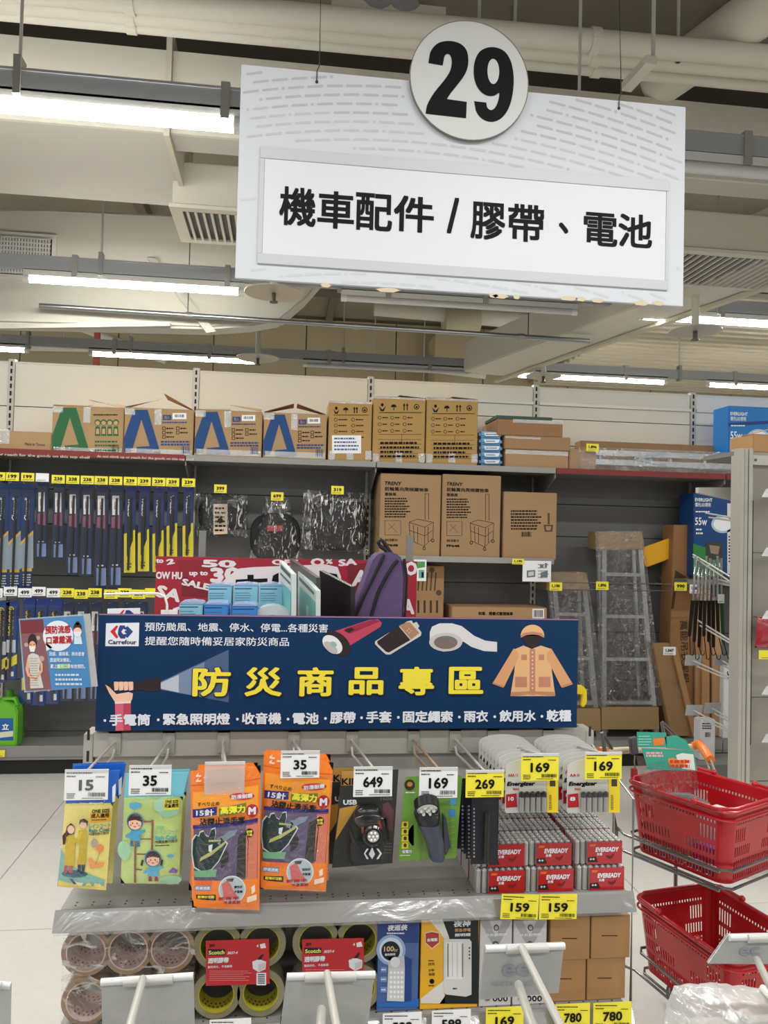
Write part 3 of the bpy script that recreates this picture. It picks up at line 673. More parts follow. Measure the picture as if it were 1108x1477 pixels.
lamp_box(1000, 712, 1068, 832, 5.16, 'shade-darkened blue and green lamp box on the shelf below, behind the right-hand display post', True)
r = rect(985, 833, 1110, 838, 5.12)
B().box(r[0], 5.06, r[2]-.02, 4.13, 5.48, r[2]+.008).out('small_shelf', SHELF_G, gon)
# ---- mid shelf boxes
def cart_box(x0, y0, x1, y1, lab):
    T, P = carton(x0, y0, x1, y1, 5.06, .36, lab, 'brown boxes with a drawing of a folding shopping cart', mat=M(160, 130, 94, .8, grain=.05, gs=10), zfloor=1.3625)
    w_, h_ = x1-x0, y1-y0; X = lambda u: x0+u*w_; Z = lambda v: y0+v*h_
    P.text('TRENY', X(.08), X(.36), Z(.115), h_*.045, INK, bold=.03, shear=.2); P.text('前輪萬向爬梯購物車', X(.08), X(.80), Z(.19), h_*.05, INK, bold=.02); P.text('重錄展', X(.08), X(.27), Z(.25), h_*.04, INK, bold=.02)
    P.lines(X(.08), Z(.29), X(.50), Z(.55), 8, INK, seed=3, thick=.5)
    P.text('FP648', X(.08), X(.30), Z(.89), h_*.03, INK, bold=.05); P.bars(X(.08), Z(.81), X(.30), Z(.84), 14, INK)
    L = lambda pts, wd=.8, nm='line_drawing': P.poly([[(a[0], a[1]), (b[0], b[1]), (b[0]+(wd if abs(b[1]-a[1]) > abs(b[0]-a[0]) else 0), b[1]+(0 if abs(b[1]-a[1]) > abs(b[0]-a[0]) else wd)), (a[0]+(wd if abs(b[1]-a[1]) > abs(b[0]-a[0]) else 0), a[1]+(0 if abs(b[1]-a[1]) > abs(b[0]-a[0]) else wd))] for a, b in pts], M(60, 46, 34), nm)
    c = lambda u, v: (X(u), Z(v))
    L([(c(.74, .24), c(.74, .57)), (c(.80, .24), c(.80, .57)), (c(.74, .24), c(.81, .24)), (c(.48, .60), c(.62, .56)), (c(.62, .56), c(.88, .60)), (c(.48, .60), c(.74, .66)), (c(.74, .66), c(.88, .60)),
       (c(.48, .60), c(.49, .82)), (c(.74, .66), c(.73, .9)), (c(.88, .60), c(.87, .80)), (c(.49, .82), c(.73, .90)), (c(.73, .90), c(.87, .80)), (c(.49, .70), c(.74, .77)), (c(.74, .77), c(.87, .70)), (c(.55, .64), c(.56, .84)), (c(.62, .66), c(.62, .86)), (c(.79, .66), c(.79, .85))])
    for u, v in ((.5, .85), (.73, .93), (.87, .83)): P.ell(X(u), Z(v), 2.4, 2.8, M(60, 46, 34), 'line_drawing', seg=12); P.ell(X(u), Z(v), 1.2, 1.4, M(160, 130, 94), 'line_drawing', layer=1, seg=12)
    L([(c(.08, .58), c(.34, .58)), (c(.08, .76), c(.34, .76)), (c(.08, .58), c(.08, .76)), (c(.34, .58), c(.34, .76)), (c(.14, .62), c(.28, .73)), (c(.13, .7), c(.25, .62))], .6)
cart_box(548, 684, 635.5, 799, 'shopping cart box on the left, its drawing facing out, tallest of the two')
cart_box(637.5, 685, 722, 800, 'shopping cart box in the middle of the shelf, close against the plainer box')
T, P = carton(726, 710, 803, 803.5, 5.06, .34, 'plainer brown box at the right end of the middle shelf with small print', mat=M(162, 130, 94, .8), zfloor=1.3625)
P.lines(737, 735, 782, 765, 7, INK, seed=4, thick=.5); P.bars(752, 767, 767, 774, 12, INK)
P.poly([[(790, 740), (793, 740), (793, 756), (790, 756)], [(784, 757), (798, 757), (797, 767), (786, 767)]], M(80, 62, 44), 'line_drawing'); P.poly([[(787, 759), (795, 759), (794, 765), (788, 765)]], M(162, 130, 94), 'line_drawing', layer=2)
# price rail papers
p = rect(754, 809, 795, 839, 5.02)
t = thing('paper_sign', 'white paper with product drawings hanging from the middle shelf lip', 'sign', ((p[0]+p[1])/2, 5.02, p[2]))
B().box(p[0], 5.02, p[2], p[1], 5.022, p[3]).out('sheet', WHT_TAG, t); P = Print(5.02, t)
P.poly([[(760, 823), (772, 822), (772, 832), (760, 833)], [(779, 815), (784, 815), (784, 819), (779, 819)], [(780, 826), (790, 823), (790, 832), (780, 834)], [(786, 812), (789, 812), (789, 818), (786, 818)]], M(100, 110, 120), 'line_drawing'); P.poly([(762, 825), (770, 824), (770, 830), (762, 831)], M(205, 208, 210), layer=2); P.lines(776, 812, 792, 835, 5, M(130, 130, 130), seed=5, thick=.3)
price_tag(739, 806, 756, 814, 5.018, '1,190', True, 'yellow price tag on the middle shelf lip beside the white paper', None, big=False)
p = rect(729, 806, 738, 814, 5.018); P0 = None
p = rect(598, 805, 615, 838, 4.6)
t = thing('paper_sign', 'small white and green paper beside the purple backpack', 'sign', ((p[0]+p[1])/2, 4.96, p[2]))
p = rect(597, 807, 615, 838, 5.02); WL[t.name] = Vector(t.location)
B().box(p[0], 5.02, p[2], p[1], 5.022, p[3]).out('sheet', WHT_TAG, t); P = Print(5.02, t)
P.poly([(601, 810), (613, 810), (613, 818), (601, 820)], M(70, 150, 80)); P.poly([(604, 822), (612, 822), (612, 834), (604, 834)], M(90, 170, 150)); P.text('1', 608, 611, 829, 8, INK, bold=.05)
# boxes under the middle shelf
r = rect(600, 815, 640, 905, 5.1)
T, P = carton(598, 816, 640, 930, 5.15, .25, 'brown box with a printed drawing standing under the middle shelf behind the purple backpack', mat=M(162, 124, 84, .8), zfloor=.95)
P.poly([[(604+6*k, 826), (606+6*k, 826), (604+6*k, 852), (602+6*k, 852)] for k in range(5)], M(70, 52, 38), 'line_drawing'); P.poly([[(602+9*k, 866), (605+9*k, 866), (605+9*k, 884), (602+9*k, 884)] for k in range(4)], M(50, 38, 28), 'line_drawing')
P.ell(623, 822, 4, 4, M(80, 60, 44), 'line_drawing'); P.ell(633, 855, 4, 4, M(80, 60, 44), 'line_drawing')
B().box(.61, 5.06, .905, 1.75, 5.48, .93).out('lower_shelf', SHELF_G, gon)
T, P = carton(652, 876, 789, 900, 5.10, .34, 'long flat brown box lying under the middle shelf, with a row of dark characters', mat=M(172, 136, 98, .8), name='long_box', zfloor=.931)
P.text('和風．摺疊式整理推車', 690, 740, 885, 5, INK, bold=.03); P.poly([(768, 878), (785, 878), (785, 892), (768, 892)], WHT_TAG); P.bars(770, 880, 783, 890, 9, INK, layer=2)
# ---- wiper blades on hooks
HOOKM = M(190, 190, 186, .35, .7)
def hook_rod(par, x, z, y0, y1, r=.0022):
    b = B(); b.cyl((x, y1, z), (x, y0, z+.012), r, 8); b.out('hook', HOOKM, par)
def wiper(kind, cx, y0, y1, lab, grp, Y=5.16, w_=17, dz=0):
    r = rect(cx-w_/2, y0, cx+w_/2, y1, Y)
    t = thing('wiper_blade_pack', lab, 'wiper blade', ((r[0]+r[1])/2, Y, r[2]), grp)
    base = {'b': M(22, 38, 70, .35), 'v': M(18, 40, 98, .35), 'c': M(14, 48, 98, .35), 'g': M(16, 52, 122, .35)}[kind]
    B().box(r[0], Y+.004, r[2], r[1], Y+.008, r[3]).out('backing_card', base, t)
    x0, x1 = cx-w_/2, cx+w_/2; h = y1-y0; Z = lambda v: y0+v*h
    P = Print(Y+.004, t)
    ya = PY(cx, Z(.97), Y).z; yb = PY(cx, Z(.12), Y).z; xc = (r[0]+r[1])/2
    if kind == 'b':
        P.poly([(x0+4, y0+14), (x1-4, y0+14), (x1-4, y0+42), (x0+4, y0+42)], WHT_TAG); P.text('BOSCH', cx-5.5, cx+5.5, y0+28, 4.4, RED, bold=.03, layer=2, rot=PI/2)
        P.poly([(x0+3, y0+45), (x1-3, y0+42), (x1-3, y0+62), (x0+3, y0+60)], M(150, 84, 110)); P.poly([(x0+2, Z(.80)), (x1-2, Z(.80)), (x1-2, Z(.97)), (x0+2, Z(.97))], M(120, 140, 186)); P.lines(x0+4, Z(.76), x1-4, Z(.79), 1, WHT_TAG)
    elif kind == 'v':
        P.poly([(x0, Z(.55)), (x1, Z(.50)), (x1, y1), (x0, y1)], M(222, 206, 40, .4)); P.text('VALEO', cx-14, cx+14, Z(.24), 5, WHT_TAG, bold=.04, layer=2, rot=-PI/2)
        P.poly([(x0+4, Z(.33)), (x1-3, Z(.30)), (x1-3, Z(.62)), (x0+4, Z(.82))], M(20, 26, 44), layer=1); P.lines(x0+4, Z(.88), x1-4, Z(.95), 2, M(60, 60, 40), layer=2)
    elif kind == 'c':
        P.poly([(x0, Z(.55)), (x1, Z(.44)), (x1, Z(.47)), (x0, Z(.58))], M(212, 176, 70), layer=1); P.poly([(x0, Z(.58)), (x1, Z(.47)), (x1, Z(.80)), (x0, Z(.80))], M(140, 156, 170), layer=0)
        P.text('Cleanwell', cx-17, cx+17, Z(.24), 7, WHT_TAG, bold=.02, layer=2, rot=PI/2, shear=.2); P.poly([(x0+2, Z(.80)), (x1-2, Z(.80)), (x1-2, Z(.83)), (x0+2, Z(.83))], M(206, 170, 60)); P.lines(x0+3, Z(.85), x1-3, Z(.97), 5, M(210, 214, 206), seed=2)
    else:
        P.text('GOODYEAR', cx-22, cx+22, Z(.26), 7, M(236, 214, 40), bold=.04, layer=2, rot=-PI/2, shear=.2)
        P.poly([(x0+3, Z(.50)), (x1-3, Z(.50)), (x1-3, Z(.66)), (x0+3, Z(.66))], M(196, 204, 214)); P.poly([(x0+1, Z(.76)), (x1-1, Z(.68)), (x1-1, Z(.80)), (x0+1, Z(.88))], M(222, 206, 50)); P.poly([(x0+6, Z(.90)), (x1-6, Z(.90)), (x1-6, Z(.96)), (x0+6, Z(.96))], WHT_TAG)
    B().box(xc-.006, Y-.010, ya, xc+.006, Y+.002, yb).out('wiper_arm', M(22, 24, 30, .3), t)
    B().box(r[0]+.006, Y-.014, PY(cx, Z(.99), Y).z, r[1]-.006, Y-.012, PY(cx, Z(.06), Y).z).out('plastic_cover', BLISTER, t)
    hook_rod(t, xc, r[3]-.012, Y-.10, YB-.002)
    return t
G1, G2 = 'wiper blade packs on the upper row of hooks', 'wiper blade packs on the lower row of hooks'
n = {}
def nm(k): n[k] = n.get(k, -1)+1; return ORD[n[k]]
up_row = [('c', 3, 697, 852, 18), ('c', 21, 697, 852, 18), ('c', 39, 698, 850, 18), ('b', 60, 696, 806, 17), ('b', 84, 697, 807, 17), ('b', 105, 699, 830, 17), ('b', 125, 700, 832, 17), ('b', 146, 701, 849, 18), ('b', 167, 701, 848, 18),
          ('v', 187, 702, 826, 16), ('v', 207, 702, 824, 16), ('v', 228, 704, 825, 16), ('v', 248, 704, 804, 15), ('v', 271, 704, 804, 15)]
KN = {'c': 'blue and gold', 'b': 'dark blue pink-marked', 'v': 'half yellow', 'g': 'yellow-lettered blue'}
for i, (k, cx, a, c, w_) in enumerate(up_row):
    wiper(k, cx, a, c, '%s %s wiper pack from the left on the upper row' % (nm(k), KN[k]), G1, w_=w_)
tagx = [(-2, 0, 1), (18, 1, 1), (40, 1, 1), (61, 0, 0), (84, 2, 1), (105, 2, 1), (126, 2, 1), (146, 2, 1), (167, 2, 1), (188, 3, 1), (208, 3, 1), (229, 3, 1), (249, 3, 1), (272, 3, 1)]
for i, (x, v, y_) in enumerate(tagx):
    yy = 687+i*.55+(2 if i > 3 else 0)
    price_tag(x-9.5, yy-6, x+9.5, yy+6, 5.05, ['199' if v == 0 and y_ else '', '199', '238', '239'][v], bool(y_), '%s hook price tag, %s from the left above the upper row of wiper packs' % ('yellow' if y_ else 'white', ORD[i]), 'price tags of the upper wiper row', big=False, seed=i)
n.clear()
lo_row = [('g', 2, 866, 985, 19), ('g', 16, 866, 980, 19), ('g', 40, 862, 1015, 19), ('g', 58, 863, 1018, 19), ('g', 78, 864, 1016, 19), ('b', 97, 868, 1012, 17), ('b', 117, 868, 1012, 17), ('b', 137, 868, 1012, 17), ('b', 160, 868, 1000, 17), ('b', 185, 868, 1000, 17), ('b', 203, 868, 1000, 17)]
for i, (k, cx, a, c, w_) in enumerate(lo_row):
    wiper(k, cx, a, c, '%s %s wiper pack from the left on the lower row' % (nm(k), KN[k]), G2, w_=w_)
for i, (x, tx, y_) in enumerate(((-6, '499', 0), (15, '499', 0), (36, '499', 0), (56, '499', 0), (77, '499', 0), (97, '238', 1), (117, '238', 1), (137, '238', 1), (160, '238', 1), (180, '238', 1), (200, '238', 1), (219, '', 1))):
    yy = 855+(i % 2)*(-2)+(2 if i > 4 else 0)
    price_tag(x-9.8, yy-6.5, x+9.8, yy+6.5, 5.05, tx, bool(y_), '%s hook price tag, %s from the left above the lower row of wiper packs' % ('yellow' if y_ else 'white', ORD[i]), 'price tags of the lower wiper row', big=False, seed=i)
# ---- black cushions in plastic bags
def blob(c, rx, ry, rz, pw, name, mat, par, seg=28):
    b = B(); bmesh.ops.create_uvsphere(b.bm, u_segments=seg, v_segments=seg//2, radius=1)
    for v in b.bm.verts:
        f = lambda t, e: math.copysign(abs(t)**e, t)
        v.co = Vector(c)+Vector((f(v.co.x, pw)*rx, f(v.co.y, .8)*ry, f(v.co.z, pw)*rz))
    return b.out(name, mat, par, smooth=True)
def pouch_mesh(pts, Y, thick, n=14, m=16):
    """pillow-shaped film bag: outline corners TL, TR, BR, BL in pixels; returns builder and the bulge function"""
    TL, TR, BR, BL = [PY(x, y, Y) for x, y in pts]
    b = B(); rows = []
    def bul(u, v): return thick*(max(0, math.sin(PI*u))**.45)*(max(0, math.sin(PI*v))**.4)
    for side in (1, -1):
        g = []
        for j in range(m+1):
            v = j/m; a = TL.lerp(BL, v); c = TR.lerp(BR, v)
            g.append([b.bm.verts.new(a.lerp(c, i/n)+Vector((0, -side*(bul(i/n, v) + (.0012*math.sin(i*2.3+j*1.7) if 0 < i < n and 0 < j < m else 0)), 0))) for i in range(n+1)])
        for j in range(m):
            for i in range(n): b.bm.faces.new((g[j][i], g[j][i+1], g[j+1][i+1], g[j+1][i]))
    bmesh.ops.remove_doubles(b.bm, verts=b.bm.verts[:], dist=1e-5)
    def fn(x, z):
        v = (TL.z-z)/(TL.z-BL.z) if TL.z != BL.z else 0
        v = min(1, max(0, v)); a = TL.lerp(BL, v).x; c = TR.lerp(BR, v).x
        return bul(min(1, max(0, (x-a)/(c-a))), v)+.0014
    return b, fn
BAGF = film('bag_film', .04, wrinkle=1.0, scale=11, rough=.05, fres=.4, crease=.75, stretch=(2.2, 1, .55), lo=.56)
t = thing('bagged_cushion', 'black round cushion with a beige paper band in a clear bag, hung leftmost', 'cushion', PY(320, 775, 5.2), 'black cushions hung in clear bags')
B_ = PY(318, 742, 5.2); blob((B_.x, 5.27, B_.z), .145, .045, .105, .55, 'cushion', M(26, 26, 28, .8), t)
B().px([(308, 727), (328, 727), (328, 770), (308, 771)], 5.2, .02).out('paper_band', M(206, 188, 166), t); P = Print(5.199, t); P.lines(310, 730, 326, 768, 6, INK, seed=3); P.ell(318, 751, 4, 4, INK, layer=2)
b, f_ = pouch_mesh([(282, 711), (357, 713), (358, 776), (284, 773)], 5.25, .06); b.out('clear_bag', BAGF, t, smooth=True); hook_rod(t, B_.x, PY(318, 712, 5.2).z, 5.1, YB)
t = thing('bagged_cushion', 'black bagged neck rest gathered at the top, hung in the middle', 'cushion', PY(398, 800, 5.2), 'black cushions hung in clear bags')
c_ = PY(397, 775, 5.2); blob((c_.x, 5.27, c_.z), .165, .04, .16, .75, 'cushion', M(24, 24, 26, .8), t)
B().px([(386, 758), (408, 758), (408, 766), (386, 766)], 5.205, .012).out('red_label', M(170, 60, 50), t)
b, f_ = pouch_mesh([(383, 716), (415, 716), (440, 812), (358, 812)], 5.25, .06); b.out('clear_bag', BAGF, t, smooth=True); hook_rod(t, c_.x, PY(398, 718, 5.2).z, 5.1, YB)
t = thing('bagged_cushion', 'large square black back cushion in a clear bag, hung right beside the cart boxes', 'cushion', PY(485, 800, 5.2), 'black cushions hung in clear bags')
c_ = PY(490, 758, 5.2); blob((c_.x, 5.27, c_.z), .185, .045, .165, .35, 'cushion', M(30, 30, 31, .8), t)
b, f_ = pouch_mesh([(438, 706), (534, 712), (531, 800), (434, 792)], 5.25, .06); b.out('clear_bag', BAGF, t, smooth=True); hook_rod(t, c_.x, PY(488, 712, 5.2).z, 5.1, YB)
for x, y, s_, l_ in ((318, 705, '399', 'left round'), (400, 716, '699', 'middle gathered'), (487, 707, '319', 'right square')):
    price_tag(x-9, y-6, x+9, y+6, 5.05, s_, True, 'yellow price tag above the %s bagged cushion' % l_, 'price tags above the bagged cushions', big=False)
# ---- ladders in film standing on the base shelf
def ladder(y_top, y_bot, tl, tr, bl, br, rungs, lab, cut):
    Yl = 5.22
    z0 = .166
    t = thing('step_ladder', lab, 'ladder', (PY((bl+br)/2, y_bot, Yl).x, Yl, z0), 'aluminium step ladders wrapped in film')
    AL = M(205, 208, 210, .28, .8)
    TLp, TRp, BLp, BRp = PY(tl, y_top, Yl), PY(tr, y_top, Yl), PY(bl, y_bot, Yl), PY(br, y_bot, Yl); BLp.z = BRp.z = z0
    for (a, c) in ((TLp, BLp), (TRp, BRp)):
        B().prism([a+Vector((-.016, 0, 0)), a+Vector((.016, 0, 0)), c+Vector((.016, 0, 0)), c+Vector((-.016, 0, 0))], (0, .03, 0)).out('side_rail', AL, t)
        B().prism([a+Vector((-.012, .1, 0)), a+Vector((.012, .1, 0)), c+Vector((-.05, .1, 0)) if a is TRp else c+Vector((.07, .1, 0)), c+Vector((-.08, .1, 0)) if a is TRp else c+Vector((.04, .1, 0))], (0, .02, 0)).out('rear_rail', AL, t)
    for y in rungs:
        v = (y-y_top)/(y_bot-y_top); a, c = TLp.lerp(BLp, v), TRp.lerp(BRp, v)
        B().box(a.x, Yl-.012, a.z-.011, c.x, Yl+.04, a.z+.011).out('step', AL, t)
    B().px([(tl-10, y_top-4), (tr+4, y_top-4), (tr+8, y_top+22), (tl-10, y_top+22)], Yl-.03, .17).out('cardboard_cap', M(160, 134, 94, .6), t, bevel=.006)
    b = B().px([(bl-4, y_bot-30), (br+2, y_bot-30), (br+3, y_bot+2), (bl-4, y_bot+2)], Yl-.032, .18)
    for v in b.bm.verts: v.co.z = max(v.co.z, z0)
    b.out('cardboard_foot', M(150, 124, 86, .6), t)
    B().px([(tl-13, y_top-5), (tr+5, y_top-5), (br+10, y_bot-32), (bl-7, y_bot-32)], Yl-.034, .001).out('wrapping_film', film('ladder_film', .06, wrinkle=1.0, scale=16, rough=.06, fres=.35, crease=.5, lo=.60), t)
ladder(830, 1052, 799, 842, 818, 864, (883, 944, 1005), 'smaller film-wrapped step ladder, left one, partly behind the blue banner', 0)
ladder(771, 1050, 872, 922, 872, 948, (826, 884, 943, 1003), 'taller film-wrapped step ladder, right one, beside the yellow plate', 0)
for i, (x, y, s_, c) in enumerate(((802, 846, '1,190', 'left ladder'), (869, 845, '1,896', 'right ladder'), (982, 846, '990', 'tall leaning box'))):
    price_tag(x-9, y-6, x+9, y+6, 5.0, s_, True, 'yellow price tag on a long wire hook in front of the %s' % c, None, big=False)
price_tag(995, 843, 1009, 856, 4.98, '1,080', False, 'white price tag between the yellow tag and the hanging skewers', None, big=False)
price_tag(957, 933, 975, 945, 5.0, '1,047', False, 'white price tag stuck on the short leaning box beside the right ladder', None, big=False)
t = thing('loop_hook', 'long wire loop hook holding the price tag before the right ladder and leaning box', 'hook', PY(930, 848, 5.3))
for zz_ in (843, 853):
    a, c = PY(800, zz_-3, 5.06), PY(1000, zz_, 5.06); B().cyl(a, c, .0035, 8).out('wire', M(90, 90, 88, .4, .6), t)
for x in (803, 868, 985): p = PY(x, 846, 5.06); B().cyl(p, (p.x, YB-.002, p.z), .003, 8).out('arm', HOOKM, t)
t = thing('yellow_plate', 'bright yellow plastic plate tilted between the right ladder and the tall leaning box', 'plate', PY(950, 818, 5.3))
B().px([(927, 790), (970, 775), (972, 804), (934, 818)], 5.30, .02).out('plate_body', M(236, 176, 24, .45), t, bevel=.004)
B().px([(927, 790), (934, 818), (931, 816), (925, 793)], 5.27, .05).out('folded_rim', M(220, 160, 20, .45), t)
def lean_box(pts, side, Y, d, lab, mat=CARTON):
    q = [PY(x, y, Y) for x, y in pts]
    t = thing('leaning_box', lab, 'box', ((q[2].x+q[3].x)/2, Y, .166))
    for v in q: v.z = max(v.z, .166)
    B().prism(q, (0, d, 0)).out('carton_body', mat, t, bevel=.003)
    if side:
        s_ = [PY(x, y, Y-.002) for x, y in side]; 
        for v in s_: v.z = max(v.z, .167)
        B().prism(s_, (0, -.02, 0)).out('carton_side', M(166, 126, 84, .8), t)
    return t
t = lean_box([(972, 757), (1002, 757), (1000, 1062), (962, 1062)], [(1002, 757), (1012, 762), (1010, 1062), (1000, 1062)], 5.24, .16, 'tall dark brown box with vertical print leaning in the corner', M(150, 108, 68, .8))
P = Print(5.24, t); P.text('TV MOUNT'[:0] or '萬能吊衣架組', 945, 1030, 940, 12, M(60, 40, 26), bold=.02, rot=-PI/2+.05); P.poly([(974, 822), (990, 832), (976, 846), (972, 878), (968, 878)], M(70, 48, 30))
t = lean_box([(942, 928), (966, 928), (998, 1062), (968, 1062)], [(966, 930), (975, 934), (1005, 1060), (998, 1062)], 5.17, .05, 'short narrow box leaning beside the right ladder with a white price tag', M(150, 118, 80, .8))
t = lean_box([(1014, 800), (1024, 800), (1024, 1062), (1012, 1062)], None, 5.2, .1, 'slim brown box standing upright behind the hanging skewers', M(172, 128, 84, .8))
t = lean_box([(1027, 860), (1041, 860), (1042, 1062), (1028, 1062)], None, 5.2, .1, 'slim tan box standing close to the right display post', M(180, 140, 100, .8))
T, P = carton(1010, 1038, 1032, 1086, 4.7, .08, 'white narrow printed box standing low beside the right display post', mat=M(220, 221, 222, .5), zfloor=.15)
P.bars(1017, 1056, 1025, 1063, 6, INK); P.lines(1013, 1042, 1028, 1052, 3, INK, seed=2)
B().box(T.location.x-.2, 4.60, .0, T.location.x+.35, 4.85, .149).out('low_plinth', M(120, 120, 116), gon)
T, P = carton(1044, 960, 1060, 1024, 5.15, .1, 'white long box with a black number, partly behind the right display post', mat=M(226, 228, 230, .5), zfloor=.166)
P.text('51', 1046, 1057, 974, 6, INK, bold=.04, rot=-PI/2)
# green jug at the left
p = PY(8, 1078, 5.0)
t = thing('jug', 'bright green plastic jug with a blue label at the far left of the base shelf', 'jug', (p.x, 5.0, .166), 'green plastic jugs at the left edge')
zz_ = .166
def jug(Y, dx):
    a, c, z0, z1 = rect(-18+dx, 1007, 25+dx, 1079, Y)
    z0 = zz_
    B().xz([(a, z0+.01), (a+.01, z0), (c-.01, z0), (c, z0+.01), (c, z1-.09), (c-.012, z1-.05), (c-.06, z1-.03), (a+.07, z1-.02), (a+.03, z1-.04), (a, z1-.09)], Y, Y+.11).out('jug_body', M(96, 178, 30, .3, coat=.3), t_, bevel=.008, smooth=False)
    B().xz([(a+.06, z1-.035), (a+.07, z1-.005), (c-.03, z1-.005), (c-.012, z1-.05), (c-.024, z1-.055), (c-.04, z1-.02), (a+.08, z1-.02), (a+.075, z1-.035)], Y+.04, Y+.07).out('handle', M(96, 178, 30, .3, coat=.3), t_)
    P = Print(Y, t_); P.poly([(-16+dx, 1036), (19+dx, 1036), (19+dx, 1068), (-16+dx, 1068)], M(22, 90, 160), layer=0); P.poly([(-16+dx, 1058), (19+dx, 1054), (19+dx, 1062), (-16+dx, 1066)], M(214, 216, 190), layer=1); P.text('立', 3+dx, 13+dx, 1048, 9, WHT_TAG, bold=.04, layer=2)
t_ = t; jug(5.06, 0)
p = PY(16, 1078, 5.2)
t_ = thing('jug', 'second green plastic jug just behind the first at the far left', 'jug', (p.x, 5.2, .166), 'green plastic jugs at the left edge'); 
a, c, z0, z1 = rect(-14, 1002, 28, 1070, 5.2)
B().xz([(a, .166), (c, .166), (c, z1-.07), (c-.05, z1-.02), (a+.05, z1-.02), (a, z1-.07)], 5.2, 5.32).out('jug_body', M(84, 160, 28, .3, coat=.3), t_, bevel=.01)
B().cyl((a+.09, 5.26, z1-.02), (a+.09, 5.26, z1+.02), .022, 16).out('cap', M(84, 160, 28, .3), t_)
price_tag(-6, 1082, 7, 1092, 5.03, '', True, 'yellow price tag on the base shelf lip at the far left', None, big=False)
# ================================================================== THE AISLE SIGN
YG = 2.15
sg = thing('aisle_sign', 'large white hanging aisle sign with a round 29 plate and black characters', 'sign', (PY(665, 420, YG).x, YG, PY(665, 420, YG).z))
r = rect(343.5, 95, 987.5, 440, YG); c1, c2 = PY(347, 95, YG), PY(340, 403, YG); c3, c4 = PY(991, 152, YG), PY(984, 440, YG)
zt1, zb1, xl, xr = (c1.z+c3.z)/2, (c2.z+c4.z)/2, (c1.x+c2.x)/2, (c3.x+c4.x)/2
SIGNW = M(208, 213, 221, .5, grain=.015, gs=6)
B().box(xl, YG, zb1, xr, YG+.012, zt1).out('sign_board', SIGNW, sg, bevel=.001)
GS = Print(YG, sg, lift=.0005)
dash = [[], [], []]; rnd = random.Random(4)
def on_board(x, y):
    top, bot = 95+.0885*(x-347), 403+.0575*(x-340)
    if not (350-(y-95)*.0227 < x < 988-(y-152)*.0227 and top+4 < y < bot-4): return False
    if 372-(y-205)*.0227 < x < 967-(y-268)*.0227 and y > 205+.1034*(x-375)-3 and y < 386+.055*(x-372): return False
    return (x-676)**2+(y-120)**2 > 92**2
for k in range(34):
    x = 346-(k*23) % 60; ph = k % 3; y0k = 72+k*12.9
    while x < 992:
        seg = (22, 3, 22, 22)[ph % 4] if True else 0; ph += 1
        if seg == 3 and rnd.random() < .35: seg = 22
        f = lambda q: y0k+.00042*(q-500)**2 - (0 if q > 500 else -.02*(500-q)*.2)
        xe_ = x+seg; ya, yb = f(x), f(xe_)
        if on_board(x, ya) and on_board(xe_, yb):
            g_ = 0 if ya < 150 + .12*(x-347) else (1 if ya < 205+.1*(x-347) else 2)
            t_ = 1.7 if seg > 5 else 1.9
            dash[g_].append([(x, ya-t_), (xe_, yb-t_), (xe_+.8, yb), (xe_, yb+t_), (x, ya+t_), (x-.8, ya)])
        x += seg+6
for g_, m_ in zip(dash, (M(184, 187, 190), M(193, 197, 202), M(200, 205, 211))):
    if g_: GS.poly(g_, m_, 'printed_dashes', layer=0)
q1, q2, q3, q4 = PY(376, 206, YG), PY(371, 383, YG), PY(966, 267, YG), PY(961, 417, YG)
fx0, fx1, fz1, fz0 = (q1.x+q2.x)/2, (q3.x+q4.x)/2, (q1.z+q3.z)/2, (q2.z+q4.z)/2
FRM = M(196, 200, 207, .4)
B().box(fx0, YG-.006, fz0, fx1, YG-.001, fz0+.028).out('frame_rail', FRM, sg, bevel=.001)
B().box(fx0, YG-.006, fz1-.032, fx1, YG-.001, fz1).out('frame_rail', FRM, sg, bevel=.001)
B().box(fx0, YG-.005, fz0+.0285, fx0+.012, YG-.001, fz1-.0325).out('frame_side', FRM, sg)
B().box(fx1-.008, YG-.005, fz0+.0285, fx1, YG-.001, fz1-.0325).out('frame_side', FRM, sg)
B().box(fx0+.0125, YG-.0035, fz0+.0285, fx1-.0085, YG-.0011, fz1-.0325).out('text_panel', M(218, 222, 228, .45), sg)
for x, y, w_ in ((470, 411, 8), (560, 418, 18), (712, 426, 7), (722, 427, 12), (745, 428, 5), (820, 430, 14), (838, 431, 8), (862, 433, 10), (925, 437, 12), (950, 437, 9)):
    GS.poly([(x-w_, y-1), (x-w_*.3, y-3), (x+w_*.5, y-2), (x+w_, y+1), (x+w_*.4, y+4), (x-w_*.6, y+3)], M(212, 196, 168), 'peeled_patch', layer=1)
PT = Print(YG-.004, sg, lift=.0005)
for ch, x0, x1, yc, h in (('機', 403, 456, 298, 56), ('車', 458, 511, 303, 54), ('配', 513, 566, 306, 54), ('件', 568, 626, 309, 52), ('/', 645, 662, 311, 52), ('膠', 679, 729, 319, 54), ('帶', 733, 785, 322, 54), ('、', 806, 820, 329, 16), ('電', 842, 891, 331, 48), ('池', 892, 941, 333, 48)):
    PT.text(ch, x0, x1, yc, h, INK, bold=.028, layer=0, name='printed_character', res=3, shear=.0)
cc = PY(676, 120, YG); rr = 89/1150*YG*1.005
b = B(); b.lathe([(0, -.008), (rr, -.008), (rr+.001, -.004), (rr, 0), (0, 0)], (cc.x, YG-.006, cc.z), 'Y', 64); pl = b.out('round_plate', M(210, 213, 213, .5), sg)
b = B(); b.lathe([(rr-.0005, -.0086), (rr+.0018, -.0086), (rr+.0018, .0), (rr-.0005, .0)], (cc.x, YG-.006, cc.z), 'Y', 64); b.out('plate_edge', M(120, 116, 112, .6), sg)
P9 = Print(YG-.0145, sg, lift=.0005)
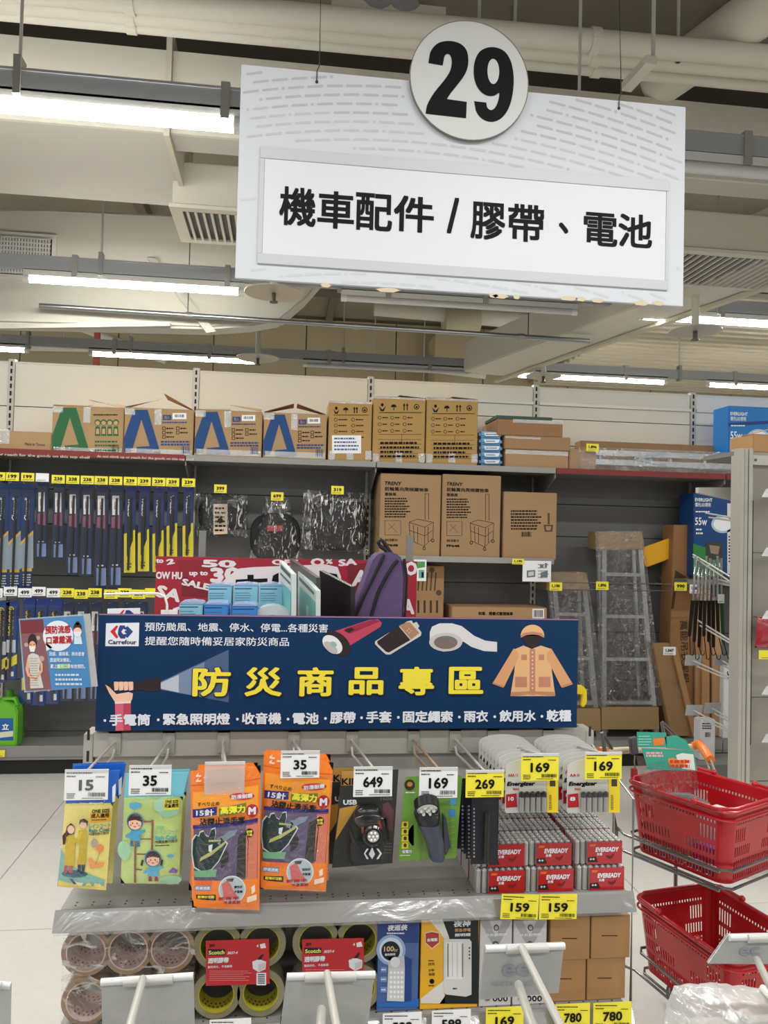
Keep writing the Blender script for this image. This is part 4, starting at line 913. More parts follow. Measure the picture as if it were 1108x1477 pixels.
cr = lambda pts: [(550+x/1.986, y/1.986) for x, y in pts]
def smooth_outline(pts, corners):
    """rounds an outline, keeping the listed points as sharp corners"""
    out, n = [], len(pts)
    for i, p in enumerate(pts):
        a_, c_ = pts[i-1], pts[(i+1) % n]
        if i in corners: out.append(p); continue
        for k in range(5):
            u_ = k/4; m0 = ((a_[0]+p[0])/2, (a_[1]+p[1])/2) if (i-1) % n not in corners else ((a_[0]+p[0]*3)/4, (a_[1]+p[1]*3)/4)
            m1 = ((c_[0]+p[0])/2, (c_[1]+p[1])/2) if (i+1) % n not in corners else ((c_[0]+p[0]*3)/4, (c_[1]+p[1]*3)/4)
            out.append(((1-u_)**2*m0[0]+2*u_*(1-u_)*p[0]+u_*u_*m1[0], (1-u_)**2*m0[1]+2*u_*(1-u_)*p[1]+u_*u_*m1[1]))
    return cr(out)
two = [(135, 181), (140, 148), (158, 124), (188, 116), (222, 121), (243, 138), (250, 162), (249, 192), (238, 218), (216, 246), (198, 268), (188, 284), (245, 292), (243, 339), (127, 326), (131, 300), (150, 266), (178, 234), (198, 205), (203, 180), (200, 160), (190, 153), (181, 160), (176, 188)]
P9.poly(smooth_outline(two, {0, 11, 12, 13, 14, 23}), INK, 'numeral', 0)
nine = [(321, 134), (350, 142), (370, 168), (379, 205), (380, 245), (373, 292), (358, 326), (336, 346), (311, 351), (287, 341), (272, 322), (266, 290), (301, 294), (303, 308), (312, 317), (325, 312), (335, 292), (340, 262), (328, 274), (308, 277), (286, 266), (270, 242), (264, 212), (266, 178), (278, 150), (298, 137)]
P9.poly(smooth_outline(nine, {11, 12}), INK, 'numeral', 0)
hole = [(320, 166), (334, 178), (339, 205), (334, 232), (322, 244), (309, 234), (303, 207), (307, 178)]
P9.poly(smooth_outline(hole, set()), M(210, 213, 213, .5), 'numeral_counter', 1)
for x, y in ((457, 118), (893, 156)):
    p = PY(x, y, YG-.002); B().tube([p, p+Vector((0, 0, .03)), p+Vector((.006, .0, .045)), (p.x+.004, p.y+.03, 3.2), (p.x+.004, p.y+.03, 4.5)], .0016, 6).out('hanging_wire', M(60, 60, 60), sg)
    B().sph(p, .004).out('wire_knot', M(40, 40, 40), sg)

# ================================================================== THE FRONT DISPLAY RACK
XL, XR = -.428, .778
YP = 1.98
zU = PY(870, 1283, 1.705).z; zL = PY(640, 1452, 1.72).z
rack = thing('display_rack', 'low grey end-of-aisle rack with hooks, two metal shelves and a rail', 'shelving', (.17, 1.85, 0))
zr = PY(480, 1055, YP-.02).z
B().box(XL, YP, .1, XR, YP+.012, zU-.02).out('lower_back_panel', M(150, 148, 143, .5, .1, grain=.05, gs=5), rack)
B().box(XL, YP, zU-.018, XR, YP+.012, zr-.06).out('back_panel', M(176, 174, 170, .5, .1, grain=.05, gs=5), rack)
B().box(XL, YP, zr+.002, XR-.06, YP+.012, 1.27).out('upper_back_panel', M(150, 148, 143, .5, .1), rack)
B().box(XL, YP-.022, zr-.056, XR, YP+.014, zr).out('hook_rail', M(172, 170, 164, .4, .25, grain=.05, gs=6), rack, bevel=.0015)
for x in (XL-.024, XR+.002):
    p = B().box(x, YP-.015, 0, x+.022, YP+.06, zr-.004).out('upright', M(176, 174, 168, .4, .3), rack, bevel=.001)
    s = B()
    for k in range(19): s.box(x+.008, YP-.0158, .1+k*.05, x+.014, YP-.0152, .125+k*.05)
    s.out('slots', M(34, 34, 34), p, kind='stuff')
    B().box(x+.001, 1.66, 0, x+.021, YP-.016, .06).out('foot', M(150, 148, 142, .4, .3), rack)
B().box(XL, 1.70, .04, XR, YP-.018, .07).out('base_shelf', SHELF_G, rack)
SHM = M(150, 149, 144, .38, .35, grain=.08, gs=5)
for z, nm_ in ((zU, 'upper_shelf'), (zL, 'lower_shelf')):
    s = B().box(XL+.004, 1.695, z-.022, XR-.004, YP-.002, z).out(nm_, SHM, rack, bevel=.001)
    b = B()
    for k in range(36):
        x = XL+.03+k*.0328
        for yy in (1.712, 1.725): b.cyl((x+(yy > 1.72)*.0, yy, z-.0005), (x, yy, z+.0004), .0022, 8)
    b.out('shelf_holes', M(20, 20, 20), s, kind='stuff')
    for x in (XL, XR-.004): B().prism([(x, 1.70, z-.05), (x, 1.70, z-.024), (x, YP-.02, z-.024), (x, YP-.02, z-.09)], (.003, 0, 0)).out('shelf_bracket', SHELF_G, rack)
    dzb = PY(500, 1333, 1.670).z-zU
    l = B().prism([(XL-.004, 1.694, z-.004), (XL-.004, 1.690, z+.002), (XL-.004, 1.672, z+dzb+.003), (XL-.004, 1.676, z+dzb)], (XR-XL+.012, 0, 0)).out('price_channel', M(136, 137, 136, .34, .35, grain=.06, gs=3), s)
    B().prism([(XL-.004, 1.688, z-.002), (XL-.004, 1.686, z-.002), (XL-.004, 1.666, z+dzb), (XL-.004, 1.668, z+dzb)], (XR-XL+.012, 0, 0)).out('clear_strip', film('clear_strip', .10, rough=.12, wrinkle=.10, scale=5, milky=.05), s)
    B().prism([(XL-.004, 1.681, z-.024), (XL-.004, 1.678, z-.024), (XL-.004, 1.676, z-.029), (XL-.004, 1.679, z-.029)], (XR-XL+.012, 0, 0)).out('channel_ridge', M(206, 206, 204, .3), s)
# wire guard on the right flank
GW = M(168, 168, 166, .3, .85)
xg = XR+.010
gp = lambda px_, py_: Vector((xg, 0, 0))
b = B(); 
pts = [Vector((xg-.004, 1.93, PY(890, 1118, 1.75).z+.02)), Vector((xg-.004, 1.80, PY(893, 1124, 1.75).z)), Vector((xg, 1.70, PY(912, 1152, 1.70).z)), Vector((xg, 1.70, zL-.005)), Vector((xg-.006, 1.72, zL-.028))]
b.tube(pts, .0032, 8).out('wire_guard', GW, rack, smooth=True)
B().tube([Vector((xg-.002, 1.80, PY(893, 1124, 1.75).z)), Vector((xg-.002, 1.80, zU+.02)), Vector((xg-.002, 1.80, zL-.02))], .0028, 8).out('wire_guard', GW, rack, smooth=True)
# ---- hooks with price cards
HG = 'double wire hooks along the rail of the front rack'
hooks = [  # card centre x, card box, number, yellow, plain text of the place, what
    (125, (93, 1110, 156, 1154), '15', 0, 'first hook from the left, white card reading 15', .02),
    (216, (186, 1104, 247, 1147), '35', 0, 'second hook from the left, white card reading 35', .01),
    (324, (295, 1099, 353, 1146), None, 0, 'third hook from the left, with an empty clear card holder', 0),
    (433, (405, 1083, 461, 1122), '35', 0, 'fourth hook from the left, white card reading 35', 0),
    (538, (510, 1106, 566, 1149), '649', 0, 'hook with a white card reading 649 over the headlamp', 0),
    (632, (605, 1107, 660, 1151), '169', 0, 'rusty hook with a white card reading 169 over the torch', 0),
    (700, (672, 1111, 727, 1150), '269', 1, 'hook with a yellow card reading 269', 0),
    (779, (752, 1087, 806, 1126), '169', 1, 'hook with a yellow card reading 169, left one of two', 0),
    (870, (844, 1085, 897, 1124), '169', 1, 'last hook on the right, with a yellow card reading 169', 0)]
YC = 1.645
WIRE = M(196, 194, 188, .35, .5); RUST = M(150, 128, 108, .7, .2, grain=.5, gs=90)
HX = []
for i, (cx, bx, num, yel, lab, tilt) in enumerate(hooks):
    q = rect(*bx, YC); x = (q[0]+q[1])/2; HX.append(x)
    bp_ = PY(0, 0, 1)
    basex = [PY(a, 1070, YP-.03).x for a in (165, 243, 322, 424, 508, 597, 657, 712, 792)][i]
    t = thing('display_hook', lab, 'hook', (basex, YP-.022, zr-.03), HG)
    z0 = zr-.02
    B().box(basex-.014, YP-.027, zr-.048, basex+.014, YP-.0225, zr+.004).box(basex-.014, YP-.027, zr+.0005, basex+.014, YP-.008, zr+.004).out('bracket', M(164, 162, 156, .4, .35), t)
    wm = RUST if i == 5 else WIRE
    zc = q[3]-.004
    B().tube([(basex, YP-.027, z0), (basex, YP-.05, z0+.002), (x, YC+.008, zc), (x, YC+.004, zc-.002)], .0030, 8).out('label_wire', wm, t, smooth=True)
    B().tube([(basex, YP-.027, z0-.018), (basex, YP-.05, z0-.03), (x+.001, YC+.05, z0-.012), (x+.001, YC+.03, z0-.001)], .0030, 8).out('product_wire', wm, t, smooth=True)
    B().box(q[0], YC-.001, q[3]-.005, q[1], YC+.003, q[3]).out('card_clip', M(206, 208, 210, .3), t)
    if num:
        B().box(q[0], YC, q[2], q[1], YC+.0012, q[3]-.0052).out('price_card', YEL_TAG if yel else WHT_TAG, t); card_print(Print(YC, t, lift=.0004), *bx, num, seed=i+2, color=M(96, 96, 98) if num == '15' else INK)
    else: B().box(q[0], YC, q[2], q[1], YC+.0012, q[3]-.0052).out('clear_holder', film('clear_holder', .12, wrinkle=.1, milky=.30), t)
# ================================================================== THE BLUE BANNER
YN = 1.945
q = rect(139, 889, 832, 1051.5, YN); a1 = PY(137, 1054, YN); a2 = PY(832, 1049.5, YN); a3 = PY(143, 888, YN); a4 = PY(832, 890.5, YN)
bz0, bz1 = (a1.z+a2.z)/2, (a3.z+a4.z)/2
ban = thing('banner', 'wide dark blue board with yellow title characters standing on top of the rack', 'sign', ((a1.x+a2.x)/2, YN, bz0))
B().box((a1.x+a3.x)/2, YN, bz0, a2.x, YN+.006, bz1).out('board', M(12, 50, 90, .55, spec=.2), ban)
B().box((a1.x+a3.x)/2, YN-.0006, bz1-.0028, a2.x, YN+.007, bz1).out('board_edge', M(150, 110, 150, .5), ban)
N = Print(YN, ban, lift=.0003)
YE = M(242, 224, 62, .5); W_ = M(226, 230, 240, .5); NV = M(12, 28, 58); SK = M(226, 168, 140); SK2 = M(240, 196, 170); PK = M(186, 60, 90); PKL = M(214, 96, 122); DK = M(36, 18, 24)
N.poly([(153, 899), (201, 898), (200, 932), (152, 932)], W_, 'logo_card')
# emblem: red left wedge, blue right wedge, white curl between
N.poly([(159, 911), (168, 902), (171, 903), (166, 911), (171, 919), (168, 921)], M(206, 30, 40), 'emblem', 1)
N.poly([(173, 902), (180, 902), (181, 905), (184, 903), (192, 911), (184, 920), (181, 918), (181, 921), (174, 921), (170, 915), (171, 907)], M(28, 60, 130), 'emblem', 1)
N.poly([(178, 907), (183, 909), (180, 910), (180, 912), (183, 914), (178, 915), (175, 911)], W_, 'emblem', 2)
N.text('Carrefour', 156, 197, 926, 6.5, M(30, 40, 80), bold=.03, layer=2)
N.text('預防颱風、地震、停水、停電...各種災害', 209, 473, 905, 12.5, W_, bold=.012)
N.text('提醒您隨時備妥居家防災商品', 209, 417, 925, 12.5, W_, bold=.012)
# flashlight beam
N.poly([(232, 983), (330, 937), (330, 1013), (232, 995)], M(70, 92, 132), 'beam', 0); N.poly([(232, 984), (295, 955), (295, 1006), (232, 994)], M(120, 136, 168), 'beam', 1); N.poly([(232, 985), (258, 973), (258, 999), (232, 993)], M(186, 192, 208), 'beam', 2)
N.poly([(150, 987), (154, 986), (188, 985), (208, 983), (212, 979), (231, 977), (231, 996), (212, 998), (208, 995), (190, 996), (156, 996), (152, 998)], DK, 'drawn_torch', 3)
N.poly([(152, 987), (158, 991), (168, 1001), (186, 998), (192, 1000), (191, 1008), (188, 1013), (167, 1014), (158, 1000)], SK2, 'drawn_hand', 4)
for k in range(4): N.poly([(165+k*7, 983), (171+k*7, 983), (171.5+k*7, 986), (171+k*7, 995), (165.5+k*7, 996), (164.5+k*7, 986)], SK2, 'drawn_finger', 5); N.poly([(171+k*7, 984), (171.7+k*7, 984), (171.5+k*7, 995), (171+k*7, 995)], SK, 'drawn_finger', 6)
N.poly([(166, 1014), (178, 1013), (178, 1053.5), (167, 1054)], PKL, 'drawn_sleeve', 3); N.poly([(178, 1013), (189, 1013), (189, 1053.3), (178, 1053.5)], PK, 'drawn_sleeve', 3)
N.poly([(166, 1012), (189, 1011), (189, 1014), (166, 1015)], M(240, 220, 210), 'drawn_cuff', 5)
for ch, x0, x1, yc, h in (('防', 278, 333, 983, 42), ('災', 353, 407, 983, 42), ('商', 429, 481, 983, 42), ('品', 503, 553, 982, 40), ('專', 575, 626, 982, 41), ('區', 647, 697, 981, 39)):
    N.text(ch, x0-1.2, x1+2.2, yc+.6, h+2.6, NV, bold=.052, layer=7, name='title_outline'); N.text(ch, x0, x1, yc, h, YE, bold=.030, layer=11, name='title_character', res=3)
for s_, x0, x1, yc in (('手電筒', 158, 217, 1038), ('緊急照明燈', 235, 332, 1037), ('收音機', 349, 406, 1036), ('電池', 422, 460, 1036), ('膠帶', 476, 513, 1035), ('手套', 528, 565, 1034), ('固定繩索', 581, 653, 1033.5), ('雨衣', 669, 704, 1033), ('飲用水', 720, 773, 1032.5), ('乾糧', 788, 824, 1032)):
    N.text(s_, x0, x1, yc, 17, W_, bold=.035, layer=5); N.ell(x0-6.5, yc+1, 2, 2, W_, 'dot', 5, seg=12)
# drawn flashlight, battery, tape
N.poly([(478, 912), (533, 894), (545, 893), (551, 898), (549, 904), (502, 933), (490, 938)], PK, 'drawn_flashlight', 1); N.poly([(497, 907), (540, 893), (548, 896), (505, 914)], M(150, 24, 60), 'drawn_flashlight', 2)
N.poly([(496, 909), (506, 905), (512, 908), (503, 913)], DK, 'drawn_switch', 3)
N.ell(487, 928, 22, 14, DK, 'drawn_flashlight', 3, rot=.75); N.ell(479.5, 929.5, 16.5, 11, M(226, 228, 232), 'drawn_lens', 4, rot=.72); N.ell(477, 934, 12, 6, M(186, 182, 180), 'drawn_lens', 5, rot=.72); N.ell(481, 929, 5, 3.6, M(150, 176, 176), 'drawn_lens', 6, rot=.5)
N.poly([(541, 925), (588, 896), (594, 895), (596, 899), (601, 897), (605, 903), (603, 906), (608, 912), (607, 917), (563, 944), (557, 944), (552, 940), (541, 929)], M(200, 198, 196), 'drawn_battery', 1)
N.poly([(544, 925), (575, 903), (592, 923), (561, 941), (557, 940), (545, 929)], DK, 'drawn_battery', 2); N.poly([(576, 902), (588, 897), (592, 898), (605, 913), (593, 922)], M(170, 124, 100), 'drawn_battery', 2)
N.poly([[(586, 909), (594, 909), (594, 910.5), (586, 910.5)], [(589.2, 905.5), (590.8, 905.5), (590.8, 914), (589.2, 914)]], M(214, 170, 130), 'drawn_mark', 3)
N.poly([(620, 912), (623, 904), (634, 899), (652, 899), (666, 903), (684, 917), (700, 924), (717, 926), (717, 940), (698, 939), (680, 933), (668, 925), (660, 934), (640, 940), (625, 935), (620, 928)], M(214, 212, 216), 'drawn_tape', 1)
N.ell(643, 926, 24, 13.5, M(196, 190, 190), 'drawn_tape', 2); N.ell(643, 926.5, 17, 9.5, M(120, 104, 100), 'drawn_tape', 3); N.poly([(630, 922), (636, 919), (650, 919), (657, 922), (650, 921), (636, 921)], M(90, 120, 130), 'drawn_tape', 4)
JA = M(226, 178, 128); JB = M(214, 158, 112); JC = M(190, 130, 104)
N.poly([(741, 937), (755, 931), (767, 936), (780, 931), (795, 936), (795, 940), (796, 968), (801, 1004), (736, 1004), (742, 968), (744, 940)], JA, 'drawn_coat', 2)
N.poly([(741, 935), (747, 941), (748, 948), (728, 989), (726, 992), (710, 986), (712, 983)], JB, 'drawn_sleeve', 3); N.poly([(795, 935), (790, 941), (789, 950), (809, 990), (811, 992), (826, 987), (824, 983)], JB, 'drawn_sleeve', 3)
N.poly([(711, 984), (727, 990), (726, 992), (710, 986)], JC, 'drawn_cuff', 4); N.poly([(810, 989), (825, 984), (826, 987), (811, 992)], JC, 'drawn_cuff', 4)
N.ell(768, 917, 17, 16, JA, 'drawn_hood', 3, a0=180, a1=360); N.poly([(751, 917), (755, 913), (768, 911), (781, 913), (785, 917), (785, 920), (777, 916), (768, 915), (759, 916), (751, 920)], JC, 'drawn_hood', 4)
N.poly([(752, 919), (759, 916), (768, 915), (777, 916), (784, 919), (776, 929), (768, 936), (759, 929)], DK, 'drawn_hood', 3)
N.poly([(764, 936), (768, 936), (772, 936), (772, 1002), (764, 1002)], JC, 'drawn_placket', 3)
for k in range(10): N.ell(768, 941+k*5.7, 1.1, 1.1, M(240, 214, 190), 'drawn_button', 4, seg=8)
for x, y, w_, h in ((752, 944, 8, 8), (777, 944, 8, 8), (743, 976, 17, 15), (777, 976, 17, 15)): N.poly([(x, y), (x+w_, y), (x+w_, y+h), (x, y+h)], JC, 'drawn_pocket', 3)
N.poly([(737, 998), (764, 997), (764, 1001), (736, 1004)], JC, 'drawn_hem', 4); N.poly([(772, 997), (799, 998), (801, 1004), (772, 1001)], JC, 'drawn_hem', 4)
# ---- flu poster in a clear sleeve
YF = 1.90
t = thing('poster_sleeve', 'blue mask poster in a clear plastic sleeve fixed to the left of the banner', 'poster', (PY(82, 997, YF).x, YF, PY(82, 997, YF).z))
B().px([(27, 893), (130, 885), (141, 990), (35, 999)], YF, .002).out('clear_sleeve', film('clear_holder', .12, wrinkle=.1, milky=.30), t)
b = B().px([(28, 894), (120, 888), (131, 991), (37, 997)], YF-.002, .001); b.out('poster', M(70, 134, 190, .4), t)
p = Print(YF-.002, t, lift=.0003)
p.poly([(29, 895), (62, 893), (74, 994), (38, 996)], M(132, 86, 92), 'photo_area'); p.poly([(29, 895), (62, 893), (64, 912), (31, 914)], M(120, 44, 56), 'photo_area', 1)
for x, y, q_ in ((38, 930, 3), (60, 950, 4), (55, 920, 3)): p.ell(x, y, q_, q_, M(186, 160, 150), 'photo_light', 1)
p.ell(84, 917, 22, 22, W_, 'speech_bubble', 2); p.poly([(66, 926), (76, 934), (67, 939)], W_, 'speech_bubble', 2)
p.text('預防流感', 65, 102, 908, 12, M(176, 30, 40), bold=.04, layer=3, rot=.05); p.text('口罩戴滿', 67, 104, 923, 12, M(176, 30, 40), bold=.04, layer=3, rot=.05)
p.ell(112, 905, 6, 7, M(60, 34, 30), 'drawn_hair', 2); p.ell(112, 899, 3, 3, M(60, 34, 30), 'drawn_hair', 2); p.ell(112, 911, 6, 6, SK2, 'drawn_face', 3); p.poly([(106, 911), (118, 911), (116, 918), (108, 918)], W_, 'drawn_mask', 4); p.poly([(107, 918), (117, 918), (119, 929), (107, 929)], M(206, 224, 236), 'drawn_body', 2)
p.text('流感、腸病毒、肺炎都會', 71, 122, 943, 6, W_, layer=3, bold=.02); p.text('透過飛沫傳染，', 72, 102, 952, 6, W_, layer=3, bold=.02); p.text('戴上醫用口罩有效預防。', 73, 123, 961, 6, W_, layer=3, bold=.02)
p.poly([(82, 958), (101, 957), (101, 964), (82, 965)], M(130, 190, 60), 'highlight', 2)
p.lines(80, 970, 120, 990, 3, M(196, 216, 236), layer=3, seed=4)
# the printed photograph: a woman in a pale patterned dress wearing a mask
p.ell(47, 926, 6.5, 12, M(40, 28, 28), 'printed_hair', 2); p.ell(47, 932, 5, 7.5, SK, 'printed_face', 3); p.poly([(42.5, 932), (51.5, 932), (50, 940), (44, 940)], M(226, 232, 234), 'printed_mask', 4)
p.poly([[(43.4, 929), (45.6, 929), (45.6, 930), (43.4, 930)], [(48.4, 929), (50.6, 929), (50.6, 930), (48.4, 930)]], DK, 'printed_eye', 4)
p.poly([(41, 945), (46, 942), (49, 942), (56, 945), (58, 955), (57, 965), (63, 992), (44, 993), (43, 965), (40, 955)], M(206, 204, 196), 'printed_dress', 3)
p.poly([[(40, 947), (37, 965), (40, 975), (52, 982), (53, 979), (42, 970), (42, 958)], [(57, 947), (62, 958), (62, 968), (54, 980), (51, 979), (59, 966), (58, 956)]], SK, 'printed_arm', 4)
p.lines(43, 948, 57, 990, 12, M(150, 150, 140), layer=4, seed=9, thick=.25)
# ================================================================== BEHIND THE BANNER
rs = thing('rear_shelf', 'shelf on the far side of the front rack carrying blue boxes, folders and the backpack', 'shelving', (.17, 2.25, 0))
B().box(-.32, 2.05, 1.165, XR, 2.44, 1.18).out('shelf_board', SHELF_G, rs)
for x in (-.32, XR-.02): B().box(x, 2.42, 0, x+.02, 2.44, 1.165).out('shelf_leg', SHELF_G, rs); B().box(x, 2.05, 0, x+.02, 2.07, 1.165).out('shelf_leg', SHELF_G, rs)
for x in (-.25, PY(585, 850, 2.46).x): B().box(x, 2.455, 1.181, x+.02, 2.47, 1.50).out('back_post', SHELF_G, rs)
for x in (-.25, PY(585, 850, 2.46).x): B().box(x, 2.42, 1.165, x+.02, 2.47, 1.181).out('post_foot', SHELF_G, rs)
YK = 2.447
q = rect(224, 806, 601, 899, YK)
t = thing('sale_cloth', 'red printed sale sheet with white lettering hung behind the blue boxes and backpack', 'poster', ((q[0]+q[1])/2, YK, 1.185))
B().box(q[0], YK, 1.185, q[1], YK+.004, q[3]).out('sheet', M(158, 22, 48, .6), t)
S = Print(YK, t, lift=.0004); MR = M(120, 16, 36, .6)
zig = lambda x0, y0, x1, y1, n_, a_: [(x0+(x1-x0)*i/n_+(0), y0+(y1-y0)*i/n_+(a_ if i % 2 else 0)) for i in range(n_+1)]
S.poly(zig(256, 812, 262, 832, 8, 2)+zig(262, 832, 330, 818, 14, 3)[1:]+[(330, 808), (256, 808)], M(140, 20, 42), 'patch', 0)
S.poly([(262, 834), (270, 832), (300, 848), (304, 862), (262, 860)], MR, 'patch', 0)
S.poly([(500, 815), (530, 812), (525, 850), (505, 860)], MR, 'patch', 0)
WS = M(226, 216, 220)
for s_, x0, x1, yc, h, ro in (('OW HU', 225, 263, 830, 11, .0), ('up to', 273, 300, 828, 8, .02), ('30', 303, 347, 829, 22, .05), ('SALE', 262, 303, 843, 10, -.2), ('50', 291, 341, 813, 11, 0), ('SA', 225, 262, 856, 18, -.25), ('2', 240, 252, 810, 8, .2), ('to', 225, 236, 809, 6, 0), ('O', 247, 268, 884, 18, 0), ('%', 470, 480, 810, 7, 0), ('O', 448, 468, 811, 12, 0), ('SA', 488, 515, 811, 10, .1), ('A', 509, 531, 834, 24, -.1), ('O', 584, 602, 820, 20, 0), ('A', 580, 598, 875, 22, 0), ('OFF', 392, 430, 811, 8, 0)):
    S.text(s_, x0, x1, yc, h, WS, bold=.05, rot=ro)
S.poly([(312, 848), (328, 832), (345, 820), (365, 818), (470, 814), (487, 818), (492, 832), (492, 890), (312, 890)], WS, 'white_patch', 2)
S.poly([[(340, 836), (357, 835), (357, 829), (366, 829), (366, 835), (386, 834), (386, 840), (340, 841)], [(394, 830), (402, 826), (402, 840), (392, 838)], [(460, 824), (486, 828), (488, 834), (470, 836)], [(424, 832), (428, 832), (428, 890), (424, 890)], [(455, 832), (459, 832), (459, 890), (455, 890)]], INK, 'black_shape', 3)
zS = 1.1805
def tape_box(x0, x1, y0, Y, col, lab, grp='small blue boxes with tape rolls behind the banner'):
    q = rect(x0, y0, x1, y0+40, Y)
    t = thing('blue_box', lab, 'box', ((q[0]+q[1])/2, Y, zS), grp)
    B().box(q[0], Y, zS, q[1], Y+.085, q[3]-.004).out('box_body', col, t, bevel=.002)
    b = B(); b.xz([(q[0], q[3]-.004), (q[0]+.004, q[3]), ((q[0]+q[1])/2, q[3]+.003), (q[1]-.004, q[3]), (q[1], q[3]-.004)], Y, Y+.085).out('rounded_lid', M(150, 170, 210, .25, coat=.4), t)
    p = Print(Y, t, lift=.0004); p.lines(x0+2, y0+5, x1-4, y0+8, 1, M(20, 40, 90), seed=int(x0)); p.lines(x0+2, y0+11, x1-8, y0+25, 4, M(90, 120, 150), seed=int(x0)+1, thick=.3)
PB, DB_ = M(128, 188, 208, .4), M(58, 130, 204, .4)
tape_box(300, 334, 843, 2.24, PB, 'pale blue box in the back row of three, leftmost'); tape_box(337, 372, 842.5, 2.24, PB, 'pale blue box in the back row of three, middle'); tape_box(374, 408, 843, 2.24, PB, 'pale blue box in the back row of three, next to the teal folder')
tape_box(258, 292, 869, 2.11, PB, 'pale blue box in the front row, leftmost, only its top showing'); tape_box(294, 329, 870, 2.11, DB_, 'brighter blue box in the front row, left one of the two'); tape_box(334, 371, 872, 2.11, DB_, 'brighter blue box in the front row, right one of the two')
q = rect(375, 874, 411, 900, 2.11)
t = thing('tape_roll', 'pale wrapped tape roll in the front row beside the blue boxes', 'tape roll', ((q[0]+q[1])/2, 2.15, zS))
b = B(); rz_ = (q[3]-zS)/2; b.lathe([(rz_*.6, -.03), (rz_, -.03), (rz_, .03), (rz_*.6, .03), (rz_*.6, -.03)], ((q[0]+q[1])/2, 2.16, zS+rz_), 'Y', 28); b.out('roll', M(196, 202, 206, .3), t, smooth=True)
def folder(pts, Y0, dy, m_, lab, print_=None, name='folder'):
    # slanting board: near end at the left in the photograph
    q = [PY(x, y, Y) for (x, y), Y in zip(pts, (Y0+dy, Y0, Y0, Y0+dy))]
    q[2].z = q[3].z = zS
    t = thing(name, lab, 'folder', ((q[2].x+q[3].x)/2, Y0, zS))
    b = B(); n_ = Vector((.012, .002, 0)); b.prism(q, n_).out('cover', m_, t)
    if print_:
        off = Vector((-.0006, -.0006, 0)); A = lambda u, v: q[0].lerp(q[1], u).lerp(q[3].lerp(q[2], u), v)+off
        for (u0, v0, u1, v1, mm) in print_:
            B().prism([A(u0, v0), A(u1, v0), A(u1, v1), A(u0, v1)], (-.0003, -.0003, 0)).out('cover_print', mm, t)
    return t
TEAL = M(112, 182, 180, .35)
folder([(403, 809), (421, 828), (421, 920), (403, 920)], 2.10, .20, M(204, 216, 212, .35), 'teal and white folder standing upright, left one of two', [(.15, .22, .95, .95, TEAL), (.15, .02, .9, .07, M(60, 80, 80)), (.1, .12, .9, .15, M(90, 110, 110)), (.3, .5, .5, .8, M(210, 224, 220))])
folder([(430, 824), (456, 852), (456, 920), (430, 920)], 2.10, .20, M(204, 216, 212, .35), 'teal and white folder standing upright, right one of two', [(.1, .18, .97, .95, TEAL), (.5, .35, .62, .8, M(210, 224, 220)), (.08, .05, .9, .1, M(90, 110, 110))])
folder([(418, 806), (456, 833), (457, 920), (423, 920)], 2.16, .22, M(66, 64, 64, .3), 'dark grey glossy folder standing between the two teal ones')
folder([(461, 823), (506, 846), (506, 920), (461, 920)], 2.10, .18, M(34, 28, 30, .25, coat=.4), 'wide black folder standing next to the purple backpack')
# purple backpack
YQ = 2.16
t = thing('backpack', 'purple fabric backpack with black zips and a black carry loop', 'backpack', (PY(548, 900, YQ).x, YQ+.05, zS))
PUR = M(92, 74, 112, .9, grain=.25, gs=120, bump=.5, bs=300)
b = B(); out_ = [(557, 797), (567, 797), (577, 801), (581, 806), (583, 818), (585, 834), (584, 860), (581, 916), (504, 916), (510, 884), (518, 862), (527, 838), (534, 818), (540, 804), (547, 799)]
pts = [PY(x, y, YQ) for x, y in out_]
for v in pts: v.z = max(v.z, zS)
b.prism(pts, (0, .12, 0)).out('body', PUR, t, bevel=.014, smooth=True)
for st in ([(554, 800), (549, 812), (538, 834), (526, 858), (514, 888)], [(574, 808), (567, 816), (556, 834), (545, 856), (536, 888)]):
    B().tube([PY(x, y, YQ-.004) for x, y in st], .0045, 8).out('zip', M(20, 18, 24, .7), t, smooth=True)
B().tube([PY(x, y, YQ+.004) for x, y in ((574, 814), (568, 835), (563, 856), (560, 880))], .0022, 6).out('seam', M(70, 54, 88, .9), t)
B().tube([PY(x, y, YQ+.002) for x, y in ((583, 806), (587, 834), (586, 860), (583, 900))], .004, 8).out('edge_piping', M(20, 18, 24, .7), t, smooth=True)
B().tube([PY(x, y, YQ+.03) for x, y in ((562, 800), (556, 793), (549, 788), (546, 783), (549, 778), (554, 782), (560, 792), (565, 799))], .006, 8).out('carry_loop', M(24, 26, 28, .7), t, smooth=True)
# yellow tape measure and wire with the small shop card on top
t = thing('tape_measure', 'yellow tool top just showing above the left part of the banner', 'tool', PY(216, 892, 2.12)); t.location.z = zS
WL[t.name] = Vector(t.location)
c_ = PY(215, 896, 2.16); b = B(); b.lathe([(.0, -.018), (.030, -.018), (.034, -.012), (.034, .012), (.030, .018), (0, .018)], (c_.x, 2.16, zS+.0345), 'Y', 28); 
b.out('case', M(232, 206, 40, .35), t, smooth=True); B().box(c_.x-.012, 2.13, zS, c_.x+.012, 2.19, zS+.006).out('case_base', M(60, 60, 60), t)
t = thing('label_bracket', 'white bent wire arm rising behind the banner left of the blue boxes', 'bracket', PY(238, 888, 2.03))
B().tube([PY(x, y, 2.02) for x, y in ((150, 857), (195, 856), (228, 856), (238, 861), (241, 872), (241, 890))], .0030, 8).out('wire_arm', WHITE, t, smooth=True)
B().px([(232, 880), (256, 880), (256, 888), (232, 888)], 2.02, .006).out('wire_clip', WHITE, t)
B().tube([PY(x, y, 2.02) for x, y in ((241, 872), (241, 890), (241, 930))], .003, 8).out('wire_stem', WHITE, t)
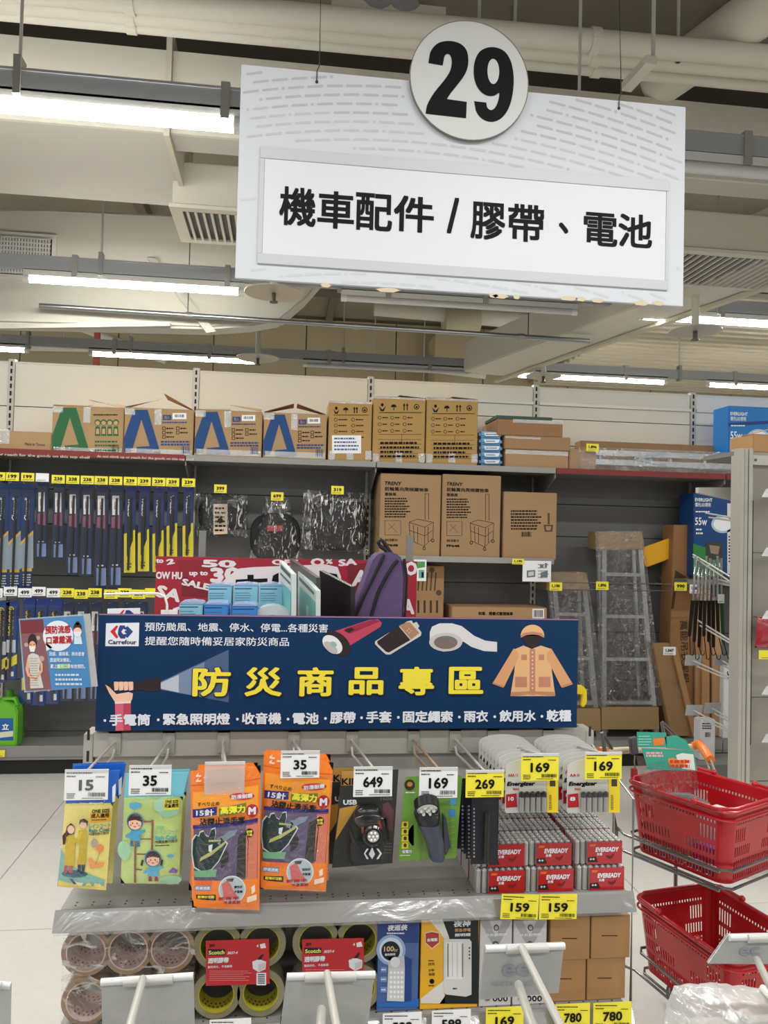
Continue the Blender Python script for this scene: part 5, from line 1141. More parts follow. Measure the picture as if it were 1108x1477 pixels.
t = thing('logo_card', 'small white card with a shop emblem peeking over the banner left corner', 'sign', PY(178, 890, 2.0))
B().px([(155, 878), (202, 877), (202, 892), (155, 892)], 2.0, .002).out('card', WHT_TAG, t)
p = Print(2.0, t, lift=.0004); p.poly([(172, 886), (178, 879.5), (180, 880), (176, 886), (179, 890), (177, 890)], M(206, 30, 40), 'emblem'); p.poly([(182, 880), (187, 880), (193, 885), (189, 890), (182, 890), (180, 885)], M(28, 60, 130), 'emblem')
# ================================================================== GOODS HUNG ON THE FRONT HOOKS
PACKF = film('pack_film', .01, wrinkle=.8, scale=30, rough=.07, fres=.14, crease=.45, lo=.69, stretch=(1, 1, .6))
def bag(name, label, cat, pts, Y, thick, mat, grp=None):
    t = thing(name, label, cat, PY((pts[0][0]+pts[1][0])/2, pts[0][1], Y), grp)
    b, fn = pouch_mesh(pts, Y, thick); b.out('bag_body', mat, t, smooth=True)
    b2, _g = pouch_mesh([(pts[0][0]-1, pts[0][1]-1), (pts[1][0]+1, pts[1][1]-1), (pts[2][0]+1, pts[2][1]+2), (pts[3][0]-1, pts[3][1]+2)], Y-.0005, thick+.0045, 10, 12); b2.out('clear_outer_bag', PACKF, t, smooth=True)
    return t, Print(Y, t, fn, lift=.0004)
FACE = M(238, 196, 170); HAIR = M(70, 36, 34)
def child(P, x, y, s_, coat, long=False):
    """printed figure of a child in a raincoat"""
    P.poly([(x-7*s_, y+24*s_), (x-5*s_, y+10*s_), (x+5*s_, y+10*s_), (x+8*s_, y+24*s_)], coat, 'printed_coat', 2)
    P.poly([[(x-4*s_, y+12*s_), (x-13*s_, y+18*s_), (x-12*s_, y+21*s_), (x-3*s_, y+17*s_)], [(x+4*s_, y+12*s_), (x+13*s_, y+9*s_), (x+14*s_, y+12*s_), (x+5*s_, y+17*s_)]], coat, 'printed_sleeve', 2)
    P.ell(x, y, 11*s_, 11.5*s_, M(60, 140, 180), 'printed_hood', 2); P.ell(x, y, 9.6*s_, 10*s_, HAIR, 'printed_hair', 3); P.ell(x, y+2*s_, 8.4*s_, 7.6*s_, FACE, 'printed_face', 4)
    P.poly([(x-8*s_, y-1*s_), (x-6*s_, y-6*s_), (x+6*s_, y-6*s_), (x+8*s_, y-1*s_), (x, y-3*s_)], HAIR, 'printed_fringe', 5)
    for k in (-1, 1): P.ell(x+k*3*s_, y+1.5*s_, .8*s_, 1.1*s_, DK, 'printed_eye', 5, seg=8); P.ell(x+k*5.4*s_, y+4*s_, 1.6*s_, 1.2*s_, M(226, 130, 120), 'printed_cheek', 5, seg=8)
    P.poly([(x-2.4*s_, y+5*s_), (x+2.4*s_, y+5*s_), (x, y+6.6*s_)], M(190, 70, 60), 'printed_mouth', 5)
    for k in (-1, 1): P.poly([(x+k*4*s_-1.8*s_, y+24*s_), (x+k*4*s_+1.4*s_, y+24*s_), (x+k*4*s_+2.6*s_, y+31*s_), (x+k*4*s_-2.4*s_, y+31*s_)], M(150, 60, 90) if long else M(40, 110, 160), 'printed_boot', 3)
def coat_bag(i, Y, dx, dy, first):
    m_ = M(236, 222, 128, .35, coat=.6)
    t, P = bag('raincoat_pack', ('front pale yellow adult raincoat pack printed with two people, under the card reading 15', 'second pale yellow raincoat pack just behind the front one on the first hook', 'rearmost pale yellow raincoat pack on the first hook, its blue header showing')[i], 'raincoat pack',
               [(94+dx, 1157+dy), (163+dx, 1155+dy), (153+dx, 1284+dy), (83+dx, 1279+dy)], Y, .009, m_, 'yellow raincoat packs on the first hook')
    q = rect(100+dx, 1112+dy, 168+dx, 1158+dy, Y); x_ = HX[0]
    B().px([(98+dx, 1114+dy), (173+dx, 1111+dy), (165+dx, 1158+dy), (95+dx, 1159+dy)], Y-.001, .003).out('header_card', M(22, 96, 190, .35, coat=.5), t)
    B().px([(162+dx, 1135+dy), (167+dx, 1130+dy), (166+dx, 1156+dy), (162+dx, 1157+dy)], Y-.003, .001).out('header_label', WHT_TAG, t)
    if not first: return t
    P.poly([(89, 1222), (101, 1245), (152, 1268), (150, 1279), (86, 1276), (84, 1270)], M(130, 186, 178), 'printed_ground', 0); P.ell(109, 1258, 19, 5.5, M(50, 100, 116), 'printed_puddle', 1)
    P.poly([(85, 1268), (120, 1276), (152, 1278), (151, 1283), (84, 1278)], M(226, 206, 110), 'printed_path', 1)
    # woman
    P.poly([(98, 1204), (108, 1202), (110, 1215), (109, 1246), (94, 1246), (96, 1215)], M(206, 178, 40), 'printed_coat', 2); P.poly([(104, 1206), (112, 1208), (118, 1204), (118, 1208), (112, 1213), (104, 1213)], M(206, 178, 40), 'printed_sleeve', 3)
    P.poly([(98, 1190), (104, 1185), (109, 1190), (109, 1200), (100, 1202), (98, 1214), (92, 1217), (91, 1204), (96, 1198)], HAIR, 'printed_hair', 2); P.ell(104, 1194, 5, 6, FACE, 'printed_face', 3)
    P.poly([[(95, 1246), (99, 1246), (98, 1257), (93, 1257)], [(101, 1246), (106, 1246), (107, 1256), (101, 1256)]], M(190, 80, 90), 'printed_boot', 3)
    # man
    P.poly([(115, 1195), (126, 1194), (128, 1206), (125, 1245), (113, 1244), (116, 1225)], M(196, 168, 36), 'printed_coat', 2); P.poly([(118, 1196), (122, 1197), (117, 1208), (112, 1207)], M(214, 188, 60), 'printed_sleeve', 3)
    P.ell(122, 1186, 5, 6, FACE, 'printed_face', 3); P.poly([(116, 1187), (117, 1180), (123, 1178), (129, 1182), (128, 1189), (126, 1184), (119, 1183)], HAIR, 'printed_hair', 4)
    P.poly([[(114, 1244), (119, 1244), (118, 1254), (110, 1256), (114, 1251)], [(120, 1244), (125, 1244), (123, 1257), (114, 1259), (120, 1253)]], M(40, 50, 80), 'printed_leg', 3)
    for a_, b_, y_ in ((133, 159, 1167), (133, 159, 1173)): pass
    P.text('ONE SIZE', 134, 159, 1168, 5, INK, bold=.03, layer=2); P.poly([(132, 1171), (160, 1170), (160, 1183), (132, 1184)], M(232, 170, 40), 'print', 1); P.text('成人適用', 133, 158, 1174.5, 6.5, INK, bold=.03, layer=2); P.lines(134, 1179, 158, 1182, 1, INK, seed=3)
    P.text('レインコート', 130, 160, 1189, 6, M(40, 130, 140), bold=.02, layer=2); P.text('Rain Coat', 130, 159, 1195, 5.5, M(40, 120, 130), bold=.04, layer=2); P.text('PE環保輕巧雨衣', 130, 158, 1200, 4, INK, layer=2, bold=.02)
    P.ell(138, 1213, 5, 6.5, M(176, 160, 150), 'printed_balloon', 1); P.ell(146, 1221, 5, 6, M(232, 140, 80), 'printed_balloon', 2); P.poly([(145, 1227), (146, 1227), (140, 1244), (139, 1244)], M(150, 150, 130), 'printed_string', 1)
    P.poly([(129, 1236), (133, 1233), (138, 1240), (152, 1242), (150, 1248), (132, 1250)], M(236, 160, 90), 'printed_bird', 1)
    P.poly([(106, 1266), (112, 1270), (122, 1271), (119, 1276), (110, 1274)], M(236, 230, 200), 'printed_bird', 3); P.poly([(101, 1264), (108, 1267), (112, 1273), (108, 1273)], M(60, 60, 60), 'printed_bird', 4)
    return t
coat_bag(0, 1.675, 0, 0, True); coat_bag(1, 1.70, 9, -10, False); coat_bag(2, 1.735, 7, -12, False)
t, P = bag('raincoat_pack', 'front pale green child raincoat pack with two printed children on a ladder', 'raincoat pack', [(179, 1149), (264, 1147), (258, 1275), (174, 1274)], 1.675, .010, M(192, 216, 130, .35, coat=.6), 'green raincoat packs on the second hook')
B().px([(182, 1116), (272, 1114), (264, 1149), (179, 1150)], 1.674, .003).out('header_card', M(120, 200, 220, .35, coat=.5), t)
P.ell(244, 1165, 15, 12, M(150, 206, 170), 'printed_cloud', 0); P.ell(232, 1160, 10, 9, M(170, 214, 180), 'printed_cloud', 1); P.ell(180, 1225, 10, 14, M(160, 208, 170), 'printed_cloud', 0); P.ell(246, 1268, 16, 7, M(160, 208, 170), 'printed_cloud', 0)
P.poly([(187, 1158), (196, 1155), (205, 1158), (204, 1163), (196, 1166), (188, 1164)], M(90, 180, 214), 'printed_star', 1)
for pl_ in ([(220, 1180), (223, 1180), (222, 1228), (219, 1228)], [(196, 1181), (199, 1181), (197, 1272), (194, 1272)], [(197, 1181), (222, 1181), (222, 1183.5), (197, 1183.5)], [(203, 1206), (221, 1206), (221, 1208), (203, 1208)], [(196, 1228), (222, 1228), (222, 1230), (196, 1230)], [(196, 1250), (206, 1251), (206, 1253), (196, 1252)]): P.poly(pl_, M(140, 84, 60), 'printed_ladder', 1)
child(P, 196, 1183, 1.12, M(70, 160, 206)); child(P, 222, 1235, 1.1, M(80, 176, 214), True)
for x in (206, 234): P.poly([(x, 1236), (x+3, 1237), (x+1, 1246), (x-2, 1244)], HAIR, 'printed_plait', 6)
P.poly([(237, 1152), (259, 1151), (259, 1166), (237, 1167)], M(236, 220, 70), 'print', 2); P.text('ONE SIZE', 239, 258, 1154.5, 4, INK, bold=.03, layer=3); P.text('兒童適用', 238, 258, 1160, 6, INK, bold=.03, layer=3)
P.text('子供', 226, 238, 1191, 6, M(110, 190, 150), bold=.02, layer=2); P.text('レインコート', 226, 258, 1197, 6, M(110, 190, 160), bold=.02, layer=2); P.text('Rain Coat', 225, 256, 1205, 6.5, M(70, 170, 190), bold=.04, layer=2); P.text('PE環保輕巧雨衣', 225, 257, 1211, 4.5, INK, bold=.02, layer=2); P.lines(225, 1215, 245, 1218, 1, INK, seed=2)
P.ell(247, 1232, 5, 2.6, M(70, 170, 200), 'print', 1); P.poly([(243, 1256), (250, 1249), (257, 1254), (255, 1258), (248, 1257)], M(130, 90, 170), 'print', 1)
t, P = bag('raincoat_pack', 'rear pale green raincoat pack behind the one with two printed children', 'raincoat pack', [(184, 1143), (269, 1141), (262, 1268), (180, 1268)], 1.71, .010, M(186, 210, 128, .35, coat=.6), 'green raincoat packs on the second hook')
B().px([(186, 1112), (274, 1110), (268, 1143), (184, 1144)], 1.709, .003).out('header_card', M(110, 190, 214, .35, coat=.5), t)
# ---- work glove packs
OR = M(246, 128, 24, .3, coat=.7); PURG = M(96, 84, 116, .8)
def glove(pts, Y, full, lab, sh=0.0):
    """pts = TL, TR, BR, BL corners of the bag"""
    t, P = bag('glove_pack', lab, 'gloves', pts, Y, .011, OR, 'orange packs of work gloves, size M')
    (ax, ay), (bx, by), (cx, cy), (dx, dy) = pts
    def A(u, v): return (ax+(bx-ax)*u+(dx-ax)*v+(cx-dx-bx+ax)*u*v, ay+(by-ay)*u+(dy-ay)*v+(cy-dy-by+ay)*u*v)
    def pq(pl, m_, n_='print', l_=1): P.poly([A(u, v) for u, v in pl], m_, n_, l_)
    def tx(s_, u0, u1, v, hv, m_, bold=.03, l_=4):
        a, c, m = A(u0, v), A(u1, v), A((u0+u1)/2, v); H = hv*(dy-ay)
        P.text(s_, a[0], c[0], m[1], H, m_, bold=bold, layer=l_, rot=-math.atan2(c[1]-a[1], c[0]-a[0]) if abs(c[1]-a[1]) > 1 else 0)
    if not full: return t
    NB = M(36, 28, 120, .4)
    pq([(.03, .15), (.97, .13), (.97, .30), (.03, .34)], M(248, 160, 40), l_=0)
    # purple gloves and pink panel behind the window
    pq([(.04, .405), (.97, .385), (.97, .83), (.04, .83)], PURG, 'window', 0); pq([(.80, .40), (.97, .39), (.96, .80), (.80, .80)], M(214, 120, 96), 'window', 1)
    pq([(.70, .46), (.80, .44), (.84, .50), (.82, .76), (.66, .77), (.68, .52)], M(44, 44, 42), 'black_glove', 1)
    pq([(.42, .60), (.52, .56), (.56, .60), (.54, .66), (.44, .70)], M(40, 40, 44), 'glove_print', 1)
    # green-black glove holding a tool
    gl = [(.02, .60), (.03, .50), (.08, .46), (.12, .47), (.14, .44), (.19, .43), (.22, .46), (.26, .47), (.30, .42), (.35, .41), (.36, .45), (.34, .50), (.44, .47), (.52, .52), (.46, .58), (.40, .64), (.30, .70), (.16, .72), (.05, .69)]
    pq([((u-.25)*1.08+.25, (v-.57)*1.06+.57) for u, v in gl], M(206, 214, 216), 'glove_outline', 2); pq(gl, M(14, 44, 48), 'printed_glove', 3)
    pq([(.34, .51), (.55, .43), (.68, .42), (.64, .46), (.50, .50), (.44, .53)], M(126, 140, 156), 'printed_wrist', 3)
    pq([(.14, .62), (.12, .65), (.30, .60), (.50, .52), (.50, .50), (.30, .57)], M(176, 180, 110), 'printed_tool', 4); pq([(.26, .49), (.44, .49), (.44, .50), (.26, .505)], M(176, 180, 110), 'printed_tool', 4); pq([(.26, .53), (.32, .52), (.30, .58), (.26, .57)], M(216, 224, 226), 'printed_tool', 4)
    tx('すべり止め', .10, .42, .235, .03, INK, .02)
    pq([(.03, .275), (.38, .255), (.38, .315), (.03, .335)], NB, l_=2); tx('15針', .08, .34, .296, .048, W_, .03)
    pq([(.41, .27), (.80, .24), (.80, .305), (.41, .33)], M(120, 120, 30), l_=1); tx('高彈力', .43, .79, .282, .055, M(240, 236, 60), .045)
    tx('沾膠止滑手套', .13, .79, .358, .05, INK, .045)
    pq([(.03, .39), (.97, .355), (.97, .38), (.03, .415)], NB, l_=2); p0 = A(.1, .39)
    c_ = A(.885, .30); P.ell(c_[0], c_[1], 8.8, 9.4, RED, 'size_disc', 3); P.text('M', c_[0]-5.5, c_[0]+5.5, c_[1], 11, W_, bold=.06, layer=4)
    c_ = A(.74, .195); P.ell(c_[0], c_[1], 18, 5, M(200, 30, 40), 'red_oval', 3); P.text('防滑耐磨', c_[0]-15, c_[0]+15, c_[1], 6.5, W_, bold=.03, layer=4, rot=.06)
    c_ = A(.85, .45); P.ell(c_[0], c_[1], 5.8, 6.4, INK, 'print', 4); P.text('耐磨', c_[0]-4.2, c_[0]+4.2, c_[1]-2, 3.8, YE, bold=.03, layer=5); P.text('力強', c_[0]-4.2, c_[0]+4.2, c_[1]+2.5, 3.8, YE, bold=.03, layer=5)
    pq([(.04, .72), (.38, .70), (.36, .755), (.05, .765)], M(110, 170, 130), l_=4)
    pq([(.02, .79), (.97, .77), (.97, .975), (.03, .985)], M(244, 130, 30), l_=2)
    c_ = A(.10, .80); P.text('防滑升級', A(.08, 0)[0], A(.33, 0)[0]-1, A(.2, .80)[1], 6, M(240, 110, 60), bold=.04, layer=5)
    pq([(.05, .83), (.29, .82), (.29, .855), (.05, .865)], M(110, 140, 190), l_=3); tx('舒適透氣', .06, .28, .842, .024, W_, .03)
    pq([(.07, .895), (.36, .885), (.36, .93), (.07, .925)], INK, l_=3); tx('輕薄好活動', .09, .34, .906, .022, YE, .03)
    c_ = A(.60, .845); P.ell(c_[0], c_[1], 19.5, 20.5, W_, 'inset_photo', 3); P.ell(c_[0], c_[1], 18, 19, M(178, 196, 206), 'inset_photo', 4)
    P.poly([(c_[0]-15, c_[1]-8), (c_[0]-6, c_[1]-14), (c_[0]-2, c_[1]-8), (c_[0]+3, c_[1]+4), (c_[0]+10, c_[1]+12), (c_[0]-12, c_[1]+12)], M(206, 104, 104), 'inset_sock', 5)
    P.poly([(c_[0]-8, c_[1]-16), (c_[0]+3, c_[1]-17), (c_[0]+1, c_[1]-12), (c_[0]-7, c_[1]-12)], M(70, 66, 60), 'inset_shoe', 5)
    P.text('彈性好', c_[0]+3, c_[0]+15, c_[1]-4, 4, INK, bold=.03, layer=6); P.text('不緊繃', c_[0]+3, c_[0]+15, c_[1]+3, 4, INK, bold=.03, layer=6)
    P.text('抓得牢', c_[0]-20, c_[0]+10, c_[1]+13, 5, M(186, 40, 50), bold=.04, layer=6); P.text('不易鬆脫', c_[0]-12, c_[0]+12, c_[1]+19, 5, M(186, 40, 50), bold=.04, layer=6)
    pq([(.82, .90), (.96, .88), (.96, .92), (.82, .94)], M(240, 220, 200), l_=4); pq([(.88, .83), (.93, .81), (.94, .86), (.89, .88)], M(240, 220, 200), l_=4)
    for u, v in ((.08, .065), (.08, .03)): pq([(u, v), (u+.05, v-.02), (u+.03, v), (u+.08, v), (u+.07, v+.012), (u, v+.012)], M(240, 210, 190), l_=2)
    pq([(.19, .045), (.30, .04), (.30, .052), (.19, .056)], M(240, 210, 190), l_=2)
    pq([(.0, .10), (1, .085), (1, .09), (0, .106)], M(200, 90, 20), 'seal_line', 2)
    return t
glove([(275, 1112), (376, 1104), (374, 1313), (277, 1309)], 1.655, True, 'front orange glove pack hanging lower, third hook, below the empty clear card holder')
glove([(286, 1103), (372, 1100), (366, 1296), (272, 1284)], 1.70, False, 'orange glove pack behind the front one on the third hook')
glove([(381, 1083), (481, 1100), (470, 1286), (373, 1282)], 1.675, True, 'front orange glove pack on the fourth hook, beneath the card reading 35')
glove([(384, 1081), (477, 1088), (474, 1270), (378, 1268)], 1.715, False, 'orange glove pack behind the front one on the fourth hook')
# ---- headlamp blister packs
def head_pack(dx, dy, Y, front, lab):
    pts = [(493+dx, 1112+dy), (575+dx, 1110+dy), (566+dx, 1245+dy), (479+dx, 1252+dy)]
    t = thing('headlamp_pack', lab, 'headlamp', PY(527+dx, 1252+dy, Y), 'black and gold headlamp packs')
    B().px(pts, Y, .0015).out('backing_card', M(52, 54, 52, .35), t); p = Print(Y, t, lift=.0004)
    p.poly([(493+dx, 1112+dy), (540+dx, 1111+dy), (540+dx, 1132+dy), (492+dx, 1133+dy)], M(176, 138, 70), 'print', 0); p.text('KING', 493+dx, 530+dx, 1127+dy, 10, INK, bold=.03, layer=1)
    p.poly([(490+dx, 1166+dy), (516+dx, 1161+dy), (484+dx, 1212+dy)], M(190, 146, 60), 'print', 0); p.text('USB', 495+dx, 515+dx, 1157+dy, 7.5, W_, bold=.05, layer=1)
    if not front: return t
    p.text('1600', 549, 566, 1152, 4, M(120, 120, 120), layer=1); p.poly([(552, 1160), (560, 1156), (568, 1170), (566, 1200), (552, 1190)], M(96, 60, 68), 'print', 0); p.lines(546, 1214, 566, 1232, 4, M(110, 110, 110), seed=6, layer=1, thick=.3)
    c = PY(531, 1180, Y-.02); BK = M(20, 20, 22, .22, coat=.5)
    blob((c.x, Y-.018, c.z+.002), .030, .016, .026, .8, 'lamp_housing', BK, t); 
    c2 = PY(538, 1205, Y-.03); b = B(); b.lathe([(.0, 0), (.021, 0), (.022, -.010), (.018, -.014), (.0165, -.012), (.0, -.010)], (c2.x, Y-.024, c2.z), 'Y', 28); b.out('lamp_ring', BK, t, smooth=True)
    b = B(); b.lathe([(0, -.0135), (.008, -.0128), (.0155, -.0105)], (c2.x, Y-.024, c2.z), 'Y', 24); b.out('lens', M(214, 216, 214, .12, .6), t, smooth=True)
    for k in range(7):
        a_ = k*PI/3; r_ = .008 if k < 6 else 0; B().sph((c2.x+r_*math.cos(a_), Y-.037, c2.z+r_*math.sin(a_)), .0028, seg=8, rings=6).out('led', M(244, 246, 240, .1), t)
    b = B(); b.lathe([(.0165, -.001), (.0215, -.001), (.0215, .001), (.0165, .001)], (c2.x-.003, Y-.030, c2.z+.014), 'Y', 24); b.out('red_ring', M(150, 60, 46, .3), t)
    B().tube([PY(505, 1196, Y-.018), PY(510, 1214, Y-.022), PY(520, 1224, Y-.022), PY(552, 1222, Y-.02), PY(560, 1210, Y-.016), PY(556, 1180, Y-.012)], .0035, 8).out('strap', M(26, 26, 30, .5), t, smooth=True)
    p2 = Print(Y-.026, t, lift=.0004); p2.poly([(537, 1222), (541, 1232), (537, 1239), (532, 1232)], W_, 'emblem'); p2.poly([[(529, 1224), (532, 1224), (527, 1231), (532, 1239), (529, 1239), (525, 1231)], [(543, 1224), (546, 1224), (551, 1231), (546, 1239), (543, 1239), (548, 1231)]], W_, 'emblem')
    B().px([(505, 1216), (558, 1214), (549, 1246), (506, 1250)], Y-.0255, .024).out('battery_tray', M(30, 30, 34, .2, coat=.6), t, bevel=.004)
    blob((PY(530, 1205, Y).x, Y-.012, PY(530, 1205, Y).z), .047, .036, .062, .7, 'clear_dome', BLISTER, t)
    return t
head_pack(0, 0, 1.69, True, 'front headlamp pack with a round silver lens, below the card reading 649')
head_pack(-12, -5, 1.745, False, 'headlamp pack behind the front one, showing only its left edge')
# ---- torch blister pack
Y = 1.69
t = thing('torch_pack', 'green carded torch with a blue grey body hanging under the rusty hook', 'torch', PY(615, 1241, Y))
B().px([(585, 1122), (588, 1120), (664, 1118), (667, 1121), (658, 1236), (655, 1238), (577, 1242), (574, 1239)], Y, .0015).out('backing_card', M(110, 156, 66, .35), t)
p = Print(Y, t, lift=.0004)
p.ell(591, 1132, 8.5, 9, M(120, 150, 60), 'badge', 0); p.ell(591, 1132, 7.6, 8, M(50, 40, 30), 'badge', 1); p.ell(591, 1131, 4, 3.5, M(190, 130, 60), 'badge', 2); p.lines(585, 1141, 599, 1145, 1, W_, seed=2)
p.poly([(649, 1152), (658, 1152), (658, 1161), (648, 1161)], M(70, 150, 200), 'print', 0); p.poly([(647, 1167), (657, 1167), (657, 1178), (647, 1178)], M(60, 130, 186), 'print', 0)
for k in range(4): p.poly([(580, 1185+k*10), (589, 1184.5+k*10), (589, 1193.5+k*10), (579, 1194+k*10)], M(230, 210, 50), 'print', 1); p.ell(584.4, 1189+k*10, 2.4, 3, M(60, 60, 30), 'print', 2, seg=10)
p.text('省電力', 580, 594, 1228, 5, W_, bold=.03, layer=1); p.lines(577, 1232, 594, 1235, 1, W_, seed=4)
for k in range(4): p.ell(600+k, 1205, 7+k*3, 18, M(140, 180, 100), 'print', 0, a0=120, a1=240); p.ell(600.5+k, 1205, 6.4+k*3, 17, M(110, 156, 66), 'print', 0, a0=118, a1=242)
for k in range(5): p.poly([(643, 1185+k*9), (656, 1182+k*9), (656, 1183+k*9), (643, 1186+k*9)], M(140, 180, 100), 'print', 0)
TB = M(66, 74, 94, .45)
def loft(b, secs, seg=20, pw=1.0):
    rings = []
    for c, rx, ry in secs:
        row = []
        for k in range(seg):
            a = 2*PI*k/seg; f = lambda q: math.copysign(abs(q)**pw, q)
            row.append(b.bm.verts.new(Vector(c)+Vector((f(math.cos(a))*rx, f(math.sin(a))*ry, 0))))
        rings.append(row)
    for a, c in zip(rings, rings[1:]):
        for k in range(seg): b.bm.faces.new((a[k], a[(k+1) % seg], c[(k+1) % seg], c[k]))
    b.bm.faces.new(rings[0]); b.bm.faces.new(rings[-1][::-1]); return b
pt = lambda x, y, d: PY(x, y, Y-d)
loft(B(), [(pt(631, 1240, .022), .013, .015), (pt(630, 1236, .022), .0165, .018), (pt(627, 1215, .022), .019, .020), (pt(622, 1198, .022), .021, .021), (pt(619, 1192, .022), .0235, .022), (pt(618, 1188, .022), .023, .021)], pw=.75).out('torch_body', TB, t, smooth=True)
loft(B(), [(pt(618, 1190, .022), .022, .020), (pt(617, 1182, .024), .026, .022), (pt(616, 1174, .026), .028, .024), (pt(616, 1170, .030), .0275, .020)]).out('torch_head', M(30, 32, 38, .35), t, smooth=True)
hc = PY(616.5, 1168.5, Y-.052); tilt = Matrix.Rotation(math.radians(38), 3, 'X')
b = B(); b.lathe([(0, 0), (.0205, -.001), (.0225, .0), (.0225, .010), (0, .012)], (0, 0, 0), 'Y', 28)
for v in b.bm.verts: v.co = hc + tilt @ Vector((v.co.x, v.co.y, v.co.z))
b.out('reflector', M(206, 208, 210, .12, .85), t, smooth=True)
b = B(); b.lathe([(.0222, -.0018), (.0262, -.0018), (.0262, .020), (.0222, .020)], (0, 0, 0), 'Y', 28)
for v in b.bm.verts: v.co = hc + tilt @ Vector((v.co.x, v.co.y, v.co.z))
b.out('head_rim', M(24, 26, 30, .3), t, smooth=True)
for k in range(8):
    a_ = k*2*PI/6; r_ = .013 if k < 6 else .004*(k-6); B().sph(hc + tilt @ Vector((r_*math.cos(a_), -.002, r_*math.sin(a_))), .0042, seg=10, rings=6).out('led', M(238, 240, 236, .08, .3), t)
B().prism([pt(640, 1176, .030), pt(644, 1180, .030), pt(650, 1222, .030), pt(643, 1234, .030), pt(641, 1215, .030)], (0, .02, 0)).out('side_clip', M(52, 58, 74, .4), t)
b, _f2 = pouch_mesh([(598, 1158), (650, 1154), (652, 1230), (606, 1242)], Y-.022, .034); b.out('clear_dome', BLISTER, t, smooth=True)
# ---- slim black packs under the 269 card
for i in range(4):
    Y = 1.675+i*.028
    q = rect(685-i*9, 1150-i*0, 719-i*6, 1245, 1.675); x0 = PY(680, 1200, 1.675).x-.004*i; x1 = PY(719, 1200, 1.675).x-.004*i
    z0 = PY(700, 1246, 1.675).z; z1 = PY(700, 1140, 1.675).z
    t = thing('lighter_pack', ('front slim black carded pack with a dark tube, under the yellow 269 card', 'second slim black carded pack behind the front one under the 269 card', 'third slim black carded pack from the front under the 269 card', 'rearmost slim black carded pack under the 269 card')[i], 'carded pack', ((x0+x1)/2, Y, z0), 'slim black carded packs under the 269 card')
    B().box(x0, Y, z0, x1, Y+.0015, z1).out('backing_card', M(30, 34, 44, .35), t)
    B().cyl((x0+.032, Y-.007, z0+.006), (x0+.032, Y-.007, z1-.045), .0062, 12).out('tube_body', M(34, 40, 36, .25), t, smooth=True)
    B().box(x0+.020, Y-.015, z0+.003, x1-.006, Y-.0005, z1-.018).out('clear_blister', BLISTER, t)
    p = Print(Y, t, lift=.0004)
    if i == 0: p.lines(683, 1164, 685, 1238, 14, M(170, 174, 180), seed=3, thick=.5); p.text('269'[:0] or 'LED', 700, 706, 1180, 4, M(160, 160, 166), layer=1)
    else: p.lines(684-i*9, 1160, 687-i*9, 1238, 14, M(150, 154, 160), seed=3, thick=.5)
# ---- carded batteries
BATT = M(176, 176, 176, .28, .5); BATT_D = M(56, 56, 58, .35, .4)
def batt_card(x0, lab_kind, n, hx, cells, Y0=1.672):
    root = None
    xa, xb = PY(x0, 1140, Y0).x, PY(x0+76, 1140, Y0).x; z0, z1 = PY(x0+38, 1172, Y0).z, PY(x0+38, 1094, Y0).z
    t = thing('battery_card', 'front %s battery card hanging on its hook, its silver cells in full view' % lab_kind, 'batteries', ((xa+xb)/2, Y0, z0), 'carded %s batteries' % lab_kind)
    pts = [(xa+.003, z0), (xb-.003, z0), (xb, z0+.004)]
    for k in range(9): a_ = k/8*PI/2; pts.append((xa+(xb-xa)*(1-.5*(1-math.cos(a_))), z0+(z1-z0)*(.80+.20*math.sin(a_))) if 0 else (xb-(xb-xa)*.5*(1-math.cos(a_)), z0+(z1-z0)*(.84+.16*math.sin(a_))))
    for k in range(7, -1, -1): a_ = k/8*PI/2; pts.append((xa+(xb-xa)*.5*(1-math.cos(a_)), z0+(z1-z0)*(.84+.16*math.sin(a_))))
    pts.append((xa, z0+.004))
    B().xz(pts, Y0, Y0+.0012).out('backing_card', M(206, 206, 204, .35, .15), t)
    p = Print(Y0, t, lift=.0004)
    p.text('AAA' if cells == 10 else 'AA', x0+4, x0+13, 1118, 4.5, RED, bold=.03); p.text('10' if cells == 10 else '8', x0+14, x0+18, 1118, 4, RED, layer=1)
    p.text('Energizer', x0+2, x0+43, 1131, 8, INK, bold=.05, shear=.2, layer=2); p.text('MAX', x0+11, x0+20, 1138, 3.4, RED, bold=.04, layer=2)
    p.poly([(x0+1, 1146), (x0+16, 1144), (x0+17, 1164), (x0+1, 1165)], RED, 'red_patch', 1); p.text('10' if cells == 10 else '8', x0+4, x0+12, 1152, 6, W_, bold=.04, layer=2)
    p.poly([(x0+60, 1116), (x0+76, 1114), (x0+76, 1172), (x0+60, 1172)], M(240, 214, 40, .35), 'yellow_strip', 1); p.lines(x0+63, 1146, x0+67, 1168, 9, INK, seed=4, layer=2); p.poly([(x0+64, 1122), (x0+72, 1122), (x0+72, 1134), (x0+64, 1134)], M(60, 60, 40), 'print', 2)
    m = cells//2+ (1 if cells == 8 else 0)
    b0, b1 = PY(x0+18, 1150, Y0).x, PY(x0+58, 1150, Y0).x; st = (b1-b0)/5
    for k in range(5):
        xx = b0+st*(k+.5); B().cyl((xx, Y0-.007, z0+.004), (xx, Y0-.007, z0+.036), st*.46, 14).out('battery', BATT, t, smooth=True)
        B().cyl((xx, Y0-.007, z0+.0362), (xx, Y0-.007, z0+.045), st*.46, 14).cyl((xx, Y0-.007, z0+.045), (xx, Y0-.007, z0+.047), st*.2, 10).out('battery_top', BATT_D, t, smooth=True)
    B().box(b0-.004, Y0-.0155, z0+.002, b1+.004, Y0-.0145, z0+.049).out('clear_blister', BLISTER, t)
    dx_ = 0
    for i in range(1, n):
        c = dup(t, (-.0008*i, .026*i, .0), '%s %s battery card from the front, mostly hidden behind the ones before it' % (ORD[i], lab_kind))
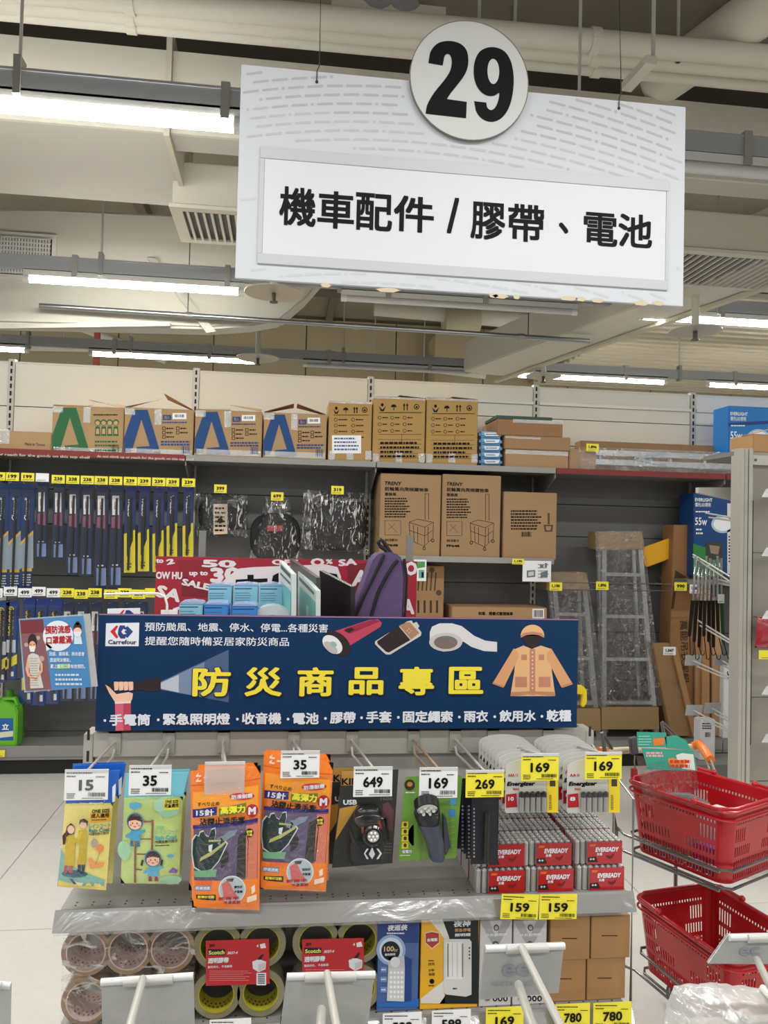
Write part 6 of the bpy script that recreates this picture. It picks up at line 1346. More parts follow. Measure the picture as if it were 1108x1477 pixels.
batt_card(729, 'AAA', 9, HX[7], 10); batt_card(818, 'AA', 9, HX[8], 8)
# ---- battery boxes stacked on the upper shelf
BATTC = M(186, 186, 186, .3, .45)
bw, bd, bh = .1085, .073, .0545
def batt_box(x, y, z):
    t = thing('battery_box', 'x', 'batteries', (x+bw/2, y, z), 'battery trays wrapped in red sleeves on the upper shelf')
    b = B(); c = B()
    for i in range(8):
        for j in range(5):
            cx, cy = x+(i+.5)*bw/8, y+.0015+(j+.5)*(bd-.003)/5
            b.cyl((cx, cy, z+.0005), (cx, cy, z+.0475), .0062, 8); c.cyl((cx, cy, z+.0476), (cx, cy, z+.0500), .0060, 8); c.cyl((cx, cy, z+.0500), (cx, cy, z+.0520), .0024, 6)
    b.out('batteries', BATTC, t, smooth=True, kind='stuff'); c.out('battery_tops', M(226, 226, 226, .3, .4), t, kind='stuff')
    B().box(x+bw*.26, y-.0012, z+.0005, x+bw-.0004, y-.0002, z+.0485).out('sleeve_front', M(178, 28, 38, .3, coat=.5), t)
    B().box(x+.0004, y+bd+.0002, z+.0005, x+bw-.0004, y+bd+.0012, z+.0485).out('sleeve_back', M(178, 28, 38, .3, coat=.5), t)
    B().box(x+bw-.0006, y, z+.0005, x+bw-.0001, y+bd, z+.0485).out('sleeve_side', M(178, 28, 38, .3, coat=.5), t)
    q0, q1 = proj_px(x+bw*.26, y-.0013, z+.047), proj_px(x+bw, y-.0013, z+.002); W2, H2 = q1[0]-q0[0], q1[1]-q0[1]
    p = Print(y-.0013, t, lift=.0003); X = lambda u: q0[0]+u*W2; Z = lambda v: q0[1]+v*H2
    p.text('EVEREADY', X(.22), X(.9), Z(.32), H2*.24, W_, bold=.05, shear=.15, layer=1); p.text('永備', X(.26), X(.42), Z(.56), H2*.15, W_, bold=.03, layer=1)
    p.poly([(X(.07), Z(.06)), (X(.25), Z(.06)), (X(.20), Z(.18)), (X(.05), Z(.18))], M(216, 110, 40), layer=0)
    p.poly([(X(.0), Z(.74)), (X(.24), Z(.68)), (X(.30), Z(.98)), (X(.0), Z(.98))], M(40, 26, 28), layer=0); p.text('++', X(.05), X(.2), Z(.82), H2*.12, W_, bold=.03, layer=1)
    p.poly([(X(.52), Z(.62)), (X(.66), Z(.66)), (X(.78), Z(.50)), (X(.74), Z(.68)), (X(.66), Z(.82)), (X(.56), Z(.76))], M(120, 20, 28), 'printed_cat', 1)
    return t
def proj_px(x, y, z):
    v = Vector((x, y, z-CH)); zc = v.dot(_f); return 554+v.dot(RT)/zc*F, 738.5-v.dot(UP)/zc*F
xs = [PY(707, 1265, 1.70).x, PY(758, 1265, 1.70).x+.001, PY(833, 1265, 1.70).x]
xs[0] = xs[1]-bw-.002; xs[2] = max(xs[2], xs[1]+bw+.001)
bb = batt_box(xs[0], 1.702, zU+.0005)
base = Vector(bb.location); cols = ('left', 'middle', 'right'); lev = ('bottom', 'upper'); dep = ('front', 'second', 'third')
bb['label'] = 'red sleeved battery tray in the left column, bottom layer, front row'
for ci in range(3):
    for li in range(2):
        for di in range(3):
            if (ci, li, di) == (0, 0, 0): continue
            # upper layer sits slightly askew as in the photograph
            dx = xs[ci]-xs[0] - (.004 if li and ci else 0) + (.0 if ci else 0); dz = li*.0550
            dup(bb, (dx+(.003*di if li else 0), di*(bd+.003)+(.004 if li else 0), dz), 'red sleeved battery tray in the %s column, %s layer, %s row' % (cols[ci], lev[li], dep[di]))
for x0, lab in ((722, 'left'), (778, 'right')):
    tt = price_tag(x0, 1290, x0+54, 1326, 1.652, '159', True, 'yellow 159 card on the upper shelf edge, %s one of the pair' % lab, 'yellow 159 cards on the upper shelf edge', seed=x0)
    tt.rotation_euler.y = .05 if lab == 'left' else .02
# ================================================================== LOWER SHELF GOODS
BRT = M(150, 118, 88, .35, coat=.4); CORE = M(206, 186, 178, .8)
def roll(cx, cy, rp, Y, depth, lab, grp, tape_m, core_m, inner_px, marks, zc=None):
    c = PY(cx, cy, Y); R = rp/F*Y; r_ = inner_px/F*Y
    if zc is not None: c.z = zc(R)
    t = thing('tape_roll', lab, 'tape roll', (c.x, Y, c.z-R), grp)
    b = B(); b.lathe([(r_+.0025, 0), (R-.001, 0), (R, .001), (R, depth-.001), (R-.001, depth), (r_+.0025, depth), (r_+.0025, 0)], (c.x, Y, c.z), 'Y', 36); b.out('tape', tape_m, t, smooth=True)
    b = B(); b.lathe([(r_, -.0005), (r_+.0024, -.0005), (r_+.0024, depth+.0005), (r_, depth+.0005), (r_, -.0005)], (c.x, Y, c.z), 'Y', 36); b.out('core', core_m, t, smooth=True)
    if marks is not None:
        b = B()
        for k in range(16):
            a_ = -PI/2+(k-7.5)*.13; n_ = Vector((math.cos(a_), 0, math.sin(a_))); tg = Vector((-n_.z, 0, n_.x)); o_ = Vector((c.x, Y+.014+.012*(k % 2), c.z))+n_*(r_-.0004)
            b.quad(o_-tg*.0018, o_+tg*.0018, o_+tg*.0018+Vector((0, .006, 0)), o_-tg*.0018+Vector((0, .006, 0)))
        b.out('core_print', marks, t)
    return t
zf = lambda R: zL+R+.0006
r0 = None; BG = 'brown parcel tape rolls on the lower shelf'
for i, (cx, cy) in enumerate(((126, 1437), (186, 1437), (246, 1437), (122, 1374), (183, 1372), (245, 1368))):
    j = i % 3; top = i >= 3
    R = 33/F*1.715
    t = roll((124, 185, 246)[j], cy, 33, 1.715, .048, '%s brown tape roll of the %s row, lying with its hole facing out' % (('left', 'middle', 'right')[j], 'upper' if top else 'lower'), BG, BRT, CORE, 25, M(176, 60, 60), zc=(lambda R_, top=top: zL+R_*(3 if top else 1)+.0006+(.0006 if top else 0)))
    dup(t, (0, .052, 0), '%s brown tape roll of the %s row, directly behind the one in front' % (('left', 'middle', 'right')[j], 'upper' if top else 'lower'), 'brown parcel tape rolls in the rear row')
B().px([(88, 1342), (278, 1332), (281, 1470), (92, 1472)], 1.706, .0008).out('x', CLEAR, rack) if 0 else None
t = thing('shrink_wrap', 'clear shrink film drawn tight over the brown tape rolls', 'film', PY(185, 1470, 1.709)); t.location.z = zL+.0004; WL[t.name] = Vector(t.location)
q = rect(89, 1340, 281, 1470, 1.708); B().box(q[0], 1.7080, zL+.001, q[1], 1.7092, zL+.203).out('film_sheet', film('shrink', .02, wrinkle=1.0, scale=9, rough=.05, crease=.45, stretch=(1, 1, 2.5), lo=.58), t)
TC = M(128, 122, 96, .2, coat=.6); CY = M(158, 150, 40, .5)
for pk, (xa, xb, rx0) in enumerate(((312, 376, 297), (454, 516, 436))):
    nm_ = ('left', 'right')[pk]
    for (cx, lr) in ((xa, 'left'), (xb, 'right')):
        for top in (0, 1):
            cx_ = (PY(xa, 1400, 1.715).x, PY(xb, 1400, 1.715).x)
            roll(cx, 1437, 33.5, 1.715, .05, '%s %s clear tape roll of the %s red-carded four-pack' % ('upper' if top else 'lower', lr, nm_), 'clear tape rolls held in fours by red cards', TC, CY, 23.5, M(60, 60, 20), zc=(lambda R_, top=top: zL+R_*(3 if top else 1)+.0006+(.0006 if top else 0)))
    pts = ([(297, 1357), (388, 1354), (389, 1419), (297, 1422)], [(436, 1355), (525, 1353), (525, 1416), (436, 1420)])[pk]
    t = thing('tape_card', 'red card with white lettering on the front of the %s clear tape four-pack' % nm_, 'label card', PY((pts[2][0]+pts[3][0])/2, pts[3][1], 1.712), 'red cards of the clear tape packs')
    B().px(pts, 1.712, .0012).out('card', M(190, 16, 34, .35, coat=.4), t); p = Print(1.712, t, lift=.0004); x0 = pts[0][0]; y0 = pts[0][1]
    p.text('3M', x0+5, x0+13, y0+7, 5, M(70, 6, 14), bold=.06); p.poly([(x0+3, y0+12), (x0+28, y0+12), (x0+28, y0+21), (x0+3, y0+21)], M(14, 20, 14), 'print', 0); p.text('Scotch', x0+4, x0+27, y0+16.5, 6, M(226, 222, 110), bold=.04, layer=1)
    p.text('3037-4', x0+31, x0+46, y0+17, 4, W_, bold=.03, shear=.2); p.text('透明膠帶', x0+3, x0+33, y0+28, 8, W_, bold=.05); p.text('黏性持久．不易斷裂', x0+3, x0+38, y0+37, 3.6, W_, bold=.02)
    p.lines(x0+5, y0+42, x0+66, y0+58, 6, M(226, 150, 156), seed=5, thick=.3)
    p.poly([(x0+67, y0+30), (x0+76, y0+26), (x0+87, y0+30), (x0+86, y0+41), (x0+76, y0+45), (x0+68, y0+40)], W_, 'drawn_dispenser', 0); p.poly([(x0+76, y0+34), (x0+86, y0+31), (x0+85, y0+40), (x0+76, y0+44)], M(206, 200, 200), 'drawn_dispenser', 1); p.poly([(x0+74, y0+27), (x0+80, y0+20), (x0+84, y0+19), (x0+80, y0+27)], M(30, 20, 20), 'drawn_dispenser', 1)
    p.poly([(x0+78, y0+5), (x0+85, y0+3), (x0+87, y0+10), (x0+79, y0+11)], W_, 'drawn_roll', 0); p.text('4', x0+73, x0+76, y0+7, 4, W_, bold=.03)
    p.poly([(x0+73, y0+46), (x0+87, y0+46), (x0+87, y0+64), (x0+73, y0+64)], W_, 'barcode_box', 0)
    p.poly([[(x0+75, y0+48+k*3), (x0+85, y0+48+k*3), (x0+85, y0+49.4+k*3), (x0+75, y0+49.4+k*3)] for k in range(5)], INK, 'barcode', 1)
def shelf_box(x0, y0, x1, y1, Y, depth, mat, lab, grp=None, name='product_box', z0=None, zt=None):
    a, c, zz0, zz1 = rect(x0, y0, x1, y1, Y); z0 = zL+.0005 if z0 is None else z0
    t = thing(name, lab, 'box', ((a+c)/2, Y, z0), grp); B().box(a, Y, z0, c, Y+depth, zt if zt else zz1).out('box_body', mat, t, bevel=.0012); return t, Print(Y, t, lift=.0004), z0, zz1
Y = 1.712
t, p, _a, _b = shelf_box(545, 1330, 604, 1453, Y, .08, M(70, 100, 160, .3, coat=.4), 'blue boxed emergency lamp marked 100hr, right of the clear tapes')
p.poly([(545, 1330), (604, 1330), (604, 1360), (545, 1360)], M(40, 64, 130), 'print', 0); p.poly([(545, 1452), (604, 1452), (604, 1440), (545, 1448)], M(40, 110, 190), 'print', 1)
p.ell(564, 1370, 21, 22, M(150, 176, 214), 'halo', 1); p.ell(564, 1370, 17, 18, M(206, 220, 240), 'halo', 2); p.ell(563.5, 1371, 13.5, 14, M(14, 22, 40), 'dark_disc', 3); p.text('100', 554, 568, 1368, 7.5, M(220, 200, 150), bold=.02, layer=4); p.text('hr', 568.5, 574, 1369.5, 5, M(220, 200, 150), layer=4); p.text('高效照明', 555, 570, 1376, 3.4, W_, bold=.03, layer=4)
p.text('夜巡俠', 559, 588, 1337.5, 9, W_, bold=.04, layer=2, shear=.15); p.lines(558, 1344, 588, 1348, 1, W_, seed=3)
p.poly([(560, 1380), (583, 1378), (584, 1397), (560, 1396)], M(196, 200, 206), 'lamp_photo', 3); p.poly([(560, 1396), (584, 1397), (583, 1444), (558, 1443)], M(206, 208, 214), 'lamp_photo', 3); p.poly([(584, 1379), (594, 1384), (593, 1443), (583, 1444)], M(30, 66, 130), 'lamp_photo', 3); p.ell(570, 1387, 7, 7.5, M(226, 230, 236), 'lamp_lens', 4)
for r_ in range(6):
    for c_ in range(4): p.ell(564+c_*5.2, 1402+r_*7, 1.9, 2.2, M(240, 242, 244), 'lamp_led', 4, seg=8)
for y_ in (1398, 1412, 1427): p.poly([(549, y_-4), (558, y_-4), (558, y_+4), (549, y_+4)], M(110, 140, 190), 'print', 2); p.lines(550, y_-2, 557, y_+2, 1, W_, layer=3, seed=y_)
t, p, _a, _b = shelf_box(607, 1325, 690, 1448, Y, .08, M(236, 178, 34, .3, coat=.4), 'yellow, white and black boxed emergency lamp next to the blue one')
p.poly([(618, 1325), (640, 1325), (648, 1352), (648, 1426), (622, 1447), (607, 1447), (640, 1414), (640, 1352)], M(224, 222, 216), 'print', 0); p.poly([(607, 1440), (640, 1414), (642, 1447), (607, 1447)], M(224, 222, 216), 'print', 1)
p.poly([(638, 1325), (690, 1325), (690, 1447.5), (634, 1447.5), (646, 1430), (648, 1352)], M(20, 32, 36), 'print', 1)
p.text('夜神', 654, 679, 1332, 9, W_, bold=.04, layer=2, shear=.1); p.text('緊急停電', 656, 679, 1341, 5, M(200, 150, 90), bold=.03, layer=2); p.text('照明燈', 656, 679, 1348, 4.5, W_, bold=.03, layer=2)
p.poly([(640, 1354), (677, 1354), (680, 1358), (680, 1434), (672, 1437), (644, 1434), (640, 1430)], M(214, 216, 216), 'lamp_photo', 3); p.poly([(643, 1358), (667, 1358), (667, 1412), (643, 1412)], M(234, 236, 236), 'lamp_photo', 4)
for x in (645, 666): p.poly([(x, 1360), (x+2, 1360), (x+2, 1408), (x, 1408)], M(130, 136, 144), 'lamp_slot', 5)
for x in (652, 659): p.poly([(x, 1360), (x+1, 1360), (x+1, 1408), (x, 1408)], M(200, 204, 206), 'lamp_slot', 5)
p.lines(653, 1423, 659, 1427, 1, INK, layer=5, seed=2); p.lines(676, 1364, 678, 1384, 4, INK, layer=5, seed=2)
p.poly([(613, 1345), (623, 1342), (634, 1345), (634, 1360), (623, 1369), (613, 1360)], M(236, 210, 190), 'shield', 1); p.poly([(614, 1346), (623, 1344), (633, 1346), (633, 1359), (623, 1367), (614, 1359)], M(176, 60, 50), 'shield', 2); p.text('台灣製', 616, 631, 1355, 5, W_, bold=.04, layer=3)
p.text('白光', 618, 627, 1390, 4, INK, bold=.02, layer=2); p.text('2年', 618, 627, 1399, 4, INK, bold=.02, layer=2); p.text('保固', 618, 627, 1405, 4, INK, bold=.02, layer=2); p.lines(618, 1384, 628, 1387, 1, INK, seed=1); p.ell(623, 1415, 3.6, 3.6, INK, 'print', 2, seg=12); p.lines(618, 1420, 628, 1423, 1, INK, seed=8)
for i, (x0, x1, s_) in enumerate(((692, 738, 'left'), (740.5, 788, 'right'))):
    t, p, _a, _b = shelf_box(x0, 1327, x1, 1446, Y, .08, M(206, 206, 210, .35, coat=.3), 'white and silver printed box, %s one of two, partly behind the clear card holder' % s_, 'white and silver boxes on the lower shelf')
    m = (x0+x1)/2
    p.poly([(x0, 1328), (x0+14, 1328), (m, 1352), (m+10, 1328), (x1, 1328), (m+6, 1360), (m-6, 1360)], M(168, 168, 172), 'print', 0); p.ell(m+1, 1338, 4, 4.5, M(96, 40, 44), 'print', 1, seg=14); p.ell(m+1, 1338, 2.6, 3, M(176, 176, 180), 'print', 2, seg=14)
    p.text('戶外照明燈', m-15, m+17, 1348, 4.5, W_, bold=.04, layer=2); p.ell(m, 1362, 5, 5, M(80, 80, 84), 'print', 1, seg=14); p.ell(m, 1363, 3.2, 3.2, M(206, 206, 210), 'print', 2, seg=14)
    for k in range(3): p.ell(m-1+k*7.5, 1440, 3.4, 4.2, INK, 'print', 1, seg=12); p.ell(m-1+k*7.5, 1440, 1.4, 2.2, M(206, 206, 210), 'print', 2, seg=12)
    p.ell(x0+11, 1440, 4.4, 3.6, M(120, 120, 122), 'print', 1, seg=12)
CB = M(172, 132, 88, .8, grain=.05, gs=20)
zb = zL+.0005; hl = PY(870, 1383, Y).z
t, p, _a, _b = shelf_box(790, 1384, 845, 1445, Y+.004, .085, CB, 'plain brown box, lower left of the four at the right end of the shelf', 'plain brown boxes on the lower shelf'); p.lines(808, 1410, 828, 1413, 1, INK, seed=3)
zt2 = _b
t, p, _a, _b = shelf_box(847, 1380, 902, 1442, Y+.004, .085, CB, 'plain brown box, lower right of the four at the right end of the shelf', 'plain brown boxes on the lower shelf', zt=zt2); p.lines(862, 1409, 886, 1412, 1, INK, seed=4)
t, p, _a, _b = shelf_box(794, 1322, 851, 1384, Y, .085, CB, 'plain brown box, upper left of the four at the right end of the shelf', 'plain brown boxes on the lower shelf', z0=zt2+.0006); p.lines(811, 1352, 834, 1355, 1, INK, seed=5)
t, p, _a, _b = shelf_box(853, 1321, 909, 1383, Y, .085, CB, 'plain brown box, upper right of the four at the right end of the shelf', 'plain brown boxes on the lower shelf', z0=zt2+.0006); p.lines(868, 1348, 892, 1351, 1, INK, seed=6)
for i, (x0, x1, y0, s_, ye, lab) in enumerate(((552, 608, 1461, '599', 0, 'white 599 card on the lower shelf edge beneath the blue lamp box'), (623, 679, 1457, '599', 0, 'white 599 card on the lower shelf edge beneath the yellow and black box'), (701, 755, 1453, '169', 1, 'yellow 169 card on the lower shelf edge beneath the white boxes'),
        (801, 851, 1448, '780', 1, 'yellow 780 card on the lower shelf edge, left one of two'), (856, 911, 1446, '780', 1, 'yellow 780 card on the lower shelf edge, right one of two'), (302, 362, 1470, '', 0, 'white blank-topped card on the lower shelf edge beneath the left clear tape pack'))):
    if s_: price_tag(x0, y0, x1, y0+38, 1.652, s_, bool(ye), lab, 'price cards on the lower shelf edge', seed=i+20)
    else: price_tag(x0, y0, x1, y0+38, 1.652, '45', False, lab, 'price cards on the lower shelf edge', seed=i+20)
# ================================================================== TROLLEY WITH TWO RED BASKETS
BR = M(176, 18, 30, .3, coat=.3)
def basket(corner, vdir, L, Wd, H, zrim, lab, taper=.12):
    """corner = far-left rim corner; long side runs along vdir (towards the camera), short side to its right"""
    v = Vector(vdir).normalized(); u = Vector((-v.y, v.x, 0))
    if u.x < 0: u = -u
    o = Vector(corner); c0 = o+v*L/2+u*Wd/2
    t = thing('shopping_basket', lab, 'basket', (c0.x, c0.y, zrim-H), 'red plastic shopping baskets on the trolley')
    def W(p):                       # straight box coordinates (x along u, y along v, z up 0..H) -> world with tapering walls
        k = 1-taper*(1-p.z/H); x, y = (p.x-Wd/2)*k, (p.y-L/2)*k
        R = .035                    # rounded corners
        ax, ay = Wd/2*k-R, L/2*k-R
        if abs(x) > ax and abs(y) > ay:
            dx, dy = abs(x)-ax, abs(y)-ay; m = max(dx, dy, 1e-6); l = math.hypot(dx, dy); f = m/l if l > 0 else 1
            x = math.copysign(ax+dx*f, x); y = math.copysign(ay+dy*f, y)
        return Vector((c0.x, c0.y, zrim-H+p.z))+u*x+v*y
    th = .0025
    def wallgrid(name, a, d, length, nrm):
        n = int(length/.0135); e0, e1 = .036, length-.036; st = (e1-e0)/n
        nx = [0, .008, .018, .028]; holes = set(); edges = [e0]
        for i in range(n): nx += [e0+st*i+st*.0+ .0, e0+st*i+st*.52] if i else [e0, e0+st*.52]
        nx += [e1, length-.028, length-.018, length-.008, length]
        nz = [0, .010, .026, .036, .060, .072, .100, .112, .150, .162, .170, H]
        nz = [z*H/.20 if z < H else H for z in nz]; nz = sorted(set(nz)); 
        for i in range(n):
            ci = 4+2*i
            rowset = [1, 3, 5] + ([7] if (i < 5 or i >= n-5) else []) + ([9] if True else [])
            if n*.38 < i < n*.62: rowset = [1, 3, 9]
            for j in rowset: holes.add((ci, j))
        b = B(); b.wall(a, d, Vector((0, 0, 1)), nx, nz, holes, nrm*th)
        for q in b.bm.verts: q.co = W(q.co)
        b.out(name, BR, t)
    wallgrid('side_wall', Vector((0, 0, 0)), Vector((0, 1, 0)), L, Vector((1, 0, 0)))
    wallgrid('side_wall', Vector((Wd, 0, 0)), Vector((0, 1, 0)), L, Vector((-1, 0, 0)))
    wallgrid('end_wall', Vector((0, 0, 0)), Vector((1, 0, 0)), Wd, Vector((0, 1, 0)))
    wallgrid('end_wall', Vector((0, L, 0)), Vector((1, 0, 0)), Wd, Vector((0, -1, 0)))
    n = 12; m = 9
    nx = [0]+[.02+(Wd-.04)*i/(2*n) for i in range(2*n+1)]+[Wd]; ny = [0]+[.02+(L-.04)*i/(2*m) for i in range(2*m+1)]+[L]
    b = B(); b.wall((0, 0, .001), (1, 0, 0), (0, 1, 0), nx, ny, {(1+2*i, 1+2*j) for i in range(n) for j in range(m)}, Vector((0, 0, .0025)))
    for q in b.bm.verts: q.co = W(q.co)
    b.out('bottom', BR, t)
    P_ = [W(Vector((Wd*.5, 0, H)))]; loop = []
    def ring(off, z):
        r = []
        for k in range(48):
            a = 2*PI*k/48; R = .035+off; ax, ay = Wd/2-.035, L/2-.035
            x = max(-ax, min(ax, math.cos(a)*10)) ; 
            sx = 1 if math.cos(a) >= 0 else -1; sy = 1 if math.sin(a) >= 0 else -1
            r.append((sx, sy, a))
        pts = []
        for (sx, sy, a0) in ((1, 1, 0), (-1, 1, PI/2), (-1, -1, PI), (1, -1, 3*PI/2)):
            for k in range(7):
                a = a0+PI/2*k/6; pts.append(c0*1.0+u*(sx*(Wd/2-.035)+math.cos(a)*R)+v*(sy*(L/2-.035)+math.sin(a)*R))
        return [Vector((q.x, q.y, z)) for q in pts]
    for off, z, rr, nm_ in ((.004, zrim, .0055, 'rim'), (.006, zrim-.022, .0035, 'lower_rim')):
        pts = ring(off, z); b = B(); b.tube(pts+[pts[0]], rr, 8); b.out(nm_, BR, t, smooth=True)
    # the two folded carrying handles lying on the rim, with round hinges
    for s_, yy in ((-1, .30), (1, .70)):
        a_ = Vector((c0.x, c0.y, zrim+.008)); ys = (yy-.5)*L
        e = L/2*.93*s_
        pts = [a_+u*(-Wd/2-.008)+v*ys, a_+u*(-Wd/2-.008)+v*(e*.9), a_+u*(-Wd/2+.03)+v*e*1.06, a_+u*(Wd/2-.03)+v*e*1.06, a_+u*(Wd/2+.008)+v*e*.9, a_+u*(Wd/2+.008)+v*ys]
        B().tube(pts, .0050, 8).out('carry_handle', BR, t, smooth=True)
        for w_ in (-1, 1): B().sph(a_+u*(w_*(Wd/2+.008))+v*ys, .010, seg=12).out('hinge', BR, t, smooth=True)
    return t, W, c0, u, v
zb1 = .775
t1, W1, c1_, u1, v1 = basket((1.052, 2.315, 0), (.46, -.885, 0), .335, .285, .20, zb1, 'upper red basket on the trolley holding the teal-topped bag and boxes')
t2, W2, c2_, u2, v2 = basket((1.089, 2.33, 0), (.20, -.98, 0), .40, .285, .20, .425, 'lower red basket on the trolley, empty and tilted towards the camera')
ROD = M(128, 126, 124, .25, .85)
car = thing('basket_trolley', 'wire two-basket trolley with an orange-ended push bar, right of the rack', 'trolley', (1.35, 2.2, 0))
def ringrod(cc, u, v, L, Wd, z, r=.0042, ext=.012):
    p = [Vector((cc.x, cc.y, z))+u*a*(Wd/2+ext)+v*b_*(L/2+ext) for a, b_ in ((-1, -1), (-1, 1), (1, 1), (1, -1), (-1, -1))]
    q = []
    for a, b_ in zip(p, p[1:]): q += [a.lerp(b_, .07), a.lerp(b_, .93)]
    B().tube(q+[q[0]], r, 8).out('basket_ring', ROD, car, smooth=True)
k1 = 1-.12*.75
ringrod(c1_, u1, v1, .335*k1, .285*k1, zb1-.155); ringrod(c1_, u1, v1, .30, .25, zb1-.205)
ringrod(c2_, u2, v2, .40*k1, .285*k1, .27); ringrod(c2_, u2, v2, .34, .25, .215)
# uprights at the far side, joined to rings, and wheels
ub = [c1_-v1*.20+u1*w_ for w_ in (-.15, .15)]
for q in ub:
    B().tube([Vector((q.x, q.y, .05)), Vector((q.x, q.y, .62)), Vector((q.x, q.y, .72))-v1*.02, Vector((q.x, q.y, .90))-v1*.06], .0065, 10).out('upright_tube', ROD, car, smooth=True)
for cc, u, v, z, L in ((c1_, u1, v1, zb1-.205, .34), (c1_, u1, v1, zb1-.155, .34), (c2_, u2, v2, .215, .38)):
    for w_ in (-1, 1): B().tube([Vector((cc.x, cc.y, z-.004))+u*w_*.148+v*L*.42, Vector((cc.x, cc.y, z-.004))+u*w_*.148-v*L*.5, Vector((ub[(w_+1)//2].x, ub[(w_+1)//2].y, z+.01))], .0042, 8).out('side_rod', ROD, car, smooth=True)
for w_ in (-1, 1):
    a = Vector((c2_.x, c2_.y, .06))+u2*w_*.16+v2*.24; bq = Vector((ub[(w_+1)//2].x, ub[(w_+1)//2].y, .06))
    B().tube([bq, a], .0065, 8).out('base_tube', ROD, car, smooth=True)
    for q in (a, bq):
        B().cyl(q+Vector((-.012, 0, -.028)), q+Vector((.012, 0, -.028)), .031, 20).out('wheel', M(40, 40, 42, .6), car)
        B().box(q.x-.016, q.y-.006, q.z-.03, q.x-.013, q.y+.006, q.z+.006).out('wheel_fork', ROD, car)
B().tube([Vector((c2_.x, c2_.y, .06))+u2*w_*.16+v2*.24 for w_ in (-1, 1)], .006, 8).out('base_tube', ROD, car, smooth=True)
HB = M(196, 182, 156, .4); ORG = M(226, 120, 40, .35, coat=.4)
ha, hb = PY(866, 1084, 2.42), PY(1008, 1077, 2.55)
B().cyl(ha, hb, .011, 14).out('push_bar', HB, car, smooth=True)
B().tube([ha+(ha-hb)*.02, ha+(hb-ha)*.05], .015, 14).out('orange_end', ORG, car, smooth=True)
B().tube([PY(1002, 1076, 2.54), PY(1009, 1073, 2.52), PY(1016, 1082, 2.46), PY(1025, 1096, 2.40)], .015, 12).out('orange_grip', ORG, car, smooth=True)
for a, c in (((1019, 1096, 2.41), (1028, 1128, 2.36)), ((1025, 1096, 2.40), (1038, 1130, 2.36))): B().cyl(PY(*a[:2], a[2]), PY(*c[:2], c[2]), .004, 8).out('grip_rod', M(206, 206, 204, .2, .9), car)
for i in (0, 1): B().tube([Vector((ub[i].x, ub[i].y, .90))-v1*.06, (ha if i == 0 else hb).lerp((hb if i == 0 else ha), .12)], .006, 8).out('bar_stay', ROD, car, smooth=True)
B().px([(909, 1066), (920, 1063), (922, 1088), (912, 1090)], 2.40, .02).out('coin_lock', M(80, 80, 84, .5), car, bevel=.003)
B().tube([PY(916, 1090, 2.38), PY(915, 1100, 2.37), PY(917, 1110, 2.36)], .0028, 6).out('coin_chain', M(90, 88, 84, .4, .6), car)
B().px([(912, 1109), (920, 1109), (921, 1122), (912, 1124)], 2.355, .014).out('coin_key', M(170, 60, 56, .4), car, bevel=.002)
# teal pack and boxes in the upper basket
TE = M(40, 160, 140, .35, coat=.6)
t = thing('snack_pack', 'clear bag with a teal and orange printed header standing in the upper basket', 'pack', PY(970, 1150, 2.2))
t.location.z = zb1-.19; WL[t.name] = Vector(t.location)
b, fn = pouch_mesh([(918, 1090), (1003, 1094), (1010, 1160), (930, 1160)], 2.20, .03); 
b.out('clear_pouch', CLEAR, t, smooth=True)
for pl_, nm_ in (([(919, 1056), (961, 1057), (962, 1078), (920, 1078)], 'header_panel'), ([(959, 1063), (976, 1061), (990, 1068), (997, 1082), (962, 1079)], 'header_panel'), ([(926, 1079), (1001, 1083), (1006, 1112), (935, 1110)], 'front_panel')):
    B().px(pl_, 2.185 if nm_ == 'front_panel' else 2.19, .003).out(nm_, TE, t)
p = Print(2.19, t, lift=.0004); p.lines(921, 1060, 940, 1076, 4, M(160, 220, 206), seed=4, thick=.35); p.poly([(942, 1065), (958, 1064), (958, 1074), (943, 1075)], M(236, 130, 50), 'print', 1)
p = Print(2.185, t, lift=.0004); p.lines(932, 1084, 957, 1092, 2, M(236, 180, 190), seed=5, thick=.75, layer=1); p.poly([(975, 1089), (984, 1086), (1000, 1088), (1003, 1111), (985, 1109), (979, 1104)], M(232, 236, 230), 'print', 1)
p.poly([(963, 1094), (970, 1093), (979, 1096), (990, 1095), (989, 1106), (976, 1105), (966, 1106)], M(236, 150, 40), 'print', 2); p.lines(966, 1095, 1001, 1108, 2, M(206, 60, 50), seed=7, layer=3, thick=.7); p.lines(976, 1088, 990, 1092, 1, M(230, 240, 236), seed=3, layer=2)
B().tube([W1(Vector((.10, .06, .14))), W1(Vector((.13, .12, .15))), W1(Vector((.16, .16, .13)))], .028, 12).out('grey_content', M(84, 86, 88, .5), t, smooth=True)
def inb(x0, y0, x1, y1, z0, z1, mat, name, lab, cat='box'):
    b = B(); b.box(x0, y0, z0, x1, y1, z1)
    for q in b.bm.verts: q.co = Vector((c1_.x, c1_.y, zb1-.20+q.co.z))+u1*q.co.x+v1*q.co.y
    o = b.out(name, mat, None, bevel=.002); tag(o, lab, cat); return o
inb(-.02, -.02, .09, .11, .005, .135, M(214, 214, 216, .5), 'white_box', 'white box top showing at the near side inside the upper basket')
inb(-.10, .03, -.03, .13, .005, .075, M(110, 80, 160, .4), 'purple_pack', 'purple pack seen through the slots near the front of the upper basket', 'pack')
inb(-.11, -.13, -.03, .0, .005, .09, M(130, 140, 130, .5), 'grey_pack', 'grey green pack seen through the left slots of the upper basket', 'pack')
inb(.00, -.13, .10, -.035, .005, .07, M(216, 178, 60, .4), 'yellow_pack', 'yellow pack lying at the bottom of the upper basket', 'pack')

